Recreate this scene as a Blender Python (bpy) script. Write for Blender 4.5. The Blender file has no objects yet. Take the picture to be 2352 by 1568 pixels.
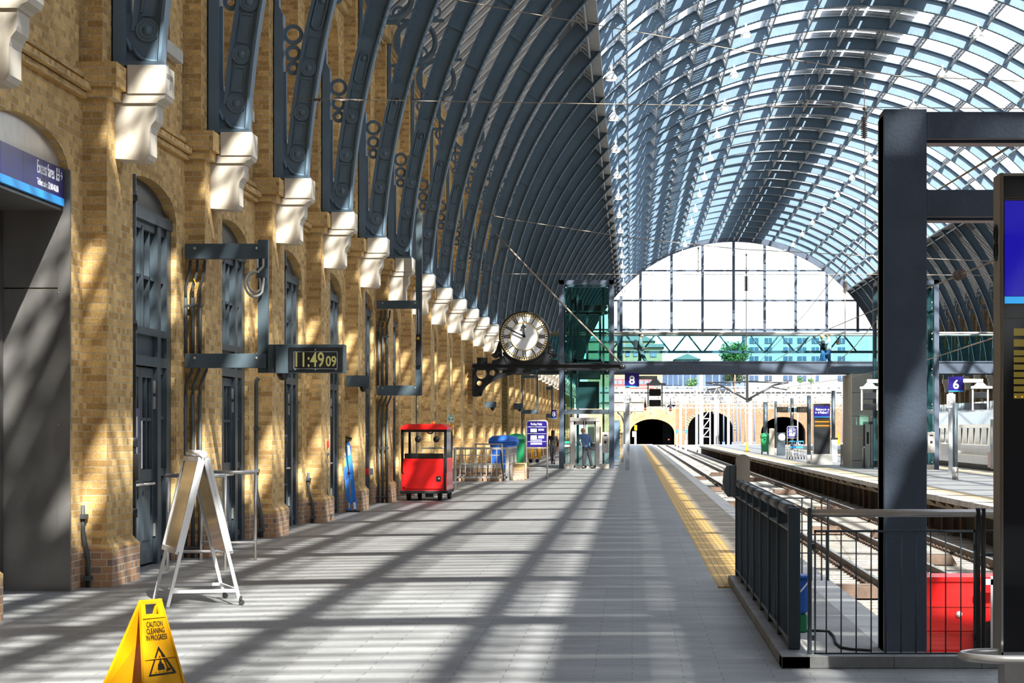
import bpy, bmesh, math, random
from mathutils import Vector, Matrix
random.seed(7)
C = bpy.context.scene.collection
PI = math.pi
F, CX, CY, EYE = 5650.0, 1452.0, 985.0, 1.7      # focal length in pixels, vanishing point, eye height
def UX(px, Y): return (px - CX) / F * Y
def VZ(py, Y): return EYE - (py - CY) / F * Y
def PT(px, py, Y): return Vector((UX(px, Y), Y, VZ(py, Y)))
def rad(d): return math.radians(d)

# ------------------------------------------------------------------ materials
MATS = {}
class NT:
    def __init__(s, name):
        s.m = bpy.data.materials.new(name); s.m.use_nodes = True
        s.t = s.m.node_tree; s.n = s.t.nodes; s.l = s.t.links
        s.b = s.n['Principled BSDF']; s.out = s.n['Material Output']
        MATS[name] = s.m
    def add(s, typ, **kw):
        n = s.n.new(typ)
        for k, v in kw.items():
            if k in n.inputs: n.inputs[k].default_value = v
            else: setattr(n, k, v)
        return n
    def link(s, a, b): s.l.new(a, b)
    def math(s, op, a, b=None, clamp=False):
        n = s.n.new('ShaderNodeMath'); n.operation = op; n.use_clamp = clamp
        for i, v in enumerate((a, b)):
            if v is None: continue
            if isinstance(v, (int, float)): n.inputs[i].default_value = v
            else: s.l.new(v, n.inputs[i])
        return n.outputs[0]
    def mix(s, f, a, b, blend='MIX'):
        n = s.n.new('ShaderNodeMix'); n.data_type = 'RGBA'; n.blend_type = blend
        for i, v in ((0, f), (6, a), (7, b)):
            if isinstance(v, (int, float)): n.inputs[i].default_value = v
            elif isinstance(v, tuple): n.inputs[i].default_value = (*v[:3], 1)
            else: s.l.new(v, n.inputs[i])
        return n.outputs[2]
    def ramp(s, f, stops):
        n = s.n.new('ShaderNodeValToRGB'); e = n.color_ramp.elements
        while len(e) < len(stops): e.new(0.5)
        for q, (p, c) in zip(e, stops):
            q.position = p; q.color = (*c, 1) if isinstance(c, tuple) else (c, c, c, 1)
        s.l.new(f, n.inputs[0]); return n.outputs[0]
    def noise(s, scale, detail=4, vec=None, rough=.55):
        n = s.add('ShaderNodeTexNoise', Scale=scale, Detail=detail, Roughness=rough)
        if vec is None:
            vec = s.pos()
        s.l.new(vec, n.inputs['Vector']); return n.outputs['Fac']
    def pos(s):
        if not hasattr(s, '_g'): s._g = s.n.new('ShaderNodeNewGeometry')
        return s._g.outputs['Position']
    def bump(s, h, strength=.3, dist=.01):
        n = s.add('ShaderNodeBump', Strength=strength, Distance=dist)
        s.l.new(h, n.inputs['Height']); s.l.new(n.outputs[0], s.b.inputs['Normal'])
    def base(s, c):
        if isinstance(c, tuple): s.b.inputs['Base Color'].default_value = (*c[:3], 1)
        else: s.l.new(c, s.b.inputs['Base Color'])
def mat(name, col, rough=.5, metal=0.0, var=.12, scale=3.0, bump=0.0, spec=None, coat=0):
    if name in MATS: return MATS[name]
    s = NT(name)
    f = s.noise(scale, 5)
    k = s.ramp(f, [(.25, 1 - var), (.75, 1 + var)])
    s.base(s.mix(1.0, col, k, 'MULTIPLY'))
    s.b.inputs['Roughness'].default_value = rough; s.b.inputs['Metallic'].default_value = metal
    if coat: s.b.inputs['Coat Weight'].default_value = coat
    if bump: s.bump(s.noise(scale * 12, 3), bump, .01)
    return s.m
def emis(name, col, strength=1.0):
    if name in MATS: return MATS[name]
    s = NT(name); s.base((.01, .01, .01)); s.b.inputs['Roughness'].default_value = .3
    f = s.noise(20, 2); k = s.ramp(f, [(0, .92), (1, 1.05)])
    s.l.new(s.mix(1.0, col, k, 'MULTIPLY'), s.b.inputs['Emission Color'])
    s.b.inputs['Emission Strength'].default_value = strength
    return s.m
def glassm(name, tint, gloss=.12, trans=0.0, tcol=(.8, .85, .9), rough=.02):
    s = NT(name); s.n.remove(s.b)
    t = s.add('ShaderNodeBsdfTransparent'); 
    k = s.ramp(s.noise(1.3, 3), [(.3, .95), (.7, 1.0)])
    s.l.new(s.mix(1.0, tint, k, 'MULTIPLY'), t.inputs['Color'])
    last = t.outputs[0]
    if trans:
        d = s.add('ShaderNodeBsdfTranslucent'); d.inputs['Color'].default_value = (*tcol, 1)
        m = s.add('ShaderNodeMixShader'); m.inputs[0].default_value = trans
        s.link(last, m.inputs[1]); s.link(d.outputs[0], m.inputs[2]); last = m.outputs[0]
    g = s.add('ShaderNodeBsdfGlossy', Roughness=rough)
    m = s.add('ShaderNodeMixShader'); 
    fr = s.add('ShaderNodeLayerWeight', Blend=.5)
    s.link(s.math('ADD', s.math('MULTIPLY', s.math('POWER', fr.outputs['Facing'], 4.0), gloss * 4, True), .3 * gloss), m.inputs[0])
    s.link(last, m.inputs[1]); s.link(g.outputs[0], m.inputs[2])
    s.link(m.outputs[0], s.out.inputs[0])
    return s.m
def wallcoords(s):
    """brick coordinates: along the wall, whichever way it faces, and up"""
    g = s.n.new('ShaderNodeNewGeometry')
    p = s.add('ShaderNodeSeparateXYZ'); s.link(g.outputs['Position'], p.inputs[0])
    n = s.add('ShaderNodeSeparateXYZ'); s.link(g.outputs['True Normal'], n.inputs[0])
    isx = s.math('GREATER_THAN', s.math('ABSOLUTE', n.outputs[0]), .6)
    u = s.math('ADD', s.math('MULTIPLY', p.outputs[1], isx), s.math('MULTIPLY', p.outputs[0], s.math('SUBTRACT', 1.0, isx)))
    c = s.add('ShaderNodeCombineXYZ'); s.link(u, c.inputs[0]); s.link(p.outputs[2], c.inputs[1])
    return c.outputs[0], p.outputs[2], g.outputs['Position']
def brick_mat(name, c1, c2, mortar, plinth=True, dirt=.5):
    s = NT(name); vec, z, pos = wallcoords(s)
    w = s.add('ShaderNodeTexNoise', Scale=6.0, Detail=2); s.link(pos, w.inputs['Vector'])
    off = s.add('ShaderNodeVectorMath', operation='SCALE'); s.link(w.outputs['Color'], off.inputs[0]); off.inputs['Scale'].default_value = .012
    ad = s.add('ShaderNodeVectorMath', operation='ADD'); s.link(vec, ad.inputs[0]); s.link(off.outputs[0], ad.inputs[1])
    def brk(a, b, mo, bw=.235, bias=0.0):
        n = s.add('ShaderNodeTexBrick'); n.offset = .5; n.squash = .5; n.squash_frequency = 2
        n.inputs['Color1'].default_value = (*a, 1); n.inputs['Color2'].default_value = (*b, 1); n.inputs['Mortar'].default_value = (*mo, 1)
        n.inputs['Scale'].default_value = 1.0; n.inputs['Mortar Size'].default_value = .0065; n.inputs['Mortar Smooth'].default_value = .25
        n.inputs['Brick Width'].default_value = bw; n.inputs['Row Height'].default_value = .0765; n.inputs['Bias'].default_value = bias
        s.link(ad.outputs[0], n.inputs['Vector']); return n
    B = brk(c1, c2, mortar, bias=-.05)
    # second brick layer only for its random values: odd dark or pale bricks
    D = brk((0, 0, 0), (1, 1, 1), (.5, .5, .5), bias=-.72)
    col = s.mix(s.math('MULTIPLY', D.outputs['Color'], .55), B.outputs['Color'], (c2[0] * .45, c2[1] * .4, c2[2] * .45))
    big = s.noise(.7, 6, pos, .6)
    col = s.mix(s.ramp(big, [(.42, 0.0), (.72, dirt)]), col, (c2[0] * .42, c2[1] * .36, c2[2] * .36))
    fine = s.noise(38, 4, pos, .7)
    col = s.mix(1.0, col, s.ramp(fine, [(.3, .72), (.7, 1.18)]), 'MULTIPLY')
    if plinth:
        R = brk((.44, .24, .15), (.16, .14, .15), (.55, .46, .34), bias=-.15)
        nz = s.math('ADD', z, s.math('MULTIPLY', s.noise(2.5, 3, pos), .5))
        col = s.mix(s.ramp(nz, [(.0, .8), (.62, .85), (.68, 0.0)]), col, R.outputs['Color'])
    s.base(col); s.b.inputs['Roughness'].default_value = .9; s.b.inputs['Specular IOR Level'].default_value = .15
    h = s.math('ADD', s.math('MULTIPLY', B.outputs['Fac'], -1.0), s.math('MULTIPLY', fine, .5))
    s.bump(h, .6, .012)
    return s.m
def paving_mat(name, c1, c2, mortar, bw, rh, msize=.004, rough=.55, var=.25, bump=.15, ribs=0):
    s = NT(name); 
    p = s.pos()
    B = s.add('ShaderNodeTexBrick'); B.offset = .43; B.inputs['Color1'].default_value = (*c1, 1); B.inputs['Color2'].default_value = (*c2, 1)
    B.inputs['Mortar'].default_value = (*mortar, 1); B.inputs['Scale'].default_value = 1; B.inputs['Mortar Size'].default_value = msize
    B.inputs['Mortar Smooth'].default_value = .2; B.inputs['Brick Width'].default_value = bw; B.inputs['Row Height'].default_value = rh
    s.link(p, B.inputs['Vector'])
    k = s.ramp(s.noise(.9, 6), [(.3, 1 - var), (.7, 1 + var * .7)])
    c = s.mix(1.0, B.outputs['Color'], k, 'MULTIPLY')
    k2 = s.ramp(s.noise(30, 3), [(.3, .9), (.7, 1.08)])
    c = s.mix(1.0, c, k2, 'MULTIPLY')
    s.base(c); s.b.inputs['Roughness'].default_value = rough
    s.bump(s.math('MULTIPLY', B.outputs['Fac'], -1.0), bump, .004)
    return s.m
def make_mats():
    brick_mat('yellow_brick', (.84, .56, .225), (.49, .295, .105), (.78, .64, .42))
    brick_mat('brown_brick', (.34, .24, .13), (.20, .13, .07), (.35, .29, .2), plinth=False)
    brick_mat('pale_brick', (.24, .20, .13), (.17, .13, .08), (.25, .22, .17), plinth=False, dirt=.25)
    brick_mat('orange_brick', (.24, .13, .075), (.15, .07, .04), (.25, .2, .15), plinth=False, dirt=.25)
    paving_mat('granite_pavers', (.29, .29, .285), (.225, .226, .225), (.12, .12, .12), .62, .2, .004)
    paving_mat('dark_paving', (.215, .21, .205), (.18, .178, .175), (.10, .10, .1), 1.25, .3, .006, .5)
    paving_mat('beige_slabs', (.44, .37, .27), (.36, .30, .22), (.2, .17, .13), 1.2, .6, .008, .7)
    paving_mat('pale_concrete', (.50, .48, .44), (.44, .42, .39), (.25, .24, .22), 2.4, 1.6, .01, .8, .3)
    mat('white_coping', (.62, .60, .56), .7, var=.25, scale=2)
    # tactile strip: yellow with a raised ribbed grid
    s = NT('tactile_yellow'); p = s.add('ShaderNodeSeparateXYZ'); s.link(s.pos(), p.inputs[0])
    lx = s.math('PINGPONG', p.outputs[0], .036); ly = s.math('PINGPONG', p.outputs[1], .2)
    g = s.math('MAXIMUM', s.math('LESS_THAN', lx, .0055), s.math('LESS_THAN', ly, .008))
    c = s.mix(g, s.mix(s.ramp(s.noise(2.0, 4), [(.35, 0.0), (.7, .55)]), (.72, .43, .10), (.60, .47, .27)), (.30, .19, .07))
    s.base(c); s.b.inputs['Roughness'].default_value = .7; s.bump(s.math('MULTIPLY', g, -1.0), .4, .006)
    # ballast
    s = NT('ballast'); v = s.add('ShaderNodeTexVoronoi', Scale=14.0); s.link(s.pos(), v.inputs['Vector'])
    c = s.mix(s.ramp(s.noise(.8, 5), [(.35, 0.0), (.65, 1.0)]), (.36, .30, .22), (.15, .12, .09))
    c = s.mix(1.0, c, s.ramp(v.outputs['Color'], [(0, .4), (1, 1.5)]), 'MULTIPLY')
    s.base(c); s.b.inputs['Roughness'].default_value = .95; s.bump(v.outputs['Distance'], 1.0, .06)
    mat('iron_paint', (.085, .135, .175), .42, 0, .18, 4, .08)
    mat('iron_paint_pale', (.118, .18, .24), .45, 0, .10, 2.5, .05)
    mat('slate_blue_door', (.045, .062, .075), .4, 0, .15, 3)
    mat('steel_blue_box', (.06, .085, .10), .38, 0, .18, 2, .05)
    mat('column_paint', (.06, .078, .108), .42, 0, .18, 3, .25)
    mat('black_paint', (.012, .013, .015), .35, 0, .2, 5)
    mat('black_rubber', (.02, .02, .02), .8)
    mat('cream_stone', (.60, .54, .445), .7, 0, .07, 2.2, .1)
    mat('grey_stone', (.55, .53, .47), .8, 0, .15, 3, .2)
    mat('white_metal', (.82, .82, .82), .35, 0, .05, 3)
    mat('white_paint', (.85, .85, .83), .5, 0, .05, 2)
    mat('cream_paint', (.20, .18, .145), .6, 0, .08, 2)
    mat('stainless', (.60, .57, .53), .3, .6, .12, 5)
    mat('stainless_dark', (.30, .285, .27), .36, .7, .15, 2.5)
    mat('bronze_steel', (.33, .29, .235), .4, .15, .12, 2)
    mat('chrome', (.75, .75, .75), .12, 1.0, .05, 5)
    mat('galvanised', (.42, .45, .47), .45, .5, .2, 3)
    mat('conduit_grey', (.065, .075, .082), .5, 0, .15, 8)
    mat('flex_grey', (.42, .41, .38), .5, 0, .1, 8)
    mat('signal_red', (.80, .012, .012), .32, 0, .08, 2, coat=.3)
    mat('bus_red', (.20, .035, .03), .5, 0, .1, 2)
    mat('navy_sign', (.012, .006, .13), .3, 0, .08, 2)
    mat('cyan_stripe', (.03, .35, .85), .35, 0, .05, 2)
    mat('letter_white', (.9, .9, .9), .4, 0, .02, 2)
    mat('letter_black', (.01, .01, .01), .5, 0, .02, 2)
    mat('caution_yellow', (.80, .37, .003), .38, 0, .05, 4, coat=.2)
    mat('clock_white', (.88, .88, .87), .35, 0, .02, 3)
    mat('gold', (.75, .48, .10), .35, .6, .1, 5)
    mat('bin_blue', (.02, .13, .55), .45, 0, .1, 3)
    mat('bin_green', (.01, .22, .08), .45, 0, .1, 3)
    mat('board_blue', (.01, .17, .62), .4, 0, .1, 4)
    mat('yard_steel', (.17, .17, .175), .5, 0, .1, 1)
    mat('yard_ballast', (.17, .15, .12), .95, 0, .35, .5)
    mat('worn_yellow', (.36, .28, .16), .8, 0, .3, 1.5)
    mat('timber', (.13, .085, .06), .9, 0, .35, 5, .4)
    mat('rust_rail', (.13, .085, .06), .65, .3, .3, 5, .1)
    mat('rail_head', (.45, .42, .38), .3, .9, .15, 5)
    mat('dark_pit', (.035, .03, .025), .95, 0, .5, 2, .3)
    mat('roof_cladding', (.12, .125, .14), .8, 0, .12, 2)
    mat('rafter_white', (.75, .73, .70), .6, 0, .12, 3)
    mat('glazing_bar', (.62, .64, .66), .5, 0, .08, 3)
    mat('pv_dark', (.03, .04, .07), .25, 0, .2, 1)
    mat('purlin_grey', (.36, .38, .40), .5, 0, .15, 4)
    mat('wire_brown', (.30, .25, .20), .6, .3, .2, 5)
    mat('insulator', (.12, .09, .08), .3, 0, .2, 5)
    mat('lamp_shade', (.85, .83, .78), .5, 0, .05, 3)
    mat('skin', (.62, .38, .28), .55, 0, .05, 10)
    mat('hair_ginger', (.50, .26, .12), .7, 0, .2, 30)
    mat('hair_dark', (.03, .022, .02), .6, 0, .2, 30)
    mat('jacket_blue', (.15, .20, .36), .8, 0, .15, 12)
    mat('cloth_black', (.022, .022, .028), .85, 0, .25, 12)
    mat('denim', (.05, .12, .28), .85, 0, .2, 12)
    mat('cloth_grey_green', (.11, .15, .15), .85, 0, .2, 12)
    mat('sweater_pale', (.35, .45, .52), .85, 0, .12, 12)
    mat('brown_leather', (.20, .08, .05), .6, 0, .15, 12)
    mat('train_white', (.70, .68, .68), .25, .1, .08, 1.5, coat=.4)
    mat('train_red', (.55, .06, .05), .3, 0, .1, 1.5, coat=.3)
    mat('train_glass', (.05, .06, .07), .08, 0, .3, 1.5)
    mat('concrete_panel', (.36, .34, .30), .8, 0, .12, 1.2, .1)
    mat('trunk', (.12, .08, .05), .9, 0, .3, 6)
    mat('leaf_green', (.035, .10, .02), .8, 0, .5, 6)
    mat('leaf_dark', (.015, .035, .015), .8, 0, .5, 6)
    mat('building_white', (.165, .175, .19), .7, 0, .04, .2)
    mat('building_blue', (.07, .10, .17), .5, 0, .1, .2)
    mat('building_glass', (.02, .045, .09), .3, 0, .3, .3)
    mat('building_yellow', (.17, .145, .085), .8, 0, .12, .5)
    mat('roof_slate', (.07, .095, .10), .7, 0, .1, .5)
    mat('tunnel_black', (.003, .003, .012), .95, 0, .3, 1)
    mat('high_vis', (.6, .85, .02), .6)
    mat('green_sign', (.02, .45, .22), .4, 0, .04, 4)
    mat('door_dark_grey', (.05, .047, .043), .6, 0, .2, 2)  # even dark grey of the shutter and the door surround
    mat('brass', (.62, .42, .10), .3, .9)
    mat('poster_film', (.34, .32, .28), .12, .25, .15, 1.2)
    mat('orange_lens', (.8, .22, .02), .3)
    glassm('roof_glass', (.95, .97, .99), .10, .07, (.93, .96, 1.0), .2)
    glassm('gable_glass', (.97, .98, 1.0), .08, .12, (1, 1, 1))
    glassm('bridge_glass', (.80, .975, .985), .08)
    glassm('lift_glass', (.70, .89, .86), .12)
    glassm('door_glass', (.30, .42, .38), .30)
    glassm('clear_glass', (.93, .95, .95), .10)
    emis('led_olive', (.55, .50, .16), .55)
    emis('led_amber', (.9, .38, .02), 1.1)
    emis('led_dim', (.16, .12, .02), .9)
    emis('screen_blue', (.012, .006, .50), .75)
    emis('screen_cyan', (.03, .42, .95), .9)
    emis('signal_light', (1, .04, .02), 6)
    emis('signal_yellow', (1, .7, .3), 4)
    emis('lamp_glow', (1.0, .86, .58), 2.2)
make_mats()
def M(n): return MATS[n]

# ------------------------------------------------------------------ mesh building
ORG = {}
class MB:
    def __init__(s): s.v = []; s.f = []; s.mi = []; s.sm = []; s.cur = 0; s.smooth = False
    def _add(s, vs, fs, smooth=None):
        b = len(s.v); s.v.extend([tuple(p) for p in vs])
        for f in fs:
            s.f.append(tuple(i + b for i in f)); s.mi.append(s.cur); s.sm.append(s.smooth if smooth is None else smooth)
        return s
    def box(s, x0, x1, y0, y1, z0, z1):
        x0, x1 = min(x0, x1), max(x0, x1); y0, y1 = min(y0, y1), max(y0, y1); z0, z1 = min(z0, z1), max(z0, z1)
        return s._add([(x0, y0, z0), (x1, y0, z0), (x1, y1, z0), (x0, y1, z0), (x0, y0, z1), (x1, y0, z1), (x1, y1, z1), (x0, y1, z1)],
                      [(0, 3, 2, 1), (4, 5, 6, 7), (0, 1, 5, 4), (1, 2, 6, 5), (2, 3, 7, 6), (3, 0, 4, 7)], False)
    def bbox(s, x0, x1, y0, y1, z0, z1, b=.01, n=2):
        """box with rounded vertical edges and chamfered top and bottom"""
        x0, x1 = min(x0, x1), max(x0, x1); y0, y1 = min(y0, y1), max(y0, y1)
        b = min(b, (x1 - x0) * .49, (y1 - y0) * .49, (z1 - z0) * .49)
        def ring(i):
            pts = []
            for cx, cy, a0 in ((x1 - b, y1 - b, 0), (x0 + b, y1 - b, 90), (x0 + b, y0 + b, 180), (x1 - b, y0 + b, 270)):
                for k in range(n + 1):
                    a = rad(a0 + 90 * k / n); pts.append((cx + (b - i) * math.cos(a), cy + (b - i) * math.sin(a)))
            return pts
        return s.loft([[(x, y, z0) for x, y in ring(b * .7)], [(x, y, z0 + b * .7) for x, y in ring(0)],
                       [(x, y, z1 - b * .7) for x, y in ring(0)], [(x, y, z1) for x, y in ring(b * .7)]], True)
    def loft(s, rings, cap=True, smooth=False):
        n = len(rings[0]); vs = [p for r in rings for p in r]; fs = []
        for i in range(len(rings) - 1):
            for j in range(n):
                a = i * n + j; b = i * n + (j + 1) % n
                fs.append((a, b, b + n, a + n))
        s._add(vs, fs, smooth)
        if cap:
            k = len(s.v) - len(vs)
            s.f.append(tuple(k + j for j in reversed(range(n)))); s.mi.append(s.cur); s.sm.append(False)
            s.f.append(tuple(k + (len(rings) - 1) * n + j for j in range(n))); s.mi.append(s.cur); s.sm.append(False)
        return s
    def prism(s, poly, a0, a1, axis='y'):
        """polygon in the plane across `axis`, extruded from a0 to a1.  axis y: (x,z), x: (y,z), z: (x,y)"""
        def mk(p, a):
            return {'y': (p[0], a, p[1]), 'x': (a, p[0], p[1]), 'z': (p[0], p[1], a)}[axis]
        area = sum(poly[i][0] * poly[(i + 1) % len(poly)][1] - poly[(i + 1) % len(poly)][0] * poly[i][1] for i in range(len(poly)))
        if (area > 0) == (axis == 'y'): poly = poly[::-1]
        lo, hi = min(a0, a1), max(a0, a1)
        return s.loft([[mk(p, lo) for p in poly], [mk(p, hi) for p in poly]], True)
    def bar(s, p0, p1, w=.05, h=None, up=(0, 0, 1)):
        """straight bar of rectangular section"""
        h = h or w; p0 = Vector(p0); p1 = Vector(p1); d = (p1 - p0).normalized(); u = Vector(up)
        if abs(d.dot(u)) > .98: u = Vector((0, 1, 0)) if abs(d.y) < .9 else Vector((1, 0, 0))
        a = d.cross(u).normalized(); b = a.cross(d).normalized()
        r = lambda p: [p - a * w / 2 - b * h / 2, p + a * w / 2 - b * h / 2, p + a * w / 2 + b * h / 2, p - a * w / 2 + b * h / 2]
        return s.loft([r(p0), r(p1)], True)
    def tube(s, pts, r, n=8, cap=True):
        pts = [Vector(p) for p in pts]; R = r if isinstance(r, (list, tuple)) else [r] * len(pts)
        rings = []; pa = None
        for i, p in enumerate(pts):
            d = (pts[min(i + 1, len(pts) - 1)] - pts[max(i - 1, 0)]).normalized()
            if pa is None:
                u = Vector((0, 0, 1)) if abs(d.z) < .9 else Vector((1, 0, 0)); a = d.cross(u).normalized()
            else:
                a = (pa - d * pa.dot(d)).normalized()
            pa = a; b = d.cross(a)
            rings.append([p + (a * math.cos(2 * PI * k / n) + b * math.sin(2 * PI * k / n)) * R[i] for k in range(n)])
        return s.loft(rings, cap, True)
    def cyl(s, p0, p1, r, n=16): return s.tube([p0, p1], r, n)
    def lathe(s, prof, org=(0, 0, 0), axis='z', n=20, cap=False):
        """prof: (radius, distance along axis)"""
        o = Vector(org); rings = []
        for r, t in prof:
            ring = []
            for k in range(n):
                a = 2 * PI * k / n; c, q = r * math.cos(a), r * math.sin(a)
                ring.append(o + Vector({'z': (c, q, t), 'y': (c, t, -q), 'x': (t, c, q)}[axis]))
            rings.append(ring)
        return s.loft(rings, cap, True)
    def torus(s, c, R, r, axis='y', n=28, m=8):
        pts = []
        for i in range(n):
            for j in range(m):
                a = 2 * PI * i / n; b = 2 * PI * j / m
                q = R + r * math.cos(b); h = r * math.sin(b)
                x, y = q * math.cos(a), q * math.sin(a)
                pts.append(Vector(c) + Vector({'y': (x, h, y), 'z': (x, y, h), 'x': (h, x, y)}[axis]))
        fs = [(i * m + j, ((i + 1) % n) * m + j, ((i + 1) % n) * m + (j + 1) % m, i * m + (j + 1) % m) for i in range(n) for j in range(m)]
        return s._add(pts, fs, True)
    def ring_plate(s, c, r0, r1, t, axis='y', n=28):
        """flat ring of thickness t (box section)"""
        c = Vector(c); rs = []
        def P(r, a, h):
            x, y = r * math.cos(a), r * math.sin(a)
            return c + Vector({'y': (x, h, y), 'z': (x, y, h), 'x': (h, x, y)}[axis])
        vs = []; fs = []
        for i in range(n):
            a = 2 * PI * i / n
            vs += [P(r0, a, -t / 2), P(r1, a, -t / 2), P(r1, a, t / 2), P(r0, a, t / 2)]
        for i in range(n):
            j = (i + 1) % n
            for k in range(4): fs.append((i * 4 + k, i * 4 + (k + 1) % 4, j * 4 + (k + 1) % 4, j * 4 + k))
        return s._add(vs, fs, False)
    def ball(s, c, r, n=10, sx=1, sy=1, sz=1):
        m = max(4, n // 2); rings = []
        for i in range(1, m):
            a = PI * i / m
            rings.append([(c[0] + sx * r * math.sin(a) * math.cos(2 * PI * k / n), c[1] + sy * r * math.sin(a) * math.sin(2 * PI * k / n), c[2] - sz * r * math.cos(a)) for k in range(n)])
        return s.loft(rings, True, True)
    def quad(s, a, b, c, d): return s._add([a, b, c, d], [(0, 1, 2, 3)], False)
    def build(s, name, m, parent=None, loc=None, kind=None, recalc=False):
        me = bpy.data.meshes.new(name)
        o = Vector((0, 0, 0))
        if parent is not None: o = ORG[parent.name]
        elif loc is not None: o = Vector(loc)
        if o.length: vs = [(p[0] - o.x, p[1] - o.y, p[2] - o.z) for p in s.v]
        else: vs = s.v
        me.from_pydata(vs, [], s.f)
        for q in (m if isinstance(m, (list, tuple)) else [m]): me.materials.append(M(q) if isinstance(q, str) else q)
        me.polygons.foreach_set('material_index', s.mi); me.polygons.foreach_set('use_smooth', s.sm)
        me.update()
        if recalc:
            bm = bmesh.new(); bm.from_mesh(me); bmesh.ops.recalc_face_normals(bm, faces=bm.faces); bm.to_mesh(me); bm.free()
        ob = bpy.data.objects.new(name, me); C.objects.link(ob)
        ORG[ob.name] = o.copy()
        if parent is not None: ob.parent = parent
        elif loc is not None: ob.location = o
        if kind: ob['kind'] = kind
        return ob
def tag(o, label=None, cat=None, group=None, kind=None):
    if label: o['label'] = label
    if cat: o['category'] = cat
    if group: o['group'] = group
    if kind: o['kind'] = kind
    return o
def thing(name, label, cat, loc, group=None):
    o = bpy.data.objects.new(name, None); C.objects.link(o); o.location = loc; o.empty_display_size = .1
    ORG[o.name] = Vector(loc); return tag(o, label, cat, group)
def copy_tree(o, parent=None, loc=None):
    c = o.copy(); C.objects.link(c); c.parent = parent
    if loc is not None: c.location = loc
    ORG[c.name] = Vector(loc) if loc is not None else ORG[o.name]
    for ch in o.children: copy_tree(ch, c)
    return c
def struct(mb, name, m, **k): return mb.build(name, m, kind='structure', **k)
def text(body, name, m, parent, origin, xdir, ydir, size, align='LEFT', width=1.0, ext=.002, bold=0.0, fit=None):
    """lettering as a mesh; size = capital height x 1.4; fit = total width in metres"""
    cu = bpy.data.curves.new(name, 'FONT'); cu.body = body; cu.size = size; cu.align_x = align
    cu.extrude = ext; cu.offset = bold; cu.resolution_u = 3
    tmp = bpy.data.objects.new('tmp_text', cu); C.objects.link(tmp)
    bpy.context.view_layer.update()
    me = bpy.data.meshes.new_from_object(tmp.evaluated_get(bpy.context.evaluated_depsgraph_get())); me.name = name
    bpy.data.objects.remove(tmp); bpy.data.curves.remove(cu)
    me.materials.clear(); me.materials.append(M(m) if isinstance(m, str) else m)
    ob = bpy.data.objects.new(name, me); C.objects.link(ob)
    if fit:
        xs = [v.co.x for v in me.vertices]; k = fit / (max(xs) - min(xs)); width = 1.0
        for v in me.vertices: v.co.x *= k
        if align == 'LEFT':
            o_ = min(v.co.x for v in me.vertices)
            for v in me.vertices: v.co.x -= o_
    x = Vector(xdir).normalized(); y = Vector(ydir).normalized(); z = x.cross(y).normalized()
    mt = Matrix((x * width, y, z)).transposed().to_4x4()
    o = Vector(origin) - (ORG[parent.name] if parent else Vector((0, 0, 0)))
    if parent: ob.parent = parent
    for v in me.vertices: v.co = mt.to_3x3() @ v.co + o
    ORG[ob.name] = ORG[parent.name].copy() if parent else Vector((0, 0, 0))
    return ob
ORD = ['first', 'second', 'third', 'fourth', 'fifth', 'sixth', 'seventh', 'eighth', 'ninth', 'tenth', 'eleventh', 'twelfth', 'thirteenth', 'fourteenth',
       'fifteenth', 'sixteenth', 'seventeenth', 'eighteenth', 'nineteenth', 'twentieth'] + ['twenty-' + w for w in ('first', 'second', 'third', 'fourth', 'fifth', 'sixth', 'seventh', 'eighth', 'ninth')] + \
      ['thirtieth'] + ['thirty-' + w for w in ('first', 'second', 'third', 'fourth', 'fifth', 'sixth', 'seventh', 'eighth', 'ninth')] + ['fortieth', 'forty-first', 'forty-second', 'forty-third']
# ------------------------------------------------------------------ the train shed
BAY = 6.08; RX, RZ, RI = 9.9, 4.85, 15.1          # bay length; roof arch centre and inner radius
K0, K1 = -5, 36
YG = 240.0                                         # glazed end screen
def YP(k): return 26.5 + BAY * k                   # near edge of pier k
def AR(R, th, y=0.0):
    a = rad(th); return Vector((RX - R * math.cos(a), y, RZ + R * math.sin(a)))
PURL = [41.5 + 6.93 * i for i in range(15)]

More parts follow.
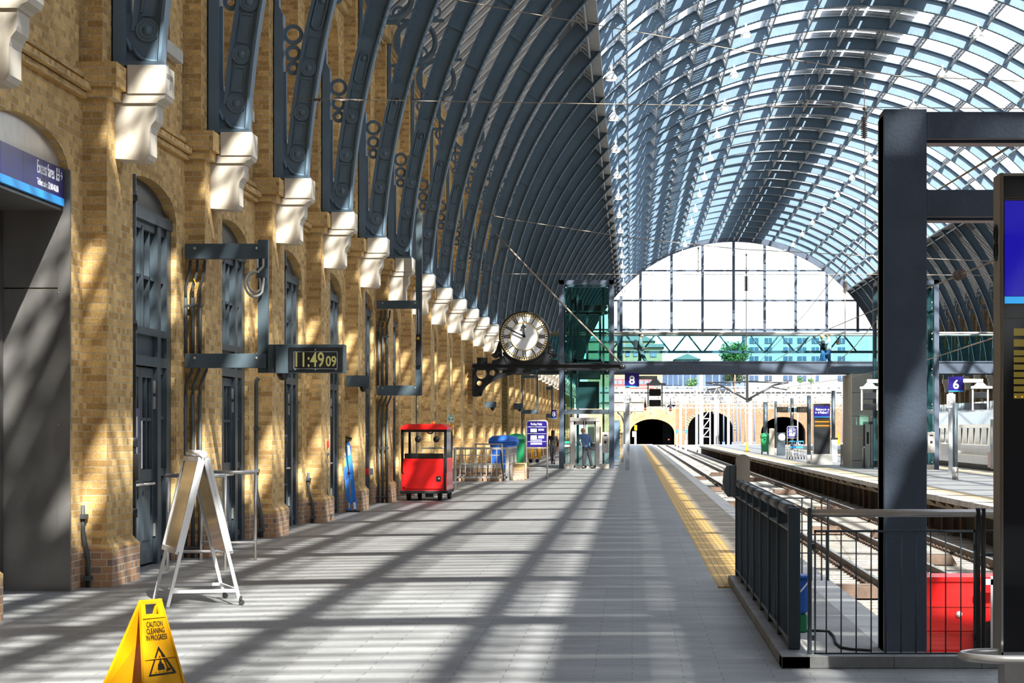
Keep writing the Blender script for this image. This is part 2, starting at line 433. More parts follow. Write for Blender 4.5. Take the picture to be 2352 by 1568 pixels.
def build_wall(side):
    mir = side == 'right'
    fx = (lambda x: 2 * RX - x) if mir else (lambda x: x)
    w = MB(); st = MB()
    def bx(m, x0, x1, y0, y1, z0, z1): m.box(fx(x0), fx(x1), y0, y1, z0, z1)
    def q(m, pts): m.quad(*[(fx(p[0]), p[1], p[2]) for p in pts])
    WX, BX = -5.92, -6.40
    for k in range(K0, K1):
        y = YP(k); ye = y + BAY
        far = k > 16
        # wall face around an arched opening
        def arched(x, xb, ya, yb, z0, zs, rise, ztop, y0, y1, n, back):
            q(w, [(x, y0, z0), (x, ya, z0), (x, ya, ztop), (x, y0, ztop)])
            q(w, [(x, yb, z0), (x, y1, z0), (x, y1, ztop), (x, yb, ztop)])
            pts = []
            for i in range(n + 1):
                a = PI * i / n
                pts.append(((ya + yb) / 2 - (yb - ya) / 2 * math.cos(a), zs + rise * math.sin(a) ** .8))
            for (a0, b0), (a1, b1) in zip(pts, pts[1:]):
                q(w, [(x, a0, b0), (x, a1, b1), (x, a1, ztop), (x, a0, ztop)])
                q(w, [(x, a0, b0), (x, a1, b1), (xb, a1, b1), (xb, a0, b0)])
            q(w, [(x, ya, z0), (xb, ya, z0), (xb, ya, zs), (x, ya, zs)]); q(w, [(x, yb, z0), (xb, yb, z0), (xb, yb, zs), (x, yb, zs)])
            if back:
                q(w, [(xb, ya, z0), (xb, yb, z0), (xb, yb, zs), (xb, ya, zs)])
                for (a0, b0), (a1, b1) in zip(pts, pts[1:]): q(w, [(xb, a0, zs), (xb, a1, zs), (xb, a1, b1), (xb, a0, b0)])
                q(w, [(x, ya, z0), (x, yb, z0), (xb, yb, z0), (xb, ya, z0)])
        arched(WX, BX, y + 2.0, y + 5.45, 0, 4.30, .47, 5.38, y + 1.3, ye + .05, 10 if far else 16, False)
        q(w, [(BX - .35, y, -.1), (BX - .35, ye, -.1), (BX - .35, ye, 11.2), (BX - .35, y, 11.2)])
        # upper wall with blind arched recess
        arched(-5.96, -6.28, y + 2.1, y + 5.2, 6.62, 9.35, .8, 10.6, y + 1.1, ye + .1, 8 if far else 12, True)
        q(w, [(-5.96, y + 1.1, 5.38), (-5.96, ye, 5.38), (-5.96, ye, 6.62), (-5.96, y + 1.1, 6.62)])
        # pier, plinth, string course, cap, pilaster
        bx(w, -6.1, -5.66, y, y + 1.38, 0, 5.30)
        pl = [(y - .05, 0), (y + 1.43, 0)]
        bx(w, -6.0, -5.59, y - .06, y + 1.44, 0, .42); 
        w.loft([[(fx(-5.6), y - .06, .42), (fx(-5.6), y + 1.44, .42), (fx(-6.0), y + 1.44, .42), (fx(-6.0), y - .06, .42)],
                [(fx(-5.66), y, .50), (fx(-5.66), y + 1.38, .50), (fx(-6.0), y + 1.38, .50), (fx(-6.0), y, .50)]])
        bx(w, -6.0, -5.58, y - .08, y + 1.46, 5.27, 5.38); bx(w, -6.0, -5.53, y - .13, y + 1.51, 5.38, 5.64)
        for a, b, c in ((5.25, 5.31, -5.86), (5.33, 5.40, -5.81), (5.47, 5.53, -5.88)): bx(w, -6.0, c, y + 1.44, ye - .06, a, b)
        bx(w, -6.1, -5.72, y + .06, y + 1.24, 5.60, 10.7)
        for i in range(4): bx(w, -6.05, -5.92 + .06 * (i + 1), y + 1.24, ye + .06, 10.25 + .17 * i, 10.25 + .17 * (i + 1))
        bx(w, -6.3, -5.62, y, ye, 10.7, 11.3)
        # stone sill
        bx(st, -6.1, -5.86, y + 1.9, y + 5.6, 6.46, 6.62)
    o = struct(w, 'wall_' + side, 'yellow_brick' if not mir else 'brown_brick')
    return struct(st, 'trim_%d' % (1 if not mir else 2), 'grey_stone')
build_wall('left'); build_wall('right')

# ---- ribs
def outer_R(th):
    d = min(th, 180 - th)
    return 15.1 + .36 + .22 * min(1, max(0, (d - 14) / 26))
def arc_strip(m, R0, R1, t0, t1, y0, y1, n):
    """curved box between two radii (numbers or functions of the angle)"""
    f0 = R0 if callable(R0) else (lambda t: R0); f1 = R1 if callable(R1) else (lambda t: R1)
    rings = []
    for i in range(n + 1):
        t = t0 + (t1 - t0) * i / n
        a, b = f0(t), f1(t)
        rings.append([AR(a, t, y0), AR(b, t, y0), AR(b, t, y1), AR(a, t, y1)])
    m.loft(rings, True)
def rivet(m, p, n, r=.021, h=.018):
    n = Vector(n).normalized(); u = Vector((0, 1, 0)) if abs(n.y) < .9 else Vector((1, 0, 0)); a = n.cross(u).normalized(); b = n.cross(a)
    base = [p + (a * math.cos(PI / 2 * k) + b * math.sin(PI / 2 * k)) * r for k in range(4)]
    top = [p + n * h + (a * math.cos(PI / 2 * k) + b * math.sin(PI / 2 * k)) * r * .5 for k in range(4)]
    m.loft([base, top], False); m._add(top, [(0, 1, 2, 3)], False)
TH_A, TH_B = 3.15, 14.8
def leg_casting(mir):
    m = MB()
    def A(R, t, y): 
        p = AR(R, t, y)
        if mir: p.x = 2 * RX - p.x
        return p
    X = (lambda x: 2 * RX - x) if mir else (lambda x: x)
    def strip(R0, R1, t0, t1, y0, y1, n=10):
        m.loft([[A(R0, t0 + (t1 - t0) * i / n, y0), A(R1, t0 + (t1 - t0) * i / n, y0), A(R1, t0 + (t1 - t0) * i / n, y1), A(R0, t0 + (t1 - t0) * i / n, y1)] for i in range(n + 1)])
    zt = lambda z: math.degrees(math.asin((z - RZ) / 15.1))
    strip(15.1, 15.44, TH_A, TH_B + .6, -.07, .07)             # web
    strip(15.1, 15.135, TH_A, TH_B + 1, -.15, .15)              # inner flange
    strip(15.42, 15.455, zt(6.05), TH_B + .4, -.11, .11)         # outer flange
    for s_ in (-1, 1):
        ya, yb = sorted((s_ * .065, s_ * .105))
        strip(15.135, 15.165, TH_A, TH_B, ya, yb); strip(15.40, 15.43, zt(6.1), TH_B, ya, yb)
        zs = [6.07, 6.72, 7.42]
        for z in zs:
            c = A(15.285, zt(z), s_ * .07)
            prof = [(.135, 0), (.135, .03), (.12, .045), (.105, .03), (.095, .03), (.085, .042), (.07, .03), (.05, .03), (.04, .05), (.018, .062), (.0, .064)]
            m.lathe([(r, s_ * h) for r, h in prof], c, 'y', 20)
        # moulded panels between the bosses
        for z0, z1 in ((6.24, 6.56), (6.89, 7.26), (7.6, 7.92)):
            t0, t1 = zt(z0), zt(z1)
            ya2, yb2 = sorted((s_ * .07, s_ * .088))
            for r0, r1 in ((15.20, 15.215), (15.355, 15.37)): strip(r0, r1, t0, t1, ya2, yb2, 3)
            for ta in (t0, t1): strip(15.20, 15.37, ta - .06, ta + .06, ya2, yb2, 2)
        # stadium shaped head panel with a boss
        pts = []
        for i in range(9): 
            a = PI * i / 8; pts.append(A(15.285 + .085 * math.cos(a), zt(8.5) + .32 * math.sin(a), s_ * .09))
        for i in range(9):
            a = PI + PI * i / 8; pts.append(A(15.285 + .085 * math.cos(a), zt(8.12) + .32 * math.sin(a), s_ * .09))
        m.tube(pts + [pts[0]], .018, 6)
        m.lathe([(r, s_ * h) for r, h in ((.05, 0), (.045, .03), (.02, .05), (0, .055))], A(15.285, zt(8.48), s_ * .07), 'y', 12)
        # scroll at the foot
        sc = [(-5.64, 5.99), (-5.60, 6.01), (-5.56, 5.98), (-5.53, 5.91), (-5.51, 5.86), (-5.48, 5.885), (-5.45, 5.82), (-5.39, 5.765), (-5.31, 5.745), (-5.21, 5.735)]
        m.tube([(X(a), s_ * .10, b) for a, b in sc], .026, 6)
    base = [(X(-5.64), 5.70), (X(-5.19), 5.70), (X(-5.19), 5.95), (X(-5.3), 6.12), (X(-5.5), 6.25), (X(-5.64), 6.3)]
    m.prism(base, -.085, .085)
    m.box(X(-5.66), X(-5.15), -.2, .2, 5.68, 5.73)
    m.box(X(-5.70), X(-5.56), -.15, .15, 5.7, 8.3); m.box(X(-5.58), X(-5.52), -.05, .05, 6.2, 7.4)
    m.prism([(X(-5.70), 8.3), (X(-5.56), 8.3), (X(-5.62), 8.42), (X(-5.70), 8.42)], -.13, .13)
    m.box(X(-5.70), X(-5.63), -.10, .10, 8.4, 11.2)
    return m
def spandrel(mir):
    m = MB(); X = (lambda x: 2 * RX - x) if mir else (lambda x: x)
    for z, r in ((8.0, .15), (7.70, .12), (7.46, .10)): m.ring_plate((X(-5.415), 0, z), r - .05, r + .01, .07)
    return m
def wheel(mir):
    m = MB(); X = (lambda x: 2 * RX - x) if mir else (lambda x: x)
    m.ring_plate((X(-5.07), 0, 10.75), .40, .47, .10, n=32); m.ring_plate((X(-5.07), 0, 10.75), .46, .52, .18, n=32)
    m.ring_plate((X(-5.42), 0, 10.05), .11, .17, .08); m.ring_plate((X(-5.45), 0, 11.42), .11, .17, .08); m.ring_plate((X(-4.62), 0, 11.45), .10, .16, .08)
    m.ring_plate((X(-5.45), 0, 9.65), .06, .11, .08, n=16)
    m.bar((X(-5.65), 0, 10.2), (X(-4.85), 0, 10.2), .06, .08); m.bar((X(-5.65), 0, 11.25), (X(-4.4), 0, 11.25), .06, .08); m.bar((X(-5.45), 0, 9.7), (X(-5.45), 0, 11.5), .06, .06)
    return m
def girder():
    m = MB(); n = 96; t0, t1 = TH_B - .2, 180 - TH_B + .2
    arc_strip(m, RI, outer_R, t0, t1, -.018, .018, n)
    arc_strip(m, RI, RI + .03, t0, t1, -.15, .15, n)
    arc_strip(m, lambda t: outer_R(t) - .03, outer_R, t0, t1, -.14, .14, n)
    for s_ in (-1, 1):      # angle irons along both edges
        arc_strip(m, RI + .03, RI + .12, t0, t1, *sorted((s_ * .018, s_ * .03)), n)
        arc_strip(m, lambda t: outer_R(t) - .12, lambda t: outer_R(t) - .03, t0, t1, *sorted((s_ * .018, s_ * .03)), n)
        for t in PURL + [24, 31]:
            d = .16
            arc_strip(m, RI + .03, lambda q: outer_R(q) - .03, t - d, t + d, *sorted((s_ * .018, s_ * .07)), 1)
    t = t0
    while t < t1:
        for s_ in (-1, 1):
            nrm = (AR(1, t) - Vector((RX, 0, RZ))) * -1
            rivet(m, AR(RI, t, s_ * .11), nrm)
        rivet(m, AR(RI + .075, t, -.03), (0, -1, 0)); rivet(m, AR(outer_R(t) - .075, t, -.03), (0, -1, 0))
        t += .62
    return m
def copied(protos, k, name, label, cat, group, loc):
    o = thing(name, label, cat, loc, group)
    for p in protos:
        c = p.copy(); C.objects.link(c); c.parent = o; c.hide_render = False
        for g in p.children:
            d = g.copy(); C.objects.link(d); d.parent = c
    return o
def near_word(k): return ORD[k - K0]
RIBK = [k for k in range(K0, K1) if YP(k) + .65 < YG - 3]
rib0 = None
for k in RIBK:
    loc = (0, YP(k) + .65, 0)
    lab = 'blue-grey riveted iron roof rib, %s from the near end of the shed' % near_word(k)
    if rib0 is None:
        rib0 = thing('roof_rib', lab, 'roof rib', loc, 'riveted iron roof ribs')
        ORG[rib0.name] = Vector((0, 0, 0))
        girder().build('curved_girder', 'iron_paint_pale', rib0)
        for mir in (False, True):
            leg_casting(mir).build('cast_foot', 'iron_paint_pale', rib0)
            spandrel(mir).build('ring_bracket', 'iron_paint_pale', rib0); wheel(mir).build('wheel_bracket', 'iron_paint_pale', rib0)
    else:
        c = copy_tree(rib0, None, loc); c['label'] = lab
# ---- stone corbels
def corbel_mesh(mir):
    m = MB(); fx = (lambda x: 2 * RX - x) if mir else (lambda x: x)
    h = .215
    # bracket profile in XZ
    prof = [(-5.665, 4.66), (-5.36, 4.64), (-5.31, 4.66), (-5.285, 4.71), (-5.285, 4.95), (-5.27, 5.02), (-5.225, 5.08), (-5.215, 5.12), (-5.215, 5.265), (-5.665, 5.265)]
    m.prism([(fx(a), b) for a, b in prof], -h, h)
    m.prism([(fx(a), b) for a, b in [(-5.575, 5.265), (-5.20, 5.265), (-5.17, 5.30), (-5.12, 5.32), (-5.10, 5.37), (-5.575, 5.37)]], -h - .03, h + .03)
    m.bbox(fx(-5.525), fx(-5.10), -h - .05, h + .05, 5.36, 5.68, .012)
    return m
for side, mir in (('left', False), ('right', True)):
    proto = None
    for k in RIBK:
        loc = (0, YP(k) + .65, 0)
        lab = 'cream stone corbel on the %s brick wall, %s from the near end' % ('platform eight' if not mir else 'far middle', near_word(k))
        if proto is None:
            proto = corbel_mesh(mir).build('stone_corbel', 'cream_stone'); proto.location = loc
            tag(proto, lab, 'corbel', 'stone corbels of the %s wall' % side)
        else:
            c = proto.copy(); C.objects.link(c); c.location = loc; c['label'] = lab

# ---- roof skins
def skins():
    y0, y1 = -4.5, YG + 1
    for side, mir in (('left', False), ('right', True)):
        m = MB(); fx = (lambda p: (2 * RX - p[0], p[1], p[2])) if mir else (lambda p: tuple(p))
        a = Vector((-6.3, 0, 11.15)); b = AR(15.9, 38.5); c = AR(15.9, 43.2)
        for p, q in ((a, b), (b, c)):
            nrm = Vector((-(q - p).z, 0, (q - p).x)).normalized() * .18
            ring = lambda y: [fx(v + Vector((0, y, 0))) for v in (p, q, q + nrm, p + nrm)]
            m.loft([ring(y0), ring(y1)])
        struct(m, 'ceiling_' + side, 'roof_cladding')
        r = MB(); y = y0 + .4
        d = (b - a); nn = Vector((-d.z, 0, d.x)).normalized()
        while y < YG:
            r.bar(fx(a + Vector((0, y, 0)) - nn * .05), fx(b + Vector((0, y, 0)) - nn * .05), .10, .26, up=(0, 1, 0)); y += BAY / 6
        struct(r, 'trim_%d' % (3 if not mir else 4), 'rafter_white')
        g = MB()                        # gutter beam where the glass begins
        t = 41.6
        P = [fx(v) for v in (AR(15.84, 41.0), AR(15.12, 43.1), AR(15.16, 43.35), AR(15.9, 41.9))]
        g.loft([[(p[0], y0, p[2]) for p in P], [(p[0], y1, p[2]) for p in P]])
        struct(g, 'trim_%d' % (5 if not mir else 6), 'purlin_grey')
    RG = 15.84
    seg = [(41.8, 81.5, 'window_1'), (98.4, 138.2, 'window_2')]
    for t0, t1, nm in seg:
        m = MB(); arc_strip(m, RG, RG + .02, t0, t1, y0, y1, 24)
        w = struct(m, nm, 'roof_glass')
        f = MB(); y = y0 + .3
        while y < YG:
            arc_strip(f, RG - .05, RG + .03, t0, t1, y - .028, y + .028, 14); y += BAY / 9
        f.build('glazing_bar', 'glazing_bar', w)
    # crown: solar panels in rows with gaps, on glass
    m = MB(); arc_strip(m, RG, RG + .02, 81.5, 98.4, y0, y1, 8); w = struct(m, 'window_3', 'roof_glass')
    f = MB(); y = y0 + .3
    while y < YG:
        arc_strip(f, RG - .05, RG + .03, 81.5, 98.4, y - .028, y + .028, 6); y += BAY / 9
    f.build('glazing_bar', 'glazing_bar', w)
    p = MB(); y = y0
    while y < YG:
        for a, b in ((85.9, 89.25), (89.4, 92.8), (93.2, 96.75), (96.9, 101.0)):
            yy = y + .03
            for i in range(6):
                arc_strip(p, RG + .25, RG + .29, a, b, yy, yy + .94, 2); yy += 1.013
        y += BAY
    struct(p, 'ceiling_crown', 'pv_dark')
    p = MB(); y = y0                       # slatted strips added above the glass to shade floor and wall
    while y < YG:
        for a_, b_ in ((58.6, 60.8), (65.6, 68.2)): arc_strip(p, RG + .30, RG + .33, a_, b_, y, y + .075, 2)
        y += .13
    for a_ in (58.6, 60.6, 65.6, 68.0): arc_strip(p, RG + .22, RG + .30, a_, a_ + .2, y0, y1, 1)
    struct(p, 'trim_31', 'purlin_grey')
    s = MB(); n = 40; ring = [(-6.3, 0)] + [(p_.x, p_.z) for p_ in [AR(16.1, 6 + 168 * i / n) for i in range(n + 1)]] + [(2 * RX + 6.3, 0)]
    s.prism(ring, -5.2, -4.6); struct(s, 'wall_south', 'brown_brick')
    p = MB()
    for t in PURL[1:-1]: arc_strip(p, RG + .03, RG + .16, t - .42, t + .42, y0, y1, 2)
    struct(p, 'trim_32', 'purlin_grey')  # opaque strips added over the purlins to widen their shadow bands on the floor
    # purlin trusses
    proto = None
    for i, t in enumerate(PURL):
        if proto is None:
            m = MB(); m.box(-.05, .05, y0, y1, 15.62, 15.74); m.box(-.035, .035, y0, y1, 15.22, 15.28)
            n = int((y1 - y0) / (BAY / 6)); st = BAY / 6
            off = YP(K0) + .65 - 6 * st
            for j in range(n + 4):
                y = off + j * st
                if y < y0 or y + st > y1: continue
                m.bar((0, y, 15.25), (0, y + st / 2, 15.65), .03, .03, up=(1, 0, 0)); m.bar((0, y + st / 2, 15.65), (0, y + st, 15.25), .03, .03, up=(1, 0, 0))
            for k in RIBK:       # gusset brackets against each rib
                y = YP(k) + .65
                for s_ in (-1, 1): m.prism([(y + s_ * .02, 15.15), (y + s_ * .32, 15.62), (y + s_ * .02, 15.62)], -.02, .02, 'x')
            proto = m.build('trim_10', 'purlin_grey'); o = proto
        else:
            o = proto.copy(); C.objects.link(o); o.name = 'trim_%d' % (10 + i)
        o['kind'] = 'structure'; o.location = (RX, 0, RZ); o.rotation_euler = (0, rad(t - 90), 0)
skins()

# ---- glazed end screen
def end_screen():
    P = F / YG
    fr = MB(); n = 64
    def zz(py): return VZ(py, YG)
    arc_strip(fr, 15.1, 15.75, 4, 176, YG - .2, YG + .2, n)
    ztop = lambda x: RZ + math.sqrt(max(.01, 15.5 ** 2 - (x - RX) ** 2))
    zb = zz(757)
    for i, px in enumerate([1471 - 71.3 + 71.3 * j for j in range(10)]):
        x = UX(px, YG)
        if abs(x - RX) < 15.3 and ztop(x) > zb: fr.box(x - .13, x + .13, YG - .18, YG + .18, zb - .3, ztop(x))
    for py in (621.5, 690, 757):
        z = zz(py); hw = math.sqrt(15.5 ** 2 - (z - RZ) ** 2); fr.box(RX - hw, RX + hw, YG - .14, YG + .14, z - .08, z + .08)
    hw = math.sqrt(15.5 ** 2 - (zb - RZ) ** 2)
    w = MB()
    pts = [(RX - hw, zb)]
    ring = []
    a0 = math.degrees(math.asin((zb - RZ) / 15.5))
    for i in range(41): 
        t = a0 + (180 - 2 * a0) * i / 40; p = AR(15.5, t); ring.append((p.x, p.z))
    w.prism(ring, YG + .03, YG + .05)
    win = struct(w, 'window_4', 'gable_glass')
    fr.build('window_frame', 'column_paint', win)
    mm = MB(); x = RX - 15.2
    x = UX(1471 - 71.3, YG)
    while x < RX + 15.4:
        if abs(x - RX) < 15.4 and ztop(x) > zb: mm.box(x - .014, x + .014, YG - .05, YG + .05, zb, ztop(x))
        x += 3.03 / 5
    mm.build('glazing_bar', 'glazing_bar', win)
    # truss under the screen: chord and zigzag
    t = MB(); z0, z1 = zz(808), zz(766)
    t.box(RX - 15.3, RX + 15.3, YG - .1, YG + .1, z0 - .12, z0 + .12); t.box(RX - 15, RX + 15, YG - .1, YG + .1, z1 - .08, z1 + .08)
    x = UX(1471, YG); s = 3.03
    for j in range(-1, 9):
        a = x + j * s
        if a > RX - 15 and a + s < RX + 15:
            t.tube([(a + .1, YG, z0), (a + s / 2, YG, z1)], .09, 6); t.tube([(a + s / 2, YG, z1), (a + s - .1, YG, z0)], .09, 6)
    struct(t, 'trim_30', 'column_paint')
end_screen()

# ---- platforms and ground
def ground():
    f = MB(); f.box(-8, 27, -10, 17.6, -.4, 0.0); struct(f, 'floor_concourse', 'granite_pavers')
    f = MB(); f.box(-7, 1.06, 17.6, 26.3, -.4, 0); struct(f, 'floor_near', 'granite_pavers')
    f = MB(); f.box(-7, .92, 26.3, 275, -.4, 0.0); struct(f, 'floor', 'dark_paving')
    f = MB(); f.box(.92, 1.38, 26.5, 275, -.4, .004); struct(f, 'trim_40', 'tactile_yellow')
    f = MB(); f.box(1.38, 1.93, 26.3, 275, -.4, 0.001); struct(f, 'floor_edge', 'beige_slabs')
    f = MB(); f.box(1.06, 1.93, 17.6, 26.3, -.4, 0.0); struct(f, 'floor_enclosure', 'pale_concrete')
    f = MB(); y = 17.6
    while y < 275: f.box(1.93, 2.23, y, y + .895, -.12, .002); y += .9
    struct(f, 'trim_41', 'white_coping')
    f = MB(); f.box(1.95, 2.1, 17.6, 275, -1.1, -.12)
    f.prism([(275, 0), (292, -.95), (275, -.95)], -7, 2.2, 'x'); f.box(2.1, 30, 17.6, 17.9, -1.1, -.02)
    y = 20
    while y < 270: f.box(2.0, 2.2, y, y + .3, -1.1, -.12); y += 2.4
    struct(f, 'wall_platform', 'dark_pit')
    # far platform with a gently curved edge
    E = [(20, 7.95), (53, 7.9), (74, 7.65), (110, 7.45), (150, 7.3), (200, 7.2), (270, 7.1)]
    def ex(y):
        for (a, b), (c, d) in zip(E, E[1:]):
            if a <= y <= c: return b + (d - b) * (y - a) / (c - a)
        return E[-1][1]
    ys = [20 + i * 5 for i in range(51)]
    def band(x0, x1, z0, z1, nm, m):
        g = MB(); g.loft([[(x0(y), y, z0), (x1(y), y, z0), (x1(y), y, z1), (x0(y), y, z1)] for y in ys]); struct(g, nm, m)
    band(lambda y: ex(y) + .3, lambda y: ex(y) + .75, -.35, 0, 'floor_far_edge', 'beige_slabs')
    band(lambda y: ex(y) + .75, lambda y: ex(y) + 1.1, -.35, .004, 'trim_42', 'worn_yellow')
    band(lambda y: ex(y) + 1.1, lambda y: 13.2, -.35, 0, 'floor_far', 'dark_paving')
    band(lambda y: 13.2, lambda y: 13.55, -.35, .004, 'trim_43', 'worn_yellow')
    band(lambda y: 13.55, lambda y: 14.5, -.35, 0, 'floor_far_side', 'beige_slabs')
    g = MB()
    y = 20.0
    while y < 268: g.loft([[(ex(a), a, -.14), (ex(a) + .3, a, -.14), (ex(a) + .3, a, .002), (ex(a), a, .002)] for a in (y, y + 1.18)]); y += 1.2
    struct(g, 'trim_44', 'white_coping')
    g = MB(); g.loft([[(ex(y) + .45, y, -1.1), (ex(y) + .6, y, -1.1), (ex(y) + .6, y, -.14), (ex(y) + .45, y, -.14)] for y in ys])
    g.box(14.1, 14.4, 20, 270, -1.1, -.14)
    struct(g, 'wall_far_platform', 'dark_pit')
    g = MB(); y = 22.0
    while y < 262:
        x = ex(y); w_ = random.uniform(.12, .4); g.box(x + .34, x + .5, y, y + w_, -1.1, -.14)
        g.prism([(x + .05, -.14), (x + .45, -.14), (x + .45, -.40)], y + 1.0, y + 1.08); y += random.uniform(1.3, 4.2)
    struct(g, 'trim_45', 'timber')
    g = MB(); g.box(17.4, 26, 20, 270, -.35, 0); struct(g, 'floor_right', 'dark_paving')
    g = MB(); g.box(-60, 120, 17.8, 250, -1.3, -1.0); struct(g, 'floor_ballast', 'ballast')
    g = MB(); g.box(-60, 120, 250, 800, -1.3, -1.0); struct(g, 'floor_yard', 'yard_ballast')
ground()
# ------------------------------------------------------------------ doors in the arched bays
def door_set(y0, name, far=False):
    """arched timber doorway filling one bay; y0 = near edge of the opening"""
    r = thing(name, None, None, (-6.0, y0, 0)); r['kind'] = 'structure'
    W = 3.45; fr = MB()
    def b(m, ya, yb, za, zb, xa=-6.12, xb=-5.99): m.box(xa, xb, y0 + ya, y0 + yb, za, zb)
    b(fr, 0, .3, 0, 4.36); b(fr, W - .3, W, 0, 4.36); b(fr, .68, .88, 0, 4.30); b(fr, 2.55, 2.77, 0, 4.30)
    b(fr, 0, W, 4.26, 4.40, -6.12, -5.97); b(fr, .3, W - .3, 2.48, 2.60); b(fr, .3, W - .3, 2.86, 2.95)
    b(fr, .3, W - .3, 4.16, 4.26, -6.12, -6.02)
    fr.build('door_frame', 'slate_blue_door', r)
    tp = MB(); pts = [(y0 + W / 2 - W / 2 * math.cos(PI * i / 14), 4.3 + .46 * math.sin(PI * i / 14) ** .8) for i in range(15)]
    tp.prism(pts, -6.12, -6.06, 'x'); tp.build('arched_panel', 'slate_blue_door', r)
    pn = MB(); b(pn, .3, .68, 2.6, 2.86, -6.1, -6.05); b(pn, .88, 2.55, 2.6, 2.86, -6.1, -6.05); b(pn, 2.77, 3.15, 2.6, 2.86, -6.1, -6.05)
    pn.build('panel', 'slate_blue_door', r)
    gl = MB()
    for a, c in ((.3, .68), (.88, 2.55), (2.77, 3.15)): b(gl, a, c, 2.95, 4.2, -6.10, -6.09)
    g = gl.build('upper_glass', 'door_glass', r)
    bars = MB()
    for yy in (1.25, 1.62, 1.80, 2.2): b(bars, yy, yy + .045, 2.95, 4.2, -6.1, -6.03)
    for a, c in ((.3, .68), (.88, 2.55), (2.77, 3.15)): b(bars, a, c, 3.56, 3.60, -6.1, -6.03)
    b(bars, 1.69, 1.76, 2.95, 4.2, -6.1, -6.01)
    bars.build('glazing_bar', 'slate_blue_door', r)
    # side panels below
    sp = MB()
    for a, c in ((.3, .68), (2.77, 3.15)):
        b(sp, a, c, 0, 1.15, -6.1, -6.06); b(sp, a, c, .08, .16, -6.1, -6.02); b(sp, a, c, 1.1, 1.2, -6.1, -6.02); b(sp, a + .12, c - .12, .25, .95, -6.1, -6.03)
        b(sp, a, c, 2.40, 2.48, -6.1, -6.03); b(sp, a, c, 1.82, 1.87, -6.1, -6.03)
    sp.build('side_panel', 'slate_blue_door', r)
    s2 = MB()
    for a, c in ((.3, .68), (2.77, 3.15)): b(s2, a, c, 1.2, 2.42, -6.095, -6.085)
    s2.build('side_glass', 'door_glass', r)
    for a, c in ((.88, 1.71), (1.72, 2.55)):
        lf = MB()
        b(lf, a, a + .11, .03, 2.46, -6.1, -6.04); b(lf, c - .11, c, .03, 2.46, -6.1, -6.04)
        b(lf, a, c, 2.34, 2.46, -6.1, -6.04); b(lf, a, c, 1.05, 1.2, -6.1, -6.04); b(lf, a, c, .03, .22, -6.1, -6.04); b(lf, a + .1, c - .1, .2, 1.06, -6.1, -6.06)
        b(lf, a + .2, c - .2, .32, .94, -6.1, -6.045); b(lf, a + .1, c - .1, 1.80, 1.84, -6.1, -6.05)
        b(lf, (a + c) / 2 - .02, (a + c) / 2 + .02, 1.2, 2.34, -6.1, -6.05)
        L = lf.build('door_leaf', 'slate_blue_door', r)
        q = MB(); b(q, a + .1, c - .1, 1.2, 2.34, -6.085, -6.078); q.build('glass', 'door_glass', L)
        if not far:
            h = MB(); e = a if a < 1 else c
            for z in (.35, 1.95, 2.15): h.box(-6.04, -6.015, y0 + e - .025, y0 + e + .025, z, z + .16)
            h.build('hinge', 'stainless', L)
            h = MB(); e = c if a < 1 else a; s = -1 if a < 1 else 1
            h.tube([(-6.04, y0 + e + s * .08, 1.02), (-5.99, y0 + e + s * .08, 1.02), (-5.99, y0 + e + s * .6, 1.02), (-6.04, y0 + e + s * .6, 1.02)], .018, 8); h.build('push_bar', 'stainless', L)
    return r
d0 = door_set(YP(0) + 2.0, 'door_1')
for k in range(1, K1):
    c = copy_tree(d0, None, (-6.0, YP(k) + 2.0, 0)); c.name = 'door_%d' % (k + 1)
for k in (-3, -2): 
    c = copy_tree(d0, None, (-6.0, YP(k) + 2.0, 0)); c.name = 'door_%d' % (50 + k)
# green notice and paper on the first door
t = MB(); t.box(-5.985, -5.975, 29.55, 29.85, 1.2, 1.95); n = t.build('door_notice', 'navy_sign', None, (-5.98, 29.6, 1.2)); tag(n, 'dark blue notice with white sheets on the first blue-grey door', 'notice')
t = MB(); t.box(-5.972, -5.968, 29.60, 29.68, 1.25, 1.85); t.box(-5.972, -5.968, 29.9, 29.99, 1.22, 1.8); t.build('paper_sheet', 'white_paint', n)

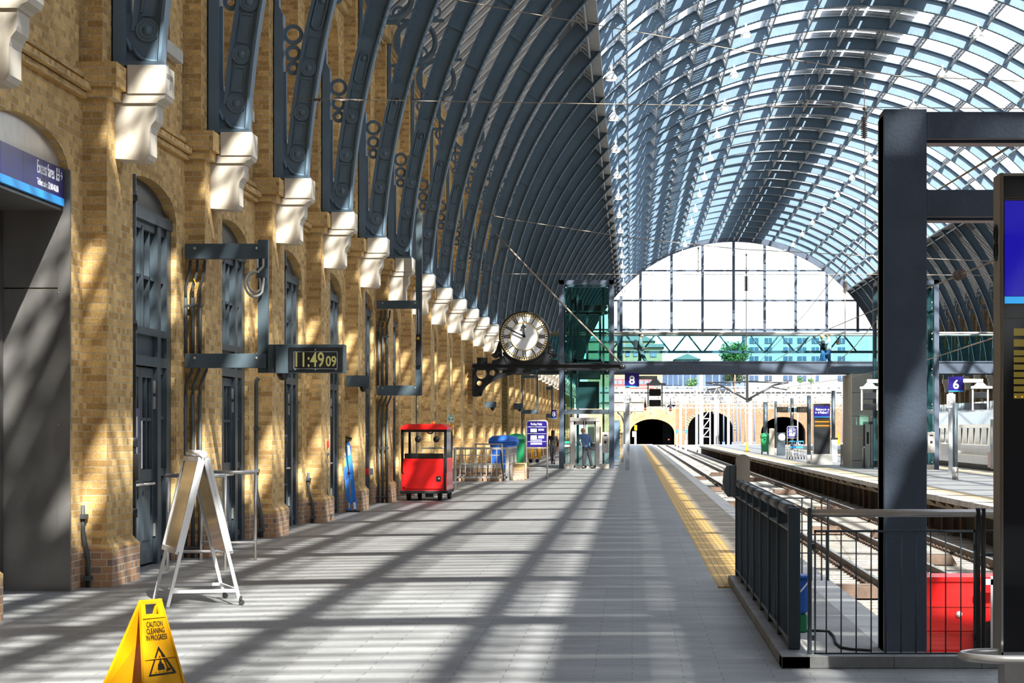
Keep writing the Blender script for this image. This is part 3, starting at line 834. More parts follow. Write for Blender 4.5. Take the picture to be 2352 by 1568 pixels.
# ---- steel portal with the excess fares sign
def portal():
    r = thing('steel_portal', 'brushed steel clad doorway with an arched head under the excess fares sign', 'doorway', (-6.2, YP(-1) + 2.0, 0))
    y0, y1 = YP(-1) + 2.0, YP(-1) + 5.45
    m = MB(); m.box(-6.60, -5.97, y1 - .05, y1 - .01, 0, 3.17); m.box(-6.60, -5.97, y1 - .05, y1 - .01, 3.185, 4.1)
    m.box(-6.03, -5.90, y1 - .055, y1 + .002, 0, 4.42)
    for px, py in ((30, 1279), (134, 1279), (30, 976), (134, 976), (30, 648), (134, 672)):
        m.lathe([(.009, -.0), (.009, -.006), (0, -.007)], (UX(px, y1 - .05), y1 - .05, VZ(py, y1 - .05)), 'y', 8)
    m.build('jamb_cladding', 'stainless_dark', r)
    m = MB(); pts = [(y0 + 1.725 - 1.725 * math.cos(PI * i / 16), 4.38 + .40 * math.sin(PI * i / 16) ** .8) for i in range(17)]
    m.prism(pts, -6.06, -6.0, 'x'); m.build('arched_fascia', 'stainless', r)
    m = MB(); m.box(-6.6, -5.99, y0, y1 - .06, 3.99, 4.02); m.build('soffit', 'stainless_dark', r)
    m = MB(); m.box(-6.66, -6.6, y0, y1, 0, 4.0); m.box(-6.64, -6.59, y1 - .6, y1 - .1, .2, 3.1); m.build('shutter', 'door_dark_grey', r)
    s = thing('station_sign', 'dark blue illuminated sign reading Excess fares above the steel portal', 'sign', (-5.95, y1 - 1.5, 4.0))
    for i in range(4):
        a = y1 - .10 - .86 * (i + 1); m = MB(); m.box(-5.99, -5.955, a + .004, a + .856, 4.11, 4.42)
        m.build('sign_panel', 'navy_sign', s)
    m = MB(); m.box(-5.99, -5.95, y0 + .1, y1 - .10, 4.03, 4.11); m.build('stripe', 'cyan_stripe', s)
    X = -5.952
    ye = y1 - .18
    text('Excess fares', 'lettering', 'letter_white', s, (X - .0015, ye - .34, 4.27), (0, 1, 0), (0, 0, 1), .19, 'RIGHT', ext=.001, fit=.72)
    text('Ticket sales 22.00-06.00', 'lettering', 'letter_white', s, (X - .0015, ye - .16, 4.15), (0, 1, 0), (0, 0, 1), .10, 'RIGHT', ext=.001, fit=.92)
    m = MB(); m.box(X - .001, X + .002, ye - .27, ye - .13, 4.27, 4.40); ic = m.build('ticket_symbol', 'letter_white', s)
    m = MB(); m.box(X + .002, X + .004, ye - .25, ye - .15, 4.345, 4.36); m.box(X + .002, X + .004, ye - .23, ye - .17, 4.30, 4.32); m.lathe([(.02, 0), (.02, .003), (0, .003)], (X + .002, ye - .2, 4.38), 'x', 8)
    m.build('symbol_detail', 'navy_sign', ic)
    m = MB()
    a = ye - .02
    m.bar((X, a - .07, 4.335), (X, a + .02, 4.335), .004, .012, (0, 0, 1)); m.bar((X, a - .02, 4.375), (X, a + .022, 4.333), .004, .012, (0, 0, 1)); m.bar((X, a - .02, 4.295), (X, a + .022, 4.337), .004, .012, (0, 0, 1))
    m.build('arrow', 'letter_white', s)
portal()

# ---- pipes and conduits on the piers
def pipe(name, label, pts, r, m='conduit_grey', clips=(), cat='pipe', group=None):
    b = MB(); b.tube(pts, r, 10); base = pts[0] if pts[0][2] < pts[-1][2] else pts[-1]
    o = b.build(name, m, None, base); tag(o, label, cat, group)
    if clips:
        for (x, y, z) in clips: c = MB(); c.box(x - .04, x + .05, y - r - .03, y + r + .03, z - .025, z + .025); c.build('pipe_clip', m, o)
    return o
# cast iron drainpipes on the far corners of piers
for k, nm in ((0, 'first'), (2, 'third'), (4, 'fifth'), (6, 'seventh')):
    y = YP(k) + 1.50; x = -5.70
    o = pipe('drainpipe', 'black cast iron drainpipe running down beside the %s arched doorway' % nm, [(x, y, .0), (x, y, 4.6)], .055, 'black_paint', (), 'drainpipe', 'cast iron drainpipes')
    for z in (.75, 1.55, 2.88, 4.35): c = MB(); c.lathe([(.055, z - .06), (.075, z - .05), (.07, z), (.075, z + .05), (.055, z + .06)], (x, y, 0), 'z', 12); c.build('collar', 'black_paint', o)
    if k == 0: c = MB(); c.bbox(x - .07, x + .09, y - .07, y + .07, 1.12, 1.42, .01); c.build('inspection_cover', 'black_paint', o)
def stub(px, py0, pyk, py1, Y, name, label, dx, red=False):
    xt = UX(px, Y); xb = UX(px + dx, Y); zt = VZ(py0, Y); zk = VZ(pyk, Y)
    o = pipe('conduit_stub', label, [(xb, Y, 0), (xb, Y, zk - .25), (xt, Y, zk + .05), (xt, Y, zt)], .026, 'conduit_grey', [(xt, Y, zt - .12), (xb, Y, .1)], 'conduit')
    if red:
        m = MB(); m.bbox(xt - .05, xt + .05, Y - .05, Y + .03, zt, zt + .13, .01); m.build('call_point', 'signal_red', o)
stub(190, 1160, 1230, 1345, 26.42, 's', 'bent grey conduit stub on the near brick pier beside the steel portal', 12)
stub(708, 1085, 1130, 1195, YP(3) - .09, 's', 'short bent grey conduit on the pier between the third and fourth doors', 11)
stub(749, 1028, 1130, 1193, YP(3) + .9, 's', 'bent grey conduit topped by a small red call point', 8, True)
y = YP(2) - .1
pipe('conduit', 'tall grey conduit bending outward at the foot of the third pier', [(UX(600, y), y, 0), (UX(600, y), y, .28), (UX(588, y), y, .75), (UX(588, y), y, 2.45), (UX(594, y), y, 2.5)], .035, 'conduit_grey', [(UX(588, y), y, 1.05), (UX(588, y), y, 1.7), (UX(600, y), y, .12)], 'conduit')

def bolt(m, x, y, z, r=.018): m.lathe([(r, 0), (r, -.008), (r * .5, -.014), (0, -.014)], (x, y, z), 'y', 8)
# ---- wall frames carrying conduits, clock and cameras
def wall_frame(Y, xl, xr, beams, post, label, dangling=True):
    r = thing('bracket_frame', label, 'bracket', (xl, Y, beams[-1][1]))
    for z1, z0 in beams:
        m = MB(); m.bbox(xl, xr, Y - .06, Y + .06, z0, z1, .006); b = m.build('crossbeam', 'steel_blue_box', r)
        m = MB(); bolt(m, xl + .13, Y - .06, z1 - .06); bolt(m, xr - .13, Y - .06, z1 - .06); m.build('screw', 'stainless', b)
    x0, x1, z0, z1 = post; m = MB(); m.bbox(x0, x1, Y + .0, Y + .12, z0, z1, .006); m.build('post', 'steel_blue_box', r)
    return r
Yf = YP(1) - .22
zb = [(VZ(560, Yf), VZ(595, Yf)), (VZ(812, Yf), VZ(845, Yf))]
wf = wall_frame(Yf, UX(426, Yf), UX(613, Yf), zb, (UX(592, Yf), UX(615, Yf), VZ(856, Yf), VZ(550, Yf)), 'blue-grey box frame with two crossbeams on the second pier holding the digital clock')
m = MB(); x = UX(603, Yf)
for cx_, r_ in ((0, .0), (1, .035)):
    P_ = [(x - .06 + .08 * cx_, zb[0][1]), (x - .06 + .08 * cx_, zb[0][1] - .10)]
    for i_ in range(15):
        a_ = rad(70 + 250 * i_ / 14); P_.append((x - .09 + (.105 + r_) * math.cos(a_) * .9 - .0, zb[0][1] - .31 - r_ * .6 + (.13 + r_) * math.sin(a_)))
    P_.append((x - .03 + .06 * cx_, zb[0][1] - .25)); m.tube([(p_[0], Yf - .05 - .03 * cx_, p_[1]) for p_ in P_], .017, 8)
m.build('flexible_hose', 'flex_grey', wf)
m = MB(); m.bbox(x - .07, x + .06, Yf - .07, Yf, zb[0][1] - .25, zb[0][1] - .12, .006); m.build('junction_box', 'steel_blue_box', wf)
def conduit_bundle(Y, x0, dx, ztop, zmid, n, label, zbeam=None, zbot=0.0):
    r = thing('conduit_bundle', label, 'conduit', (x0, Y, zbot))
    for i in range(n):
        x = x0 + dx * i; m = MB()
        m.tube([(x, Y, zbot), (x, Y, zmid - .35)], .026, 8); m.tube([(x, Y, zmid + .15), (x, Y, ztop - .5)], .026, 8)
        m.tube([(x, Y, ztop - .5), (x, Y, ztop - .35), (x + .06, Y - .02, ztop - .15), (x + .07, Y - .02, ztop)], .02, 8)
        m.tube([(x, Y, zmid - .35), (x + .01, Y, zmid - .22), (x + .09, Y - .02, zmid - .02), (x + .09, Y - .02, zmid)], .02, 8)
        for z in (.12, 1.25, ztop - .62): m.box(x - .045, x + .045, Y - .03, Y + .03, z, z + .03)
        m.build('conduit_tube', 'conduit_grey', r)
    m = MB(); m.tube([(x0 + dx, Y - .04, ztop - .42), (x0 + dx + .06, Y - .05, ztop - .36), (x0 + dx + .02, Y - .05, ztop - .25)], .007, 6); m.build('earth_wire', 'caution_yellow', r)
    return r
conduit_bundle(YP(1) - .08, UX(429, YP(1)), .095, zb[0][1], zb[1][1], 3, 'three grey conduits clipped to the second pier behind the box frame')
# digital clock
def digital_clock():
    Y = Yf - .03; r = thing('digital_clock', 'black digital clock board showing 11:49 beside the box frame', 'clock', (UX(617, Y), Y, VZ(856, Y)))
    X0, XM, X1 = UX(617, Y), UX(664, Y), UX(792, Y); z0, z1 = VZ(856, Y), VZ(791, Y)
    m = MB(); m.bbox(X0, X1, Y - .05, Y + .20, z0, z1, .006); m.build('housing', 'steel_blue_box', r)
    m = MB(); m.bbox(UX(636, Y), XM, Y - .13, Y - .05, z0 - .01, z1 - .02, .006); bolt(m, UX(624, Y), Y - .05, (z0 + z1) / 2 - .02); m.build('side_box', 'steel_blue_box', r)
    m = MB(); m.box(XM + .01, X1 - .02, Y - .075, Y - .05, z0 + .03, z1 - .04); f = m.build('screen', 'black_paint', r)
    m = MB()
    a, b = UX(677, Y), UX(776, Y); c, d = VZ(847, Y), VZ(808, Y)
    for p, q in (((a, c), (b, c)), ((b, c), (b, d)), ((b, d), (a, d)), ((a, d), (a, c))): m.bar((p[0], Y - .077, p[1]), (q[0], Y - .077, q[1]), .006, .006, (0, 1, 0))
    for px, py in ((680, 849), (726, 849), (773, 849), (726, 803)): bolt(m, UX(px, Y), Y - .075, VZ(py, Y), .009)
    m.build('bezel', 'galvanised', f)
    text('11:49', 'lettering', 'led_olive', f, (UX(680.5, Y), Y - .078, VZ(842, Y)), (1, 0, 0), (0, 0, 1), .27, 'LEFT', .86, bold=.003, fit=(747 - 681.5) / F * Y)
    text('09', 'lettering', 'led_olive', f, (UX(750, Y), Y - .078, VZ(841, Y)), (1, 0, 0), (0, 0, 1), .19, 'LEFT', .86, bold=.003, fit=(774 - 750) / F * Y)
    m = MB(); m.lathe([(.09, 0), (.08, -.04), (.05, -.09), (0, -.10)], (UX(650, Y), Y + .02, z0), 'z', 14); m.build('camera_dome', 'black_paint', r)
digital_clock()
Y = YP(5) - .35
wf = wall_frame(Y, UX(866, Y), UX(967, Y), [(VZ(690, Y), VZ(709, Y)), (VZ(885, Y), VZ(908, Y))], (UX(955, Y), UX(969, Y), VZ(908, Y), VZ(487, Y)), 'dark box frame with a tall post high on the wall before the red tug')
m = MB(); m.bbox(UX(956, Y), UX(968, Y), Y - .09, Y, VZ(840, Y), VZ(768, Y), .008); m.build('speaker_box', 'black_paint', wf)
m = MB(); m.bbox(UX(958.5, Y), UX(964, Y), Y - .1, Y - .09, VZ(780, Y), VZ(774, Y), .002); m.build('label_plate', 'caution_yellow', wf)
m = MB(); m.tube([(UX(957, Y), Y - .05, VZ(709, Y)), (UX(957, Y), Y - .05, VZ(770, Y))], .012, 6); m.tube([(UX(962, Y), Y - .05, VZ(709, Y)), (UX(962, Y), Y - .05, VZ(770, Y))], .012, 6); m.build('cable', 'flex_grey', wf)
conduit_bundle(YP(5) - .08, UX(870, YP(5)), .10, VZ(711, Y), VZ(908, Y), 3, 'three dark conduits down the sixth pier left of the red tug')
def cctv_bracket(px0, px1, py0, py1, Y, label):
    r = thing('camera_bracket', label, 'camera', (UX(px0, Y), Y, VZ(py1, Y)), 'ceiling dome cameras on short wall brackets')
    m = MB(); m.bbox(UX(px0, Y), UX(px1, Y), Y - .06, Y + .06, VZ(py1, Y), VZ(py0, Y), .006); bolt(m, (UX(px0, Y) + UX(px1, Y)) / 2, Y - .06, (VZ(py0, Y) + VZ(py1, Y)) / 2); m.build('arm', 'steel_blue_box', r)
    m = MB(); x = UX(px1, Y) - .13; m.lathe([(.08, 0), (.075, -.03), (.05, -.09), (0, -.11)], (x, Y, VZ(py1, Y)), 'z', 12); m.build('camera_dome', 'black_paint', r)
cctv_bracket(796, 849, 862, 888, YP(4) - .2, 'small box bracket with a dome camera above the leaning blue ladder')
cctv_bracket(1114, 1140, 922, 936, YP(10) - .1, 'small box bracket with a dome camera below the round clock arm')
cctv_bracket(1180, 1200, 926, 940, YP(15) - .1, 'small dome camera bracket just beyond the bins')
for (a, b, c, d, e, k, lab) in ((1193, 1236, 861, 941, 858, 17, 'distant dark box frame seen beneath the clock bracket'), (1241, 1270, 888, 950, 885, 23, 'farthest dark box frame seen just left of the glass lift')):
    Y = YP(k) - .3
    wall_frame(Y, UX(a, Y), UX(b, Y), [(VZ(c, Y), VZ(c + 7, Y)), (VZ(d, Y), VZ(d + 9, Y))], (UX(b - 4, Y), UX(b, Y), VZ(d + 10, Y), VZ(e, Y)), lab)
    conduit_bundle(YP(k) - .08, UX(a + 2, Y), .12, VZ(c + 8, Y), VZ(d + 9, Y), 2, 'two thin conduits behind the %s' % lab.replace(' seen', ','))

# ---- station clock on its bracket
def station_clock():
    Y = 87.0; P = F / Y
    r = thing('station_clock', 'large round white faced clock with gold rings on an iron bracket arm', 'clock', (UX(1205, Y), Y, VZ(773, Y)))
    c = Vector((UX(1205, Y), Y, VZ(773, Y))); R = 57.5 / P
    m = MB(); m.lathe([(R * .9, .32), (R, .30), (R * 1.02, .2), (R * 1.02, -.2), (R * .99, -.26), (R * .955, -.27), (R * .95, -.22)], c, 'y', 64)
    m.build('rim', 'black_paint', r)
    m = MB(); m.lathe([(R * .955, -.215), (0, -.2151)], c, 'y', 64); m.lathe([(R * .94, .31), (0, .311)], c, 'y', 48); f = m.build('dial', 'clock_white', r)
    m = MB(); m.torus(c + Vector((0, -.225, 0)), R * .94, .018, 'y', 64, 6); m.torus(c + Vector((0, -.225, 0)), R * .835, .012, 'y', 64, 6); m.torus(c + Vector((0, -.225, 0)), R * .555, .013, 'y', 64, 6)
    m.build('gold_ring', 'gold', f)
    m = MB()
    for i in range(60):
        a = 2 * PI * i / 60; d = Vector((math.sin(a), 0, math.cos(a))); w = .05 if i % 5 == 0 else .032
        m.bar(c + d * R * .855 + Vector((0, -.222, 0)), c + d * R * .92 + Vector((0, -.222, 0)), w, .012, (0, 1, 0))
    m.build('minute_track', 'letter_black', f)
    nums = ['XII', 'I', 'II', 'III', 'IIII', 'V', 'VI', 'VII', 'VIII', 'IX', 'X', 'XI']
    for i, s_ in enumerate(nums):
        a = 2 * PI * i / 12; d = Vector((math.sin(a), 0, math.cos(a))); t = Vector((math.cos(a), 0, -math.sin(a)))
        n = MB(); widths = {'X': .085, 'V': .085, 'I': .048}; tot = sum(widths[q] for q in s_); u = -tot / 2
        r0, r1 = R * .585, R * .81
        def pp(x, rr): return c + t * x + d * rr + Vector((0, -.224, 0))
        for q in s_:
            w = widths[q]; x = u + w / 2
            if q == 'I': n.bar(pp(x, r0), pp(x, r1), .028, .01, (0, 1, 0))
            if q == 'X': n.bar(pp(x - .035, r1), pp(x + .035, r0), .026, .01, (0, 1, 0)); n.bar(pp(x + .035, r1), pp(x - .035, r0), .013, .01, (0, 1, 0))
            if q == 'V': n.bar(pp(x - .035, r1), pp(x, r0), .026, .01, (0, 1, 0)); n.bar(pp(x + .035, r1), pp(x, r0), .013, .01, (0, 1, 0))
            u += w
        for rr in (r0, r1): n.bar(pp(-tot / 2, rr), pp(tot / 2, rr), .010, .008, (0, 1, 0))
        n.build('numeral', 'letter_black', f)
    def hand(ang, L, nm, spade):
        h = MB(); a = rad(ang); d = Vector((math.sin(a), 0, math.cos(a))); o = c + Vector((0, -.30, 0)); t = Vector((math.cos(a), 0, -math.sin(a)))
        q = lambda x, y_: o + t * x + d * y_
        if spade:
            pr = [(-.025, 0), (-.02, L * .55), (-.09, L * .62), (-.10, L * .70), (-.05, L * .78), (0, L), (.05, L * .78), (.10, L * .70), (.09, L * .62), (.02, L * .55), (.025, 0)]
        else: pr = [(-.03, 0), (-.028, L * .5), (-.012, L), (.012, L), (.028, L * .5), (.03, 0)]
        h.loft([[q(x, y_) for x, y_ in pr], [q(x, y_) + Vector((0, -.012, 0)) for x, y_ in pr]]); h.lathe([(.05, 0), (.05, -.03), (0, -.035)], o, 'y', 12)
        h.build(nm, 'letter_black', r)
    hand(-5, R * .55, 'hour_hand', True); hand(-65, R * .84, 'minute_hand', False)
    # plinth with scrolled sides
    m = MB(); zt = VZ(834, Y)
    x0, x1 = UX(1130, Y), UX(1283, Y)
    m.prism([(c.x - .62, zt), (c.x + .62, zt), (c.x + .78, zt + .35), (c.x + .6, zt + .55), (c.x - .6, zt + .55), (c.x - .78, zt + .35)], Y - .16, Y + .16)
    m.build('plinth', 'black_paint', r)
    for s_ in (-1, 1):
        k = MB()
        e = abs((x0 if s_ < 0 else x1) - c.x)
        k.prism([(c.x + s_ * .6, zt), (c.x + s_ * e, zt), (c.x + s_ * (e - .02), zt + .1), (c.x + s_ * .98, zt + .13), (c.x + s_ * .7, zt + .3)], Y - .12, Y + .12)
        for cx, cz, rr in ((1.02, .26, .11), (.93, .42, .07), (.86, .6, .05), (1.08, .26, .04)):
            pts = []
            for i in range(22):
                a = i / 21 * 4.2 * PI / 2 * 1.4; q = rr * (1 - i / 30)
                pts.append((c.x + s_ * (cx + q * math.cos(a) * 1.2), Y - .05, zt + cz + q * math.sin(a)))
            k.tube(pts, .022, 6)
        k.prism([(c.x + s_ * .78, zt + .2), (c.x + s_ * 1.15, zt + .22), (c.x + s_ * 1.0, zt + .5), (c.x + s_ * .93, zt + .75), (c.x + s_ * .84, zt + .8)], Y - .02, Y + .04)
        k.build('scroll_ornament', 'black_paint', r)
    # arm
    b = thing('clock_bracket', 'long dark iron cantilever arm with curved brace under the round clock', 'bracket', (-5.66, Y, VZ(905, Y)))
    z1, z0 = VZ(834, Y), VZ(850, Y)
    m = MB(); m.box(-5.655, UX(1425, Y), Y - .14, Y + .14, z1 - .05, z1); m.box(-5.655, UX(1425, Y), Y - .03, Y + .03, z0, z1); m.box(-5.655, UX(1425, Y), Y - .12, Y + .12, z0, z0 + .035)
    x = -5.5
    while x < UX(1420, Y): rivet(m, Vector((x, Y - .12, z0 + .017)), (0, -1, 0), .016, .01); x += .32
    m.build('beam', 'black_paint', b)
    m = MB(); m.tube([(UX(1425, Y), Y, (z0 + z1) / 2), (UX(1427, Y), Y, (z0 + z1) / 2)], .12, 12); m.ball((UX(1431, Y), Y, (z0 + z1) / 2), .10, 12); m.build('finial', 'black_paint', b)
    m = MB(); zl = VZ(908, Y); xe = UX(1222, Y); xw = -5.655; n = 28; up = []; lo = []
    for i in range(n + 1):
        a = PI / 2 * i / n
        up.append((xw + .06 + (xe - xw - .06) * math.sin(a) ** 1.15, zl + .12 + (z0 - zl - .14) * (1 - math.cos(a) ** 1.25)))
    arc = []
    for i in range(n + 1):
        a = PI / 2 * i / n
        arc.append((xe - (xe - xw - .30) * math.cos(a), zl + .02 + (z0 - zl - .06) * math.sin(a)))
    rings = []
    for i, (x, zz) in enumerate(arc):
        x2, z2 = arc[min(i + 1, n)]; x1, z1_ = arc[max(i - 1, 0)]; d = Vector((x2 - x1, 0, z2 - z1_)).normalized(); nn = Vector((-d.z, 0, d.x)) * .055
        rings.append([Vector((x, Y - .12, zz)) - nn, Vector((x, Y + .12, zz)) - nn, Vector((x, Y + .12, zz)) + nn, Vector((x, Y - .12, zz)) + nn])
    m.loft(rings); m.bar((xw + .04, Y, zl), (xw + .33, Y, zl + .03), .24, .1); m.build('curved_brace', 'black_paint', b)
    m = MB(); m.box(xw, xw + .12, Y - .10, Y + .10, zl - .02, z0); m.build('wall_post', 'black_paint', b)
    m = MB(); zz = zl; holes = [(UX(1106, Y), VZ(858, Y), .185), (UX(1131, Y), VZ(856.5, Y), .105), (UX(1101, Y), VZ(880, Y), .09), (UX(1150, Y), VZ(853.5, Y), .06)]
    st = .022
    while zz < z0:
        # right limit of the spandrel plate is the brace
        s_ = min(1, max(0, (zz - zl - .02) / (z0 - zl - .06))); xr = xe - (xe - xw - .30) * math.sqrt(max(0, 1 - s_ * s_))
        cuts = []
        for hx, hz, hr in holes:
            if abs(zz - hz) < hr: w = math.sqrt(hr * hr - (zz - hz) ** 2); cuts.append((hx - w, hx + w))
        x = xw + .05
        for a_, e_ in sorted(cuts):
            if a_ > x and x < xr: m.box(x, min(a_, xr), Y - .03, Y + .03, zz, zz + st)
            x = max(x, e_)
        if x < xr: m.box(x, xr, Y - .03, Y + .03, zz, zz + st)
        zz += st
    m.build('pierced_plate', 'black_paint', b)
    for hx, hz, hr in holes[:3]: m = MB(); m.ring_plate((hx, Y, hz), hr, hr + .03, .10); m.build('ring', 'black_paint', b)
    m = MB(); m.bbox(UX(1096, Y), UX(1120, Y), Y - .1, Y + .1, z1, z1 + .2, .01); m.build('floodlight', 'black_paint', b)
    w = MB(); a = PT(1425, 832, Y); e = Vector((-4.78, Y - .7, VZ(541, Y)))
    w.tube([a, a.lerp(e, .33) + Vector((0, 0, -.04)), a.lerp(e, .66) + Vector((0, 0, -.04)), e], .035, 6)
    o = w.build('stay_cable', 'wire_brown', None, a); tag(o, 'long diagonal stay rope holding up the end of the clock arm', 'cable')
station_clock()

# ---- shiny barriers at the doors
def barrier(Y, x0, x1, label, zt=1.14, zl=.23):
    r = thing('door_barrier', label, 'barrier', (x0, Y, 0), 'stainless hoop barriers beside the doorways')
    m = MB(); m.tube([(x0 - .02, Y, zt), (x1, Y, zt)], .026, 10); m.build('top_rail', 'stainless', r)
    m = MB(); m.tube([(x0, Y, zl), (x1, Y, zl)], .02, 8); m.build('lower_rail', 'stainless', r)
    for x in (x0, x1): m = MB(); m.tube([(x, Y, 0), (x, Y, zt)], .02, 8); m.build('post', 'stainless', r)
barrier(29.55, -5.58, -4.89, 'nearest stainless barrier behind the white display board')
barrier(31.85, -5.58, -4.88, 'second stainless barrier between the display board and the second pier')
barrier(68.5, -5.85, -4.92, 'stainless barrier seen through the red tug windows', 1.17)

# painted marks on the side of the near corbel
K = [o for o in bpy.data.objects if o.name.startswith('stone_corbel') and abs(o.location.y - (YP(0) + .65)) < .1 and 'platform eight' in o.get('label', '')][0]
ORG[K.name] = Vector(K.location)
K.data = K.data.copy()
yk = K.location.y
text('XX OX', 'lettering', 'letter_black', K, (-5.098, yk - .2, 5.545), (0, 1, 0), (0, 0, 1), .075, 'LEFT', 1, .0008, 0, .36)
text('5', 'lettering', 'letter_black', K, (-5.098, yk - .03, 5.43), (0, 1, 0), (0, 0, 1), .09, 'LEFT', 1, .0008, 0)
# ------------------------------------------------------------------ foreground things
def lerp(a, b, t): return Vector(a).lerp(Vector(b), t)
def slab(m, A, B, Cc, D, th, n):
    """thin plate through four corners with thickness th along n"""
    n = Vector(n).normalized() * th
    m.loft([[Vector(A), Vector(B), Vector(Cc), Vector(D)], [Vector(A) + n, Vector(B) + n, Vector(Cc) + n, Vector(D) + n]])
def caution_sign():
    A, B = Vector((-3.165, 15.82, .60)), Vector((-3.06, 15.97, .60))
    Cn, Df = Vector((-3.10, 15.62, .0)), Vector((-2.90, 16.02, .0))
    En, Ff = Vector((-3.40, 15.66, .0)), Vector((-3.20, 16.06, .0))
    r = thing('caution_sign', 'yellow folding floor sign reading CAUTION CLEANING IN PROGRESS', 'sign', (-3.12, 15.85, 0))
    for nm, n0, f0 in (('front', Cn, Df), ('back', En, Ff)):
        u = (f0 - n0).normalized(); up = (lerp(A, B, .5) - lerp(n0, f0, .5)).normalized(); nrm = u.cross(up).normalized()
        if nm == 'back': nrm = -nrm
        m = MB()
        def q(s, t): return lerp(lerp(n0, A, t), lerp(f0, B, t), s)
        th = .012
        def patch(s0, s1, t0, t1, t=th): slab(m, q(s0, t0), q(s1, t0), q(s1, t1), q(s0, t1), t, -nrm)
        patch(0, 1, .02, .84); patch(0, .22, .84, .955); patch(.78, 1, .84, .955); patch(0, 1, .955, 1.0)
        # raised rim, ribs and feet
        for s0, s1, t0, t1 in ((0, .05, .02, 1), (.95, 1, .02, 1), (.0, 1, .37, .378), (.05, .95, .80, .815)):
            o = nrm * .006; slab(m, q(s0, t0) + o, q(s1, t0) + o, q(s1, t1) + o, q(s0, t1) + o, .008, -nrm)
        m.bar(q(.08, .0), q(.08, .03), .03, .02); m.bar(q(.92, .0), q(.92, .03), .03, .02)
        p = m.build('sign_panel', 'caution_yellow', r)
        if nm == 'front':
            o = nrm * .001
            base = lerp(q(.5, .5), q(.5, .5), 0)
            for s_, t in (('CAUTION', .71), ('CLEANING', .64), ('IN PROGRESS', .57)):
                w = {'CAUTION': .15, 'CLEANING': .17, 'IN PROGRESS': .20}[s_]
                ob = text(s_, 'lettering', 'letter_black', p, ORG[p.name], (1, 0, 0), (0, 1, 0), .05, 'CENTER', 1, .0003, 0, fit=w)
                for v in ob.data.vertices:
                    tt = t + v.co.y / (lerp(A, B, .5) - lerp(n0, f0, .5)).length; ww = (q(1, tt) - q(0, tt)).length
                    v.co = q(.5 + v.co.x / ww, tt) + nrm * (.0012 + v.co.z) - ORG[p.name]
            tri = [q(.5, .50), q(.86, .20), q(.14, .20)]
            g = MB()
            ctr = (tri[0] + tri[1] + tri[2]) / 3
            for i in range(3):
                a, b = tri[i], tri[(i + 1) % 3]; ia, ib = lerp(a, ctr, .16), lerp(b, ctr, .16)
                slab(g, a + o, b + o, ib + o, ia + o, .002, nrm)
            # bucket, mop and drops
            for poly in ([(.40, .255), (.58, .255), (.56, .315), (.42, .315)], [(.44, .318), (.54, .318), (.52, .34), (.46, .34)], [(.55, .42), (.57, .42), (.68, .26), (.66, .26)], [(.62, .24), (.74, .24), (.72, .262), (.64, .262)], [(.49, .345), (.52, .345), (.50, .40), (.48, .40)]):
                slab(g, *[q(a, b) + o for a, b in poly], .002, nrm)
            for a in (.32, .42, .52, .62): slab(g, *[q(a + x, .228 + y_) + o for x, y_ in ((0, 0), (.03, 0), (.03, .006), (0, .006))], .002, nrm)
            g.build('warning_triangle', 'letter_black', p)
caution_sign()

def display_board():
    FL = Vector((-4.44, 23.5, 0)); u = Vector((.66, .24, 0)); v = Vector((-.32, .98, 0))
    FR, BL, BR = FL + u, FL + v, FL + u + v; up = Vector((0, 0, 1.44))
    TF = (FL + FR) / 2 + up; TB = (BL + BR) / 2 + up
    r = thing('display_board', 'white A-frame poster board on castors in front of the doors', 'display board', FL)
    for a, b in ((FL, TF), (FR, TF), (BL, TB), (BR, TB)):
        m = MB(); z0 = .07 if a in (FR, BR) else 0.0
        m.bar(lerp(a, b, z0 / 1.44), b, .032, .032, (u.x, u.y, 0)); m.build('leg', 'white_metal', r)
    m = MB(); L = lambda a, b, t: lerp(a, b, t)
    t = .10
    pts = [L(FL, TF, t), L(FR, TF, t), L(BR, TB, t), L(BL, TB, t)]
    for i in range(4): m.bar(pts[i], pts[(i + 1) % 4], .022, .03)
    m.build('frame_rail', 'white_metal', r)
    m = MB(); m.tube([TF + Vector((0, -.02, .02)), TB + Vector((0, .02, .02))], .035, 12); m.build('hinge_cap', 'white_metal', r)
    for a, c, s_ in ((FL, BL, -1), (FR, BR, 1)):
        n = (TF - a).cross(v).normalized(); n = n if n.x * s_ > 0 else -n
        A0, A1, B1, B0 = L(a, TF, .36), L(a, TF, .97), L(c, TB, .97), L(c, TB, .36)
        m = MB(); o = n * .018
        e = v.normalized() * .02; w = (TF - a).normalized() * .02
        slab(m, A0 + o, B0 + o, B1 + o, A1 + o, .02, n); p = m.build('poster_panel', 'poster_film', r)
        fr = MB()
        for q0, q1 in ((A0, A1), (A1, B1), (B1, B0), (B0, A0)): fr.bar(q0 + n * .035, q1 + n * .035, .05, .03, n)
        for q0, q1 in ((A0, A1), (B0, B1)): fr.bar(q0 + n * .005, q1 + n * .005, .04, .03, n)
        fr.build('poster_frame', 'white_metal', p)
        m = MB(); slab(m, A0 - n * .002, B0 - n * .002, B1 - n * .002, A1 - n * .002, .01, n); m.build('backing', 'poster_film', p)
    for a in (FR, BR):
        m = MB(); m.lathe([(.022, -.012), (.028, -.008), (.028, .008), (.022, .012)], a + Vector((.01, .0, .029)), 'y', 14, cap=True); m.box(a.x - .012, a.x + .012, a.y - .02, a.y + .02, .05, .09)
        m.build('castor', 'black_rubber', r)
display_board()

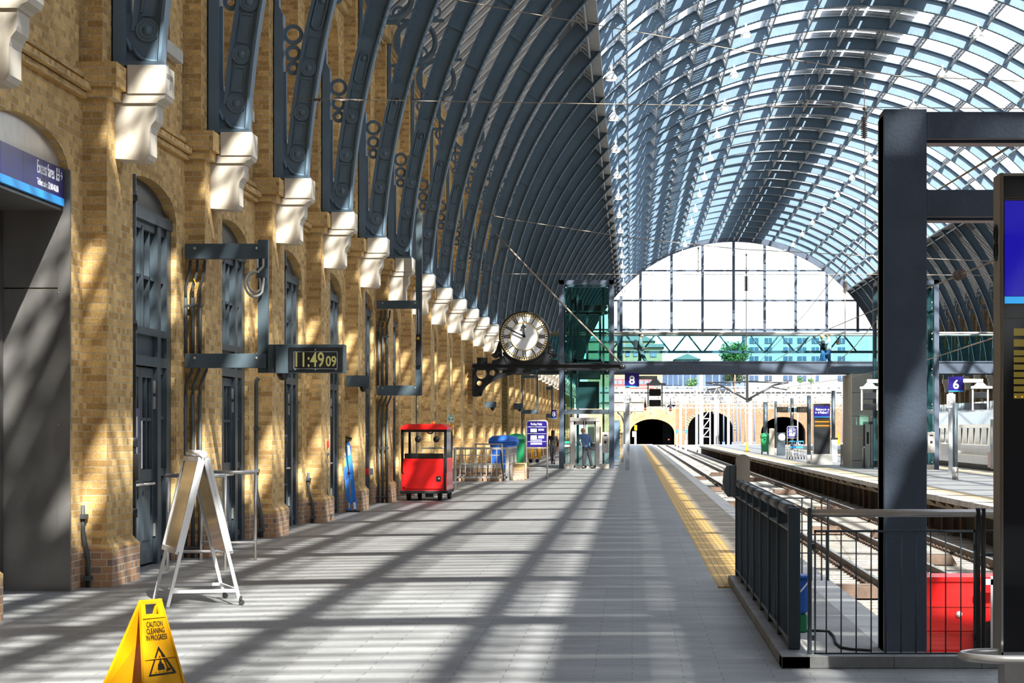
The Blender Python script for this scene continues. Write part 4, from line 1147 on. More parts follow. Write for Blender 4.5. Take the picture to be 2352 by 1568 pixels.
def tug():
    Y0, Y1 = 58.3, 60.3; x0, x1 = UX(921, Y0), UX(1026, Y0)
    r = thing('luggage_tug', 'bright red electric platform tug with black framed cab parked by the wall', 'vehicle', ((x0 + x1) / 2, Y0, 0))
    zf = VZ(1058, Y0); zr = VZ(988, Y0)
    m = MB(); m.bbox(x0, x1, Y0, Y1, .22, VZ(1053, Y0), .02)
    b = m.build('body', 'signal_red', r)
    m = MB(); xd = UX(1014, Y0); m.bbox(x0 + .04, xd, Y0 - .025, Y0 + .01, .28, VZ(1058, Y0), .01); f = m.build('front_panel', 'signal_red', b)
    m = MB(); m.box(UX(1002, Y0), UX(1013, Y0), Y0 - .04, Y0 - .02, VZ(1105, Y0), VZ(1093, Y0)); m.build('latch', 'black_paint', f)
    m = MB(); m.lathe([(.03, 0), (.03, -.02), (0, -.022)], (UX(1008, Y0), Y0 - .04, VZ(1099, Y0)), 'y', 12); m.build('lock', 'chrome', f)
    m = MB()
    for py in (1086, 1119): bolt(m, UX(927.5, Y0), Y0 - .025, VZ(py, Y0), .022)
    m.build('stud', 'black_paint', f)
    m = MB(); m.bbox(x0 - .03, x1 + .03, Y0 - .05, Y1 + .03, .17, .24, .02); m.build('bumper', 'black_rubber', r)
    m = MB()
    zt = zr + .02
    for x, y in ((x0 + .03, Y0 + .03), (x1 - .03, Y0 + .03), (x0 + .03, Y1 - .06), (x1 - .03, Y1 - .06)): m.bbox(x - .03, x + .03, y - .03, y + .03, VZ(1058, Y0) - .3, zt, .008)
    m.box(x0 + .03, x1 - .03, Y0, Y0 + .06, zt - .06, zt); m.box(x0 + .03, x1 - .03, Y1 - .1, Y1 - .04, zt - .06, zt)
    for x in (x0 + .03, x1 - .03): m.box(x - .025, x + .025, Y0, Y1 - .05, zt - .06, zt)
    m.box(UX(1020, Y0), UX(1024, Y0), Y0 - .03, Y0, .25, zt)
    m.build('cab_frame', 'black_paint', r)
    m = MB(); m.box(x0 + .08, x1 - .08, Y0 + .05, Y0 + .09, VZ(1059, Y0), VZ(1041, Y0)); m.bbox(x0 + .2, x1 - .2, Y0 + .9, Y0 + 1.4, VZ(1060, Y0), VZ(1048, Y0), .04); m.build('dashboard', 'black_paint', r)
    m = MB(); m.box(x0 + .06, x1 - .06, Y0 + .025, Y0 + .035, VZ(1058, Y0), zt - .05); g = m.build('windscreen', 'clear_glass', r)
    m = MB()
    for px in (960, 1002): m.lathe([(.075, 0), (.075, -.01), (0, -.01)], (UX(px, Y0), Y0 + .022, VZ(1008.5, Y0)), 'y', 20)
    m.build('round_sticker', 'letter_black', g)
    m = MB(); m.box(x1 - .03, x1 - .02, Y0 + .1, Y1 - .15, VZ(1110, Y0), zt - .05); m.build('side_window', 'train_glass', r)
    m = MB(); m.lathe([(.095, 0), (.09, -.04), (.06, -.08), (0, -.095)], (UX(987, Y0), Y0 + .1, zt - .02), 'z', 16); m.build('mirror_dome', 'chrome', r)
    m = MB(); a, c = x0 - .01, x1 + .02
    ring = lambda i, z: [(a + i, Y0 - .12 + i, z), (c - i, Y0 - .12 + i, z), (c - i, Y1 + .05 - i, z), (a + i, Y1 + .05 - i, z)]
    m.loft([ring(0.0, zt), ring(0, zt + .05), ring(.14, zt + .13)]); m.build('roof', 'signal_red', r)
    m = MB(); m.lathe([(.05, 0), (.05, .03), (.04, .06), (0, .075)], (UX(992, Y0), Y0 + .5, zt + .12), 'z', 14); m.build('beacon', 'orange_lens', r)
    for px, yy in ((936, .25), (950, 1.6), (1008, .25), (1020, 1.6)):
        m = MB(); x = UX(px, Y0); m.lathe([(.10, -.05), (.14, -.04), (.145, 0), (.14, .04), (.10, .05), (.03, .055)], (x, Y0 + yy + .1, .145), 'x', 20, cap=True); m.build('wheel', 'black_rubber', r)
    m = MB(); m.box(UX(975, Y0), UX(993, Y0), Y0 + .2, Y0 + .5, .08, .2); m.build('tow_hitch', 'black_paint', r)
tug()

def stretcher():
    Y = 50.55; r = thing('folded_ladder', 'bright blue folded ladder leaning on the fifth brick pier', 'ladder', (UX(812, Y), Y - .15, 0))
    top, bot = Vector((UX(791, Y), Y + .25, VZ(1018, Y))), Vector((UX(813, Y), Y - .2, .03))
    ax = Vector((1, 0, .1)).normalized()
    for s_, nm in ((-.055, 'blade'), (.055, 'blade')):
        m = MB(); a, b = bot + ax * s_, top + ax * s_; d = (b - a).normalized(); n = d.cross(ax).normalized(); w = .042
        pts = [a - ax * w * .6, a - ax * w + d * .08, b - ax * w - d * .08, b - ax * w * .6, b + ax * w * .6, b + ax * w - d * .08, a + ax * w + d * .08, a + ax * w * .6]
        m.loft([[p for p in pts], [p - n * .05 for p in pts]]); o = m.build('side_board', 'board_blue', r)
        k = MB(); q = lerp(a, b, .85); f = n * (-.052 if n.y > 0 else .052)
        f = Vector((0, -.054, 0))
        k.bar(lerp(a, b, .82) + f, lerp(a, b, .97) + f, .05, .004, (0, 1, 0)); k.build('white_label', 'white_paint', o)
        k = MB(); t0, t1 = (.66, .78) if s_ < 0 else (.10, .0)
        if s_ < 0: k.bar(lerp(a, b, .66) + f, lerp(a, b, .79) + f, .035, .004, (0, 1, 0)); k.bar(lerp(a, b, .04) + f, lerp(a, b, .12) + f, .035, .004, (0, 1, 0))
        else: k.bar(lerp(a, b, .02) + f, lerp(a, b, .12) + f, .05, .004, (0, 1, 0))
        k.build('label', 'caution_yellow' if s_ < 0 else 'white_paint', o)
    m = MB(); m.bar(bot - Vector((.14, 0, .02)), bot + Vector((.14, 0, -.02)), .08, .04); m.build('foot', 'black_rubber', r)
    m = MB(); m.tube([top + ax * .02, top + Vector((-.03, .03, .12)), top + Vector((-.08, .03, .15))], .025, 8); m.bar(top + Vector((-.10, 0, .15)), top + Vector((.13, 0, .10)), .05, .03); m.tube([top + ax * .05, top + Vector((.07, 0, .1))], .012, 6)
    m.build('head_hook', 'black_paint', r)
    m = MB(); c = lerp(bot, top, .56) + Vector((.01, -.07, 0)); m.ball(c, .03, 8); m.tube([c, c + Vector((-.05, -.02, -.12)), c + Vector((-.03, -.02, -.35))], .008, 6); m.build('strap', 'navy_sign', r)
stretcher()
m = MB(); Y = YP(4) + 1.75; m.bbox(-5.68, -5.6, Y - .3, Y - .05, VZ(1090, Y), VZ(1075, Y), .01); o = m.build('wall_box', 'signal_red', None, (-5.6, Y, 1)); tag(o, 'small red and grey box fixed on the fifth pier at waist height', 'box')
m = MB(); m.box(-5.598, -5.53, Y - .3, Y - .05, VZ(1090, Y), VZ(1075, Y)); m.build('cover', 'galvanised', o)

# ---- fenced stairwell, bins, signs by the wall
def stairwell():
    Y = 80.0; r = thing('stainless_railing', 'stainless barred railing around the stairwell beyond the red tug', 'railing', (UX(1060, Y), Y, 0))
    xa, xb = UX(1045, Y), UX(1165, Y); zt = VZ(1027, Y)
    m = MB(); m.box(xa, xb, Y - .03, Y + .03, zt - .07, zt); m.box(xb - .03, xb + .03, Y, Y + 6, zt - .07, zt); m.box(xa, xb, Y - .02, Y + .02, .1, .16); m.build('top_rail', 'stainless', r)
    m = MB()
    for py in (1045, 1065): m.box(xa, xb, Y - .015, Y + .015, VZ(py, Y) - .015, VZ(py, Y) + .015); m.box(xb - .015, xb + .015, Y, Y + 6, VZ(py, Y) - .015, VZ(py, Y) + .015)
    m.build('mid_rail', 'stainless', r)
    for i in range(11):
        m = MB(); x = xa + (xb - xa) * i / 10; w = .05 if i in (0, 10) else .014; m.box(x - w, x + w, Y - .02, Y + .02, .03 if i in (0, 10) else .12, zt - .05); m.build('baluster', 'stainless', r)
    for i in range(1, 9):
        m = MB(); y = Y + 6 * i / 8; w = .04 if i == 8 else .014; m.box(xb - .02, xb + .02, y - w, y + w, 0, zt - .05); m.build('baluster', 'stainless', r)
    m = MB(); m.tube([(UX(1150, Y), Y - .06, VZ(1035, Y)), (UX(1158, Y), Y - .25, .02)], .022, 8); o = m.build('prop_bar', 'black_paint', None, (UX(1158, Y), Y - .25, 0)); tag(o, 'dark bar leaning on the stainless stairwell railing', 'bar')
    w = MB(); w.box(xa + .1, xb - .15, Y + .3, Y + .5, 0, .42); b = w.build('low_wall', 'yellow_brick', None, (xa, Y + .3, 0)); tag(b, 'low brick wall topped by stone behind the stainless railing', 'wall'); b['kind'] = 'thing'
    m = MB(); m.box(xa + .1, xb - .15, Y + .28, Y + .52, .42, .58); m.build('coping', 'cream_stone', b)
    text('KX 04', 'lettering', 'letter_black', b, (UX(1118, Y), Y + .275, .45), (1, 0, 0), (0, 0, 1), .1)
    for i in range(3):
        m = MB(); y = Y + 1.2 + i * 1.7; m.bbox(xb + .12, xb + .5, y, y + .35, 0, .55, .02)
        o = m.build('brick_pillar', 'yellow_brick', None, (xb + .3, y, 0)); tag(o, 'short brick pillar beside the stairwell railing, %s from the near corner' % ORD[i], 'pillar', 'short brick pillars by the stairwell'); o['kind'] = 'thing'
    # second rail on the left and upper rail
    Y2 = 86.0; r2 = thing('stainless_railing', 'short stainless rail in front of the blue bin', 'railing', (UX(1090, Y2), Y2, 0))
    m = MB(); m.box(UX(1090, Y2), UX(1155, Y2), Y2 - .03, Y2 + .03, VZ(1018, Y2) - .05, VZ(1018, Y2)); m.build('top_rail', 'stainless', r2)
    for px in (1093, 1153): m = MB(); m.box(UX(px, Y2) - .03, UX(px, Y2) + .03, Y2 - .03, Y2 + .03, 0, VZ(1018, Y2) - .05); m.build('post', 'stainless', r2)
stairwell()
def wheelie_bin(Y, px0, px1, zt, m1, label):
    x0, x1 = UX(px0, Y), UX(px1, Y); w = x1 - x0; c = (x0 + x1) / 2
    r = thing('wheeled_bin', label, 'bin', (c, Y, 0))
    zb = zt - .30
    def rr(s, z): h = w / 2 * s; return [(c - h, Y - .0 + .35 * (1 - s), z), (c + h, Y + .35 * (1 - s), z), (c + h, Y + .75, z), (c - h, Y + .75, z)]
    m = MB(); m.loft([rr(.82, .16), rr(.95, zb - .1), rr(1.0, zb)]); m.box(c - w * .52, c + w * .52, Y - .03, Y + .78, zb - .04, zb + .02); m.build('bin_body', m1, r)
    m = MB(); n = 10
    pr = [(Y - .05 + .85 * i / n, zb + .02 + (zt - zb - .04) * math.sin(PI * (.12 + .8 * i / n)) ** .8) for i in range(n + 1)]
    rings = []
    for s, k in ((-.53, .55), (-.42, .95), (0, 1.08), (.42, .95), (.53, .55)):
        rings.append([(c + w * s, y, zb + (z - zb) * k) for y, z in pr] + [(c + w * s, Y + .8, zb), (c + w * s, Y - .05, zb)])
    m.loft(rings, True, True); m.box(c - w * .1, c + w * .1, Y - .09, Y - .03, zb - .1, zb - .05); m.build('lid', m1, r)
    for sx in (-.36, .36):
        for yy in (.12, .62):
            m = MB(); m.lathe([(.02, -.03), (.08, -.025), (.08, .025), (.02, .03)], (c + w * sx, Y + yy, .08), 'x', 12, cap=True); m.build('wheel', 'black_rubber', r)
wheelie_bin(96, 1124, 1188, 1.46, 'bin_blue', 'large blue wheeled bin behind the stainless railing')
wheelie_bin(101, 1165, 1205, 1.52, 'bin_green', 'tall green wheeled bin beside the blue bin near the trolley sign')
def trolley_sign(Y, px0, px1, py0, py1, label, flip=1):
    r = thing('trolley_point_sign', label, 'sign', (UX(px0, Y), Y, 0))
    x0, x1 = UX(px0, Y), UX(px1, Y); z1, zm = VZ(py0, Y), VZ(py1, Y); w = x1 - x0
    m = MB(); c = .08
    m.tube([(x0, Y, 0), (x0, Y, z1 - c), (x0 + c * .3, Y, z1 - c * .3), (x0 + c, Y, z1), (x1 - c, Y, z1), (x1 - c * .3, Y, z1 - c * .3), (x1, Y, z1 - c), (x1, Y, 0)], .028, 8)
    m.tube([(x0, Y, zm - .04), (x1, Y, zm - .04)], .02, 8); m.tube([(x0, Y, .38), (x1, Y, .38)], .02, 8); m.build('tube_frame', 'stainless', r)
    m = MB(); m.box(x0 + .03, x1 - .03, Y - .02, Y + .02, zm, z1 - .03); p = m.build('sign_plate', 'navy_sign', r)
    y = Y - .023; H = z1 - zm
    text('Trolley Point', 'lettering', 'letter_white', p, (x0 + w * .2, y, zm + H * .83), (1, 0, 0), (0, 0, 1), H * .13, 'LEFT', bold=.001, fit=w * .55)
    m = MB()
    for t in (.76, .50, .20): m.box(x0 + .04, x1 - .04, y - .002, y, zm + H * t, zm + H * t + .012)
    for t in (.56, .30): m.box(x0 + w * .2, x0 + w * .5, y - .003, y, zm + H * t, zm + H * (t + .14))
    for t in (.68, .65, .62, .42, .39, .36, .33, .15, .12, .09, .27, .235): m.box(x0 + w * (.57 if t > .3 else .2), x0 + w * (.85 if t > .3 else .75), y - .002, y, zm + H * t, zm + H * t + .011)
    m.build('notice_print', 'letter_white', p)
trolley_sign(83.5, 1209, 1257, 966, 1026, 'dark blue Trolley Point sign in a stainless frame beside the green bin')
# yellow hand trolley and defibrillator cabinet
Y = 124; r = thing('hand_trolley', 'small yellow hand trolley parked behind the trolley sign', 'trolley', (UX(1232, Y), Y, 0))
for px in (1224, 1240):
    m = MB(); m.bar((UX(px, Y), Y, .22), (UX(px - 2, Y), Y + .05, .82), .13, .06); m.bar((UX(px, Y), Y - .1, .25), (UX(px, Y), Y + .3, .2), .1, .08); m.build('side_frame', 'caution_yellow', r)
m = MB(); m.bar((UX(1222, Y), Y + .1, .3), (UX(1240, Y), Y + .1, .3), .06, .08); m.build('axle', 'caution_yellow', r)
for px in (1219, 1234): m = MB(); m.lathe([(.03, -.03), (.1, -.03), (.1, .03), (.03, .03)], (UX(px, Y), Y, .1), 'y', 14, cap=True); m.build('wheel', 'black_rubber', r)
Y = 123; x0, x1 = UX(1266, Y), UX(1278, Y); r = thing('hanging_platform_sign', 'small blue hanging sign just left of the glass lift', 'sign', (x0, Y, VZ(960, Y)))
m = MB(); m.bbox(x0, x1, Y, Y + .12, VZ(960, Y), VZ(941, Y), .01); q = m.build('sign_box', 'navy_sign', r); text('8', 'number', 'letter_white', q, ((x0 + x1) / 2, Y - .003, VZ(956, Y)), (1, 0, 0), (0, 0, 1), .36, 'CENTER', 1)
m = MB(); m.box(x0, x1, Y - .005, Y + .125, VZ(961, Y), VZ(959, Y)); m.build('stripe', 'cyan_stripe', q)
Y = YP(6) - .25; Y = YP(7) - .1
m = MB(); m.box(UX(1029, Y), UX(1043, Y), Y - .03, Y, VZ(969, Y), VZ(953, Y)); o = m.build('defibrillator_sign', 'white_paint', None, (UX(1036, Y), Y, VZ(969, Y))); tag(o, 'small green and white heart sign on a pier above the red tug', 'sign')
m = MB(); m.box(UX(1030.5, Y), UX(1041.5, Y), Y - .035, Y - .03, VZ(964, Y), VZ(954.5, Y)); q = m.build('sign_face', 'green_sign', o)
m = MB(); cx, cz = UX(1036, Y), VZ(959, Y); m.prism([(cx, cz - .065), (cx + .055, cz), (cx + .055, cz + .03), (cx + .03, cz + .045), (cx, cz + .02), (cx - .03, cz + .045), (cx - .055, cz + .03), (cx - .055, cz)], Y - .04, Y - .035); m.build('heart', 'letter_white', q)
m = MB(); m.bbox(UX(1031, Y), UX(1043, Y), Y - .2, Y, VZ(1000, Y), VZ(975, Y), .02); o = m.build('defibrillator_cabinet', 'caution_yellow', None, (UX(1036, Y), Y, VZ(1000, Y))); tag(o, 'yellow cabinet mounted under the green heart sign', 'cabinet')

# ---- lamps in three rows
def lamps():
    proto = None; rows = (('left gutter', 43.5, 14.2), ('left of the crown', 70, 14.6), ('right of the crown', 110, 14.6))
    for rn, t, R in rows:
        for i in range(13):
            k = 11 + 2 * i; Y = YP(k) + .65 - .2; p = AR(14.62 if t > 50 else 14.75, t, Y)
            lab = 'white bell roof lamp in the row %s, %s from the near end' % (rn, ORD[i])
            if proto is None:
                proto = thing('pendant_lamp', lab, 'lamp', p, 'bell lamps under the roof ribs')
                m = MB(); m.lathe([(.05, .34), (.08, .33), (.10, .28), (.17, .2), (.225, .10), (.245, .0), (.24, 0), (.22, .09), (.15, .18)], p, 'z', 18); m.tube([p + Vector((0, 0, .36)), p + Vector((0, 0, .60))], .05, 8)
                m.build('lamp_shade', 'lamp_shade', proto)
                m = MB(); m.lathe([(.21, .02), (.17, -.02), (0, -.04)], p, 'z', 16); m.build('bulb_cover', 'lamp_glow', proto)
            else: c = copy_tree(proto, None, p); c['label'] = lab; c['group'] = 'bell lamps under the roof ribs'
lamps()
# ------------------------------------------------------------------ fenced end of the tracks
def fence():
    m = MB(); K = .088
    m.bbox(1.06, 1.27, 17.46, 27.15, 0, K, .008); m.bbox(1.06, 9.0, 17.46, 17.72, 0, K + .001, .008)
    o = m.build('kerb', 'granite_pavers'); o.name = 'trim_60'; o['kind'] = 'structure'
    r = thing('side_fence', 'dark blue-grey fin railing along the kerb beside the yellow strip', 'fence', (1.18, 18, K))
    zt = 1.14; x = 1.185
    for i in range(8):
        y = 18.0 + 1.3 * i; m = MB()
        m.bbox(x - .045, x + .045, y - .03, y + .03, K, zt - .01, .012) if i == 0 else m.bbox(x - .05, x + .05, y - .012, y + .012, K, zt, .01)
        m.build('post', 'slate_blue_door', r)
    for i in range(7):
        y = 18.03 + 1.3 * i; m = MB()
        m.tube([(x, y, zt - .045), (x, y + 1.27, zt - .045)], .045, 12); h = m.build('handrail', 'steel_blue_box', r)
        m = MB(); m.box(x - .04, x + .04, y, y + 1.27, zt - .19, zt - .175); m.build('rail', 'slate_blue_door', r); m = MB(); m.box(x - .04, x + .04, y, y + 1.27, K + .05, K + .075); m.build('rail', 'slate_blue_door', r)
        for j in range(9):
            m = MB(); yy = y + .1 + 1.1 * j / 8; m.box(x - .032, x + .032, yy - .006, yy + .006, K + .06, zt - .18); m.build('fin', 'slate_blue_door', r)
    # gate facing the camera
    Y = 17.62; r = thing('front_railing', 'steel barred gate railing with stainless handrail across the track end', 'railing', (1.25, Y, K))
    z = lambda py: VZ(py, Y)
    m = MB(); m.tube([(UX(1862, Y), Y, z(1178)), (UX(2600, Y), Y, z(1178))], .029, 14); m.build('handrail', 'stainless', r)
    for a, b in ((1855, 1864), (2241, 2251), (2254, 2263)):
        m = MB(); m.bbox(UX(a, Y), UX(b, Y), Y - .03, Y + .03, K, z(1166), .006); m.build('post', 'slate_blue_door' if a < 2000 else 'black_paint', r)
    m = MB(); m.box(UX(1870, Y), UX(2240, Y), Y - .01, Y + .01, z(1222), z(1217)); m.box(UX(1870, Y), UX(2240, Y), Y - .01, Y + .01, z(1503), z(1498)); m.box(UX(1870, Y), UX(1874, Y), Y - .01, Y + .01, z(1503), z(1217)); m.box(UX(2236, Y), UX(2240, Y), Y - .01, Y + .01, z(1503), z(1217))
    m.build('gate_frame', 'slate_blue_door', r)
    for px in (1898, 1932, 1966.5, 2001, 2035, 2069.5, 2103.5, 2137.5, 2172, 2207):
        m = MB(); m.cyl((UX(px, Y), Y, z(1500)), (UX(px, Y), Y, z(1219)), .0055, 6); m.build('bar', 'slate_blue_door', r)
    m = MB()
    for py in (1254, 1464): m.box(UX(1864, Y), UX(1871, Y), Y - .02, Y + .02, z(py + 6), z(py - 6)); m.box(UX(2236, Y), UX(2244, Y), Y - .02, Y + .02, z(py + 6), z(py - 6))
    m.build('hinge', 'black_paint', r)
    m = MB(); m.box(UX(2262, Y), UX(2500, Y), Y - .01, Y + .01, z(1222), z(1217)); m.box(UX(2262, Y), UX(2300, Y), Y - .01, Y + .01, z(1277), z(1270)); m.box(UX(2262, Y), UX(2300, Y), Y - .01, Y + .01, z(1501), z(1496)); m.cyl((UX(2283, Y), Y, z(1500)), (UX(2283, Y), Y, z(1219)), .008, 6); m.build('side_gate', 'black_paint', r)
    m = MB(); m.bbox(UX(2281, Y), UX(2290, Y), Y - .05, Y - .02, z(1315), z(1301), .004); o = m.build('padlock', 'brass', None, (UX(2285, Y), Y - .05, z(1315))); tag(o, 'small brass padlock on the dark side gate by the totem', 'padlock')
    m = MB(); m.tube([(UX(2282, Y), Y - .035, z(1301)), (UX(2282, Y), Y - .035, z(1294)), (UX(2285, Y), Y - .035, z(1291)), (UX(2288, Y), Y - .035, z(1294)), (UX(2288, Y), Y - .035, z(1301))], .003, 6); m.build('shackle', 'chrome', o)
    # low rail behind
    Y = 27.6; r = thing('track_rail_guard', 'thin dark handrail hoop behind the side fence near the platform edge', 'railing', (1.9, Y, 0))
    z = lambda py: VZ(py, Y)
    m = MB(); m.box(UX(1790, Y), UX(1904, Y), Y - .015, Y + .015, z(1145), z(1142)); m.build('top_rail', 'slate_blue_door', r)
    for px in (1902, 1887, 1864, 1842): m = MB(); m.cyl((UX(px, Y), Y, .0), (UX(px, Y), Y, z(1143)), .009 if px < 1900 else .014, 6); m.build('bar', 'slate_blue_door', r)
    # steel pillar with help point
    Y = 27.45; r = thing('help_point', 'tall round topped stainless pillar carrying a grey phone box behind the fence', 'help point', (UX(1706, Y), Y, 0))
    x0, x1 = UX(1691, Y), UX(1722, Y); zt = VZ(1043, Y)
    m = MB(); c = (x0 + x1) / 2; w = (x1 - x0) / 2
    m.prism([(x0, .09), (x1, .09)] + [(c + w * math.cos(PI * i / 12), zt - w * .8 + w * .8 * math.sin(PI * i / 12)) for i in range(13)], Y - .07, Y + .17); m.build('pillar', 'bronze_steel', r)
    m = MB(); m.box(x0 + .02, x1 - .02, Y - .05, Y + .15, 0, .1); m.build('base', 'black_paint', r)
    m = MB()
    pts = [(UX(1691, Y), VZ(1141, Y)), (UX(1672, Y), VZ(1141, Y)), (UX(1664, Y), VZ(1130, Y)), (UX(1660.5, Y), VZ(1108, Y)), (UX(1663, Y), VZ(1082, Y)), (UX(1670, Y), VZ(1069, Y)), (UX(1691, Y), VZ(1068, Y))]
    m.prism(pts, Y - .04, Y + .14); b = m.build('phone_box', 'conduit_grey', r)
    m = MB(); m.box(UX(1676, Y), UX(1677, Y), Y - .045, Y - .04, VZ(1140, Y), VZ(1070, Y)); m.build('seam', 'black_paint', b)
    # bucket and cable
    p = Vector((1.38, 20.6, 0)); r = thing('mop_bucket', 'blue bucket on green base half hidden behind the side fence', 'bucket', p)
    m = MB(); m.bbox(1.25, 1.465, 20.5, 20.75, .16, .47, .03); m.bbox(1.235, 1.485, 20.48, 20.77, .45, .48, .02); m.build('tub', 'bin_blue', r)
    m = MB(); m.bbox(1.27, 1.46, 20.52, 20.73, .0, .16, .02); m.build('base', 'bin_green', r)
    m = MB(); m.tube([(1.25, 20.49, .43), (1.36, 20.45, .3), (1.47, 20.49, .43)], .008, 6); m.build('handle', 'white_metal', r)
    m = MB(); Y = 18.3; g = lambda px, py: Vector((UX(px, EYE * F / (py - CY)), EYE * F / (py - CY), .012))
    m.tube([g(1845, 1452), g(1875, 1451), g(1905, 1453), g(1915, 1464), g(1920, 1480), g(1932, 1490), g(1955, 1494), g(2000, 1497)], .011, 6)
    o = m.build('black_cable', 'black_rubber', None, g(1875, 1451)); tag(o, 'black cable lying across the pale platform behind the gate', 'cable')
fence()
def goalpost():
    Y = 18.75; x0, x1 = UX(2030, Y), UX(2129, Y)
    r = thing('portal_gantry', 'massive dark blue steel box column with two horizontal beams beside the information totem', 'frame', ((x0 + x1) / 2, Y, 0))
    m = MB(); m.bbox(x0, x1, Y, Y + .38, 0, VZ(250, Y), .006); m.box(x0 - .0, x0 + .02, Y + .05, Y + .45, 0, VZ(262, Y)); m.build('column', 'column_paint', r)
    m = MB(); m.box(x0 + .02, x1 - .02, Y - .12, Y, 0.0, .03)
    for a, b in ((256, 318), (435, 497)):
        k = MB(); k.bbox(x1 + .001, 7.4, Y + .01, Y + .3, VZ(b, Y), VZ(a, Y), .004); k.box(x1 + .001, 7.4, Y + .12, Y + .37, VZ(b, Y) - .02, VZ(b, Y)); k.build('crossbeam', 'column_paint', r)
    k = MB(); k.bbox(7.4, 7.73, Y, Y + .38, 0, VZ(250, Y), .006); k.build('column', 'column_paint', r)
goalpost()
def totem():
    Y = 15.5; x0 = UX(2300, Y); x1 = x0 + .78; yb = Y + .28; z = lambda py: VZ(py, Y)
    r = thing('information_totem', 'tall black information totem with a blue screen and bronze steel sides at the right edge', 'information totem', ((x0 + x1) / 2, Y + .14, 0))
    m = MB(); m.bbox(x0 - .01, x1, Y, yb, z(1505), z(397), .004); m.build('casing', 'bronze_steel', r)
    m = MB(); m.box(x0 + .012, x1 - .02, Y - .006, Y, z(1496), z(404)); g = m.build('front_panel', 'black_paint', r)
    m = MB()
    for a in (455, 459, 700, 730): m.box(x0 + .012, x1 - .02, Y - .008, Y - .006, z(a), z(a - 1))
    m.box(x0 - .004, x0 + .012, Y - .008, Y, z(1505), z(397)); m.box(x0, x1, Y - .008, Y, z(1505), z(1497)); m.build('trim', 'chrome', g)
    m = MB(); m.box(x0 + .02, x1 - .03, Y - .009, Y - .006, z(680), z(461)); m.build('screen', 'screen_blue', g)
    m = MB(); m.box(x0 + .02, x1 - .03, Y - .009, Y - .006, z(697), z(681)); m.build('screen_stripe', 'screen_cyan', g)
    for i in range(9):
        a = 754 + i * 17.6 if i > 1 else (754, 779)[i]
        a = (754, 779, 804, 820, 837, 854, 870, 887, 903)[i]; h = 17 if i < 2 else 12
        m = MB(); m.box(UX(2328, Y), x1 - .06, Y - .009, Y - .006, z(a + h), z(a)); m.build('display_row', 'led_dim', g)
    m = MB()
    for px in (2332, 2347): m.ball((UX(px, Y), Y - .011, z(911)), .006, 8)
    m.build('led_dot', 'led_amber', g)
    m = MB(); m.box(x0 + .02, x1 - .05, Y - .01, yb, .0, z(1505)); m.build('pedestal', 'stainless', r)
    # number 8 on the left side, facing left
    m = MB(); cy = Y + .14
    for cz, rz in ((VZ(532, Y), .052), (VZ(571, Y), .06)):
        pts = [(x0 - .013, cy + .055 * math.cos(2 * PI * i / 24), cz + rz * math.sin(2 * PI * i / 24)) for i in range(25)]; m.tube(pts, .010, 6)
    m.build('number_eight', 'letter_black', r)
    h = thing('protective_hoop', 'low polished steel hoop rail around the foot of the totem', 'rail', (UX(2230, 15.3), 15.3, 0))
    m = MB(); zc = .29; xa = 2.05; xc = 3.4; ya, yb2 = 15.05, 15.55; pts = []
    for i in range(13):
        a = PI / 2 + PI * i / 12; pts.append((xa + .25 + .25 * math.cos(a), (ya + yb2) / 2 + .25 * math.sin(a), zc))
    m.tube([(xc, yb2, zc)] + pts + [(xc, ya, zc)], .027, 12); m.build('rail', 'stainless', h)
    m = MB(); m.tube([(2.62, ya, 0), (2.62, ya, zc)], .02, 8); m.build('post', 'stainless', h)
totem()

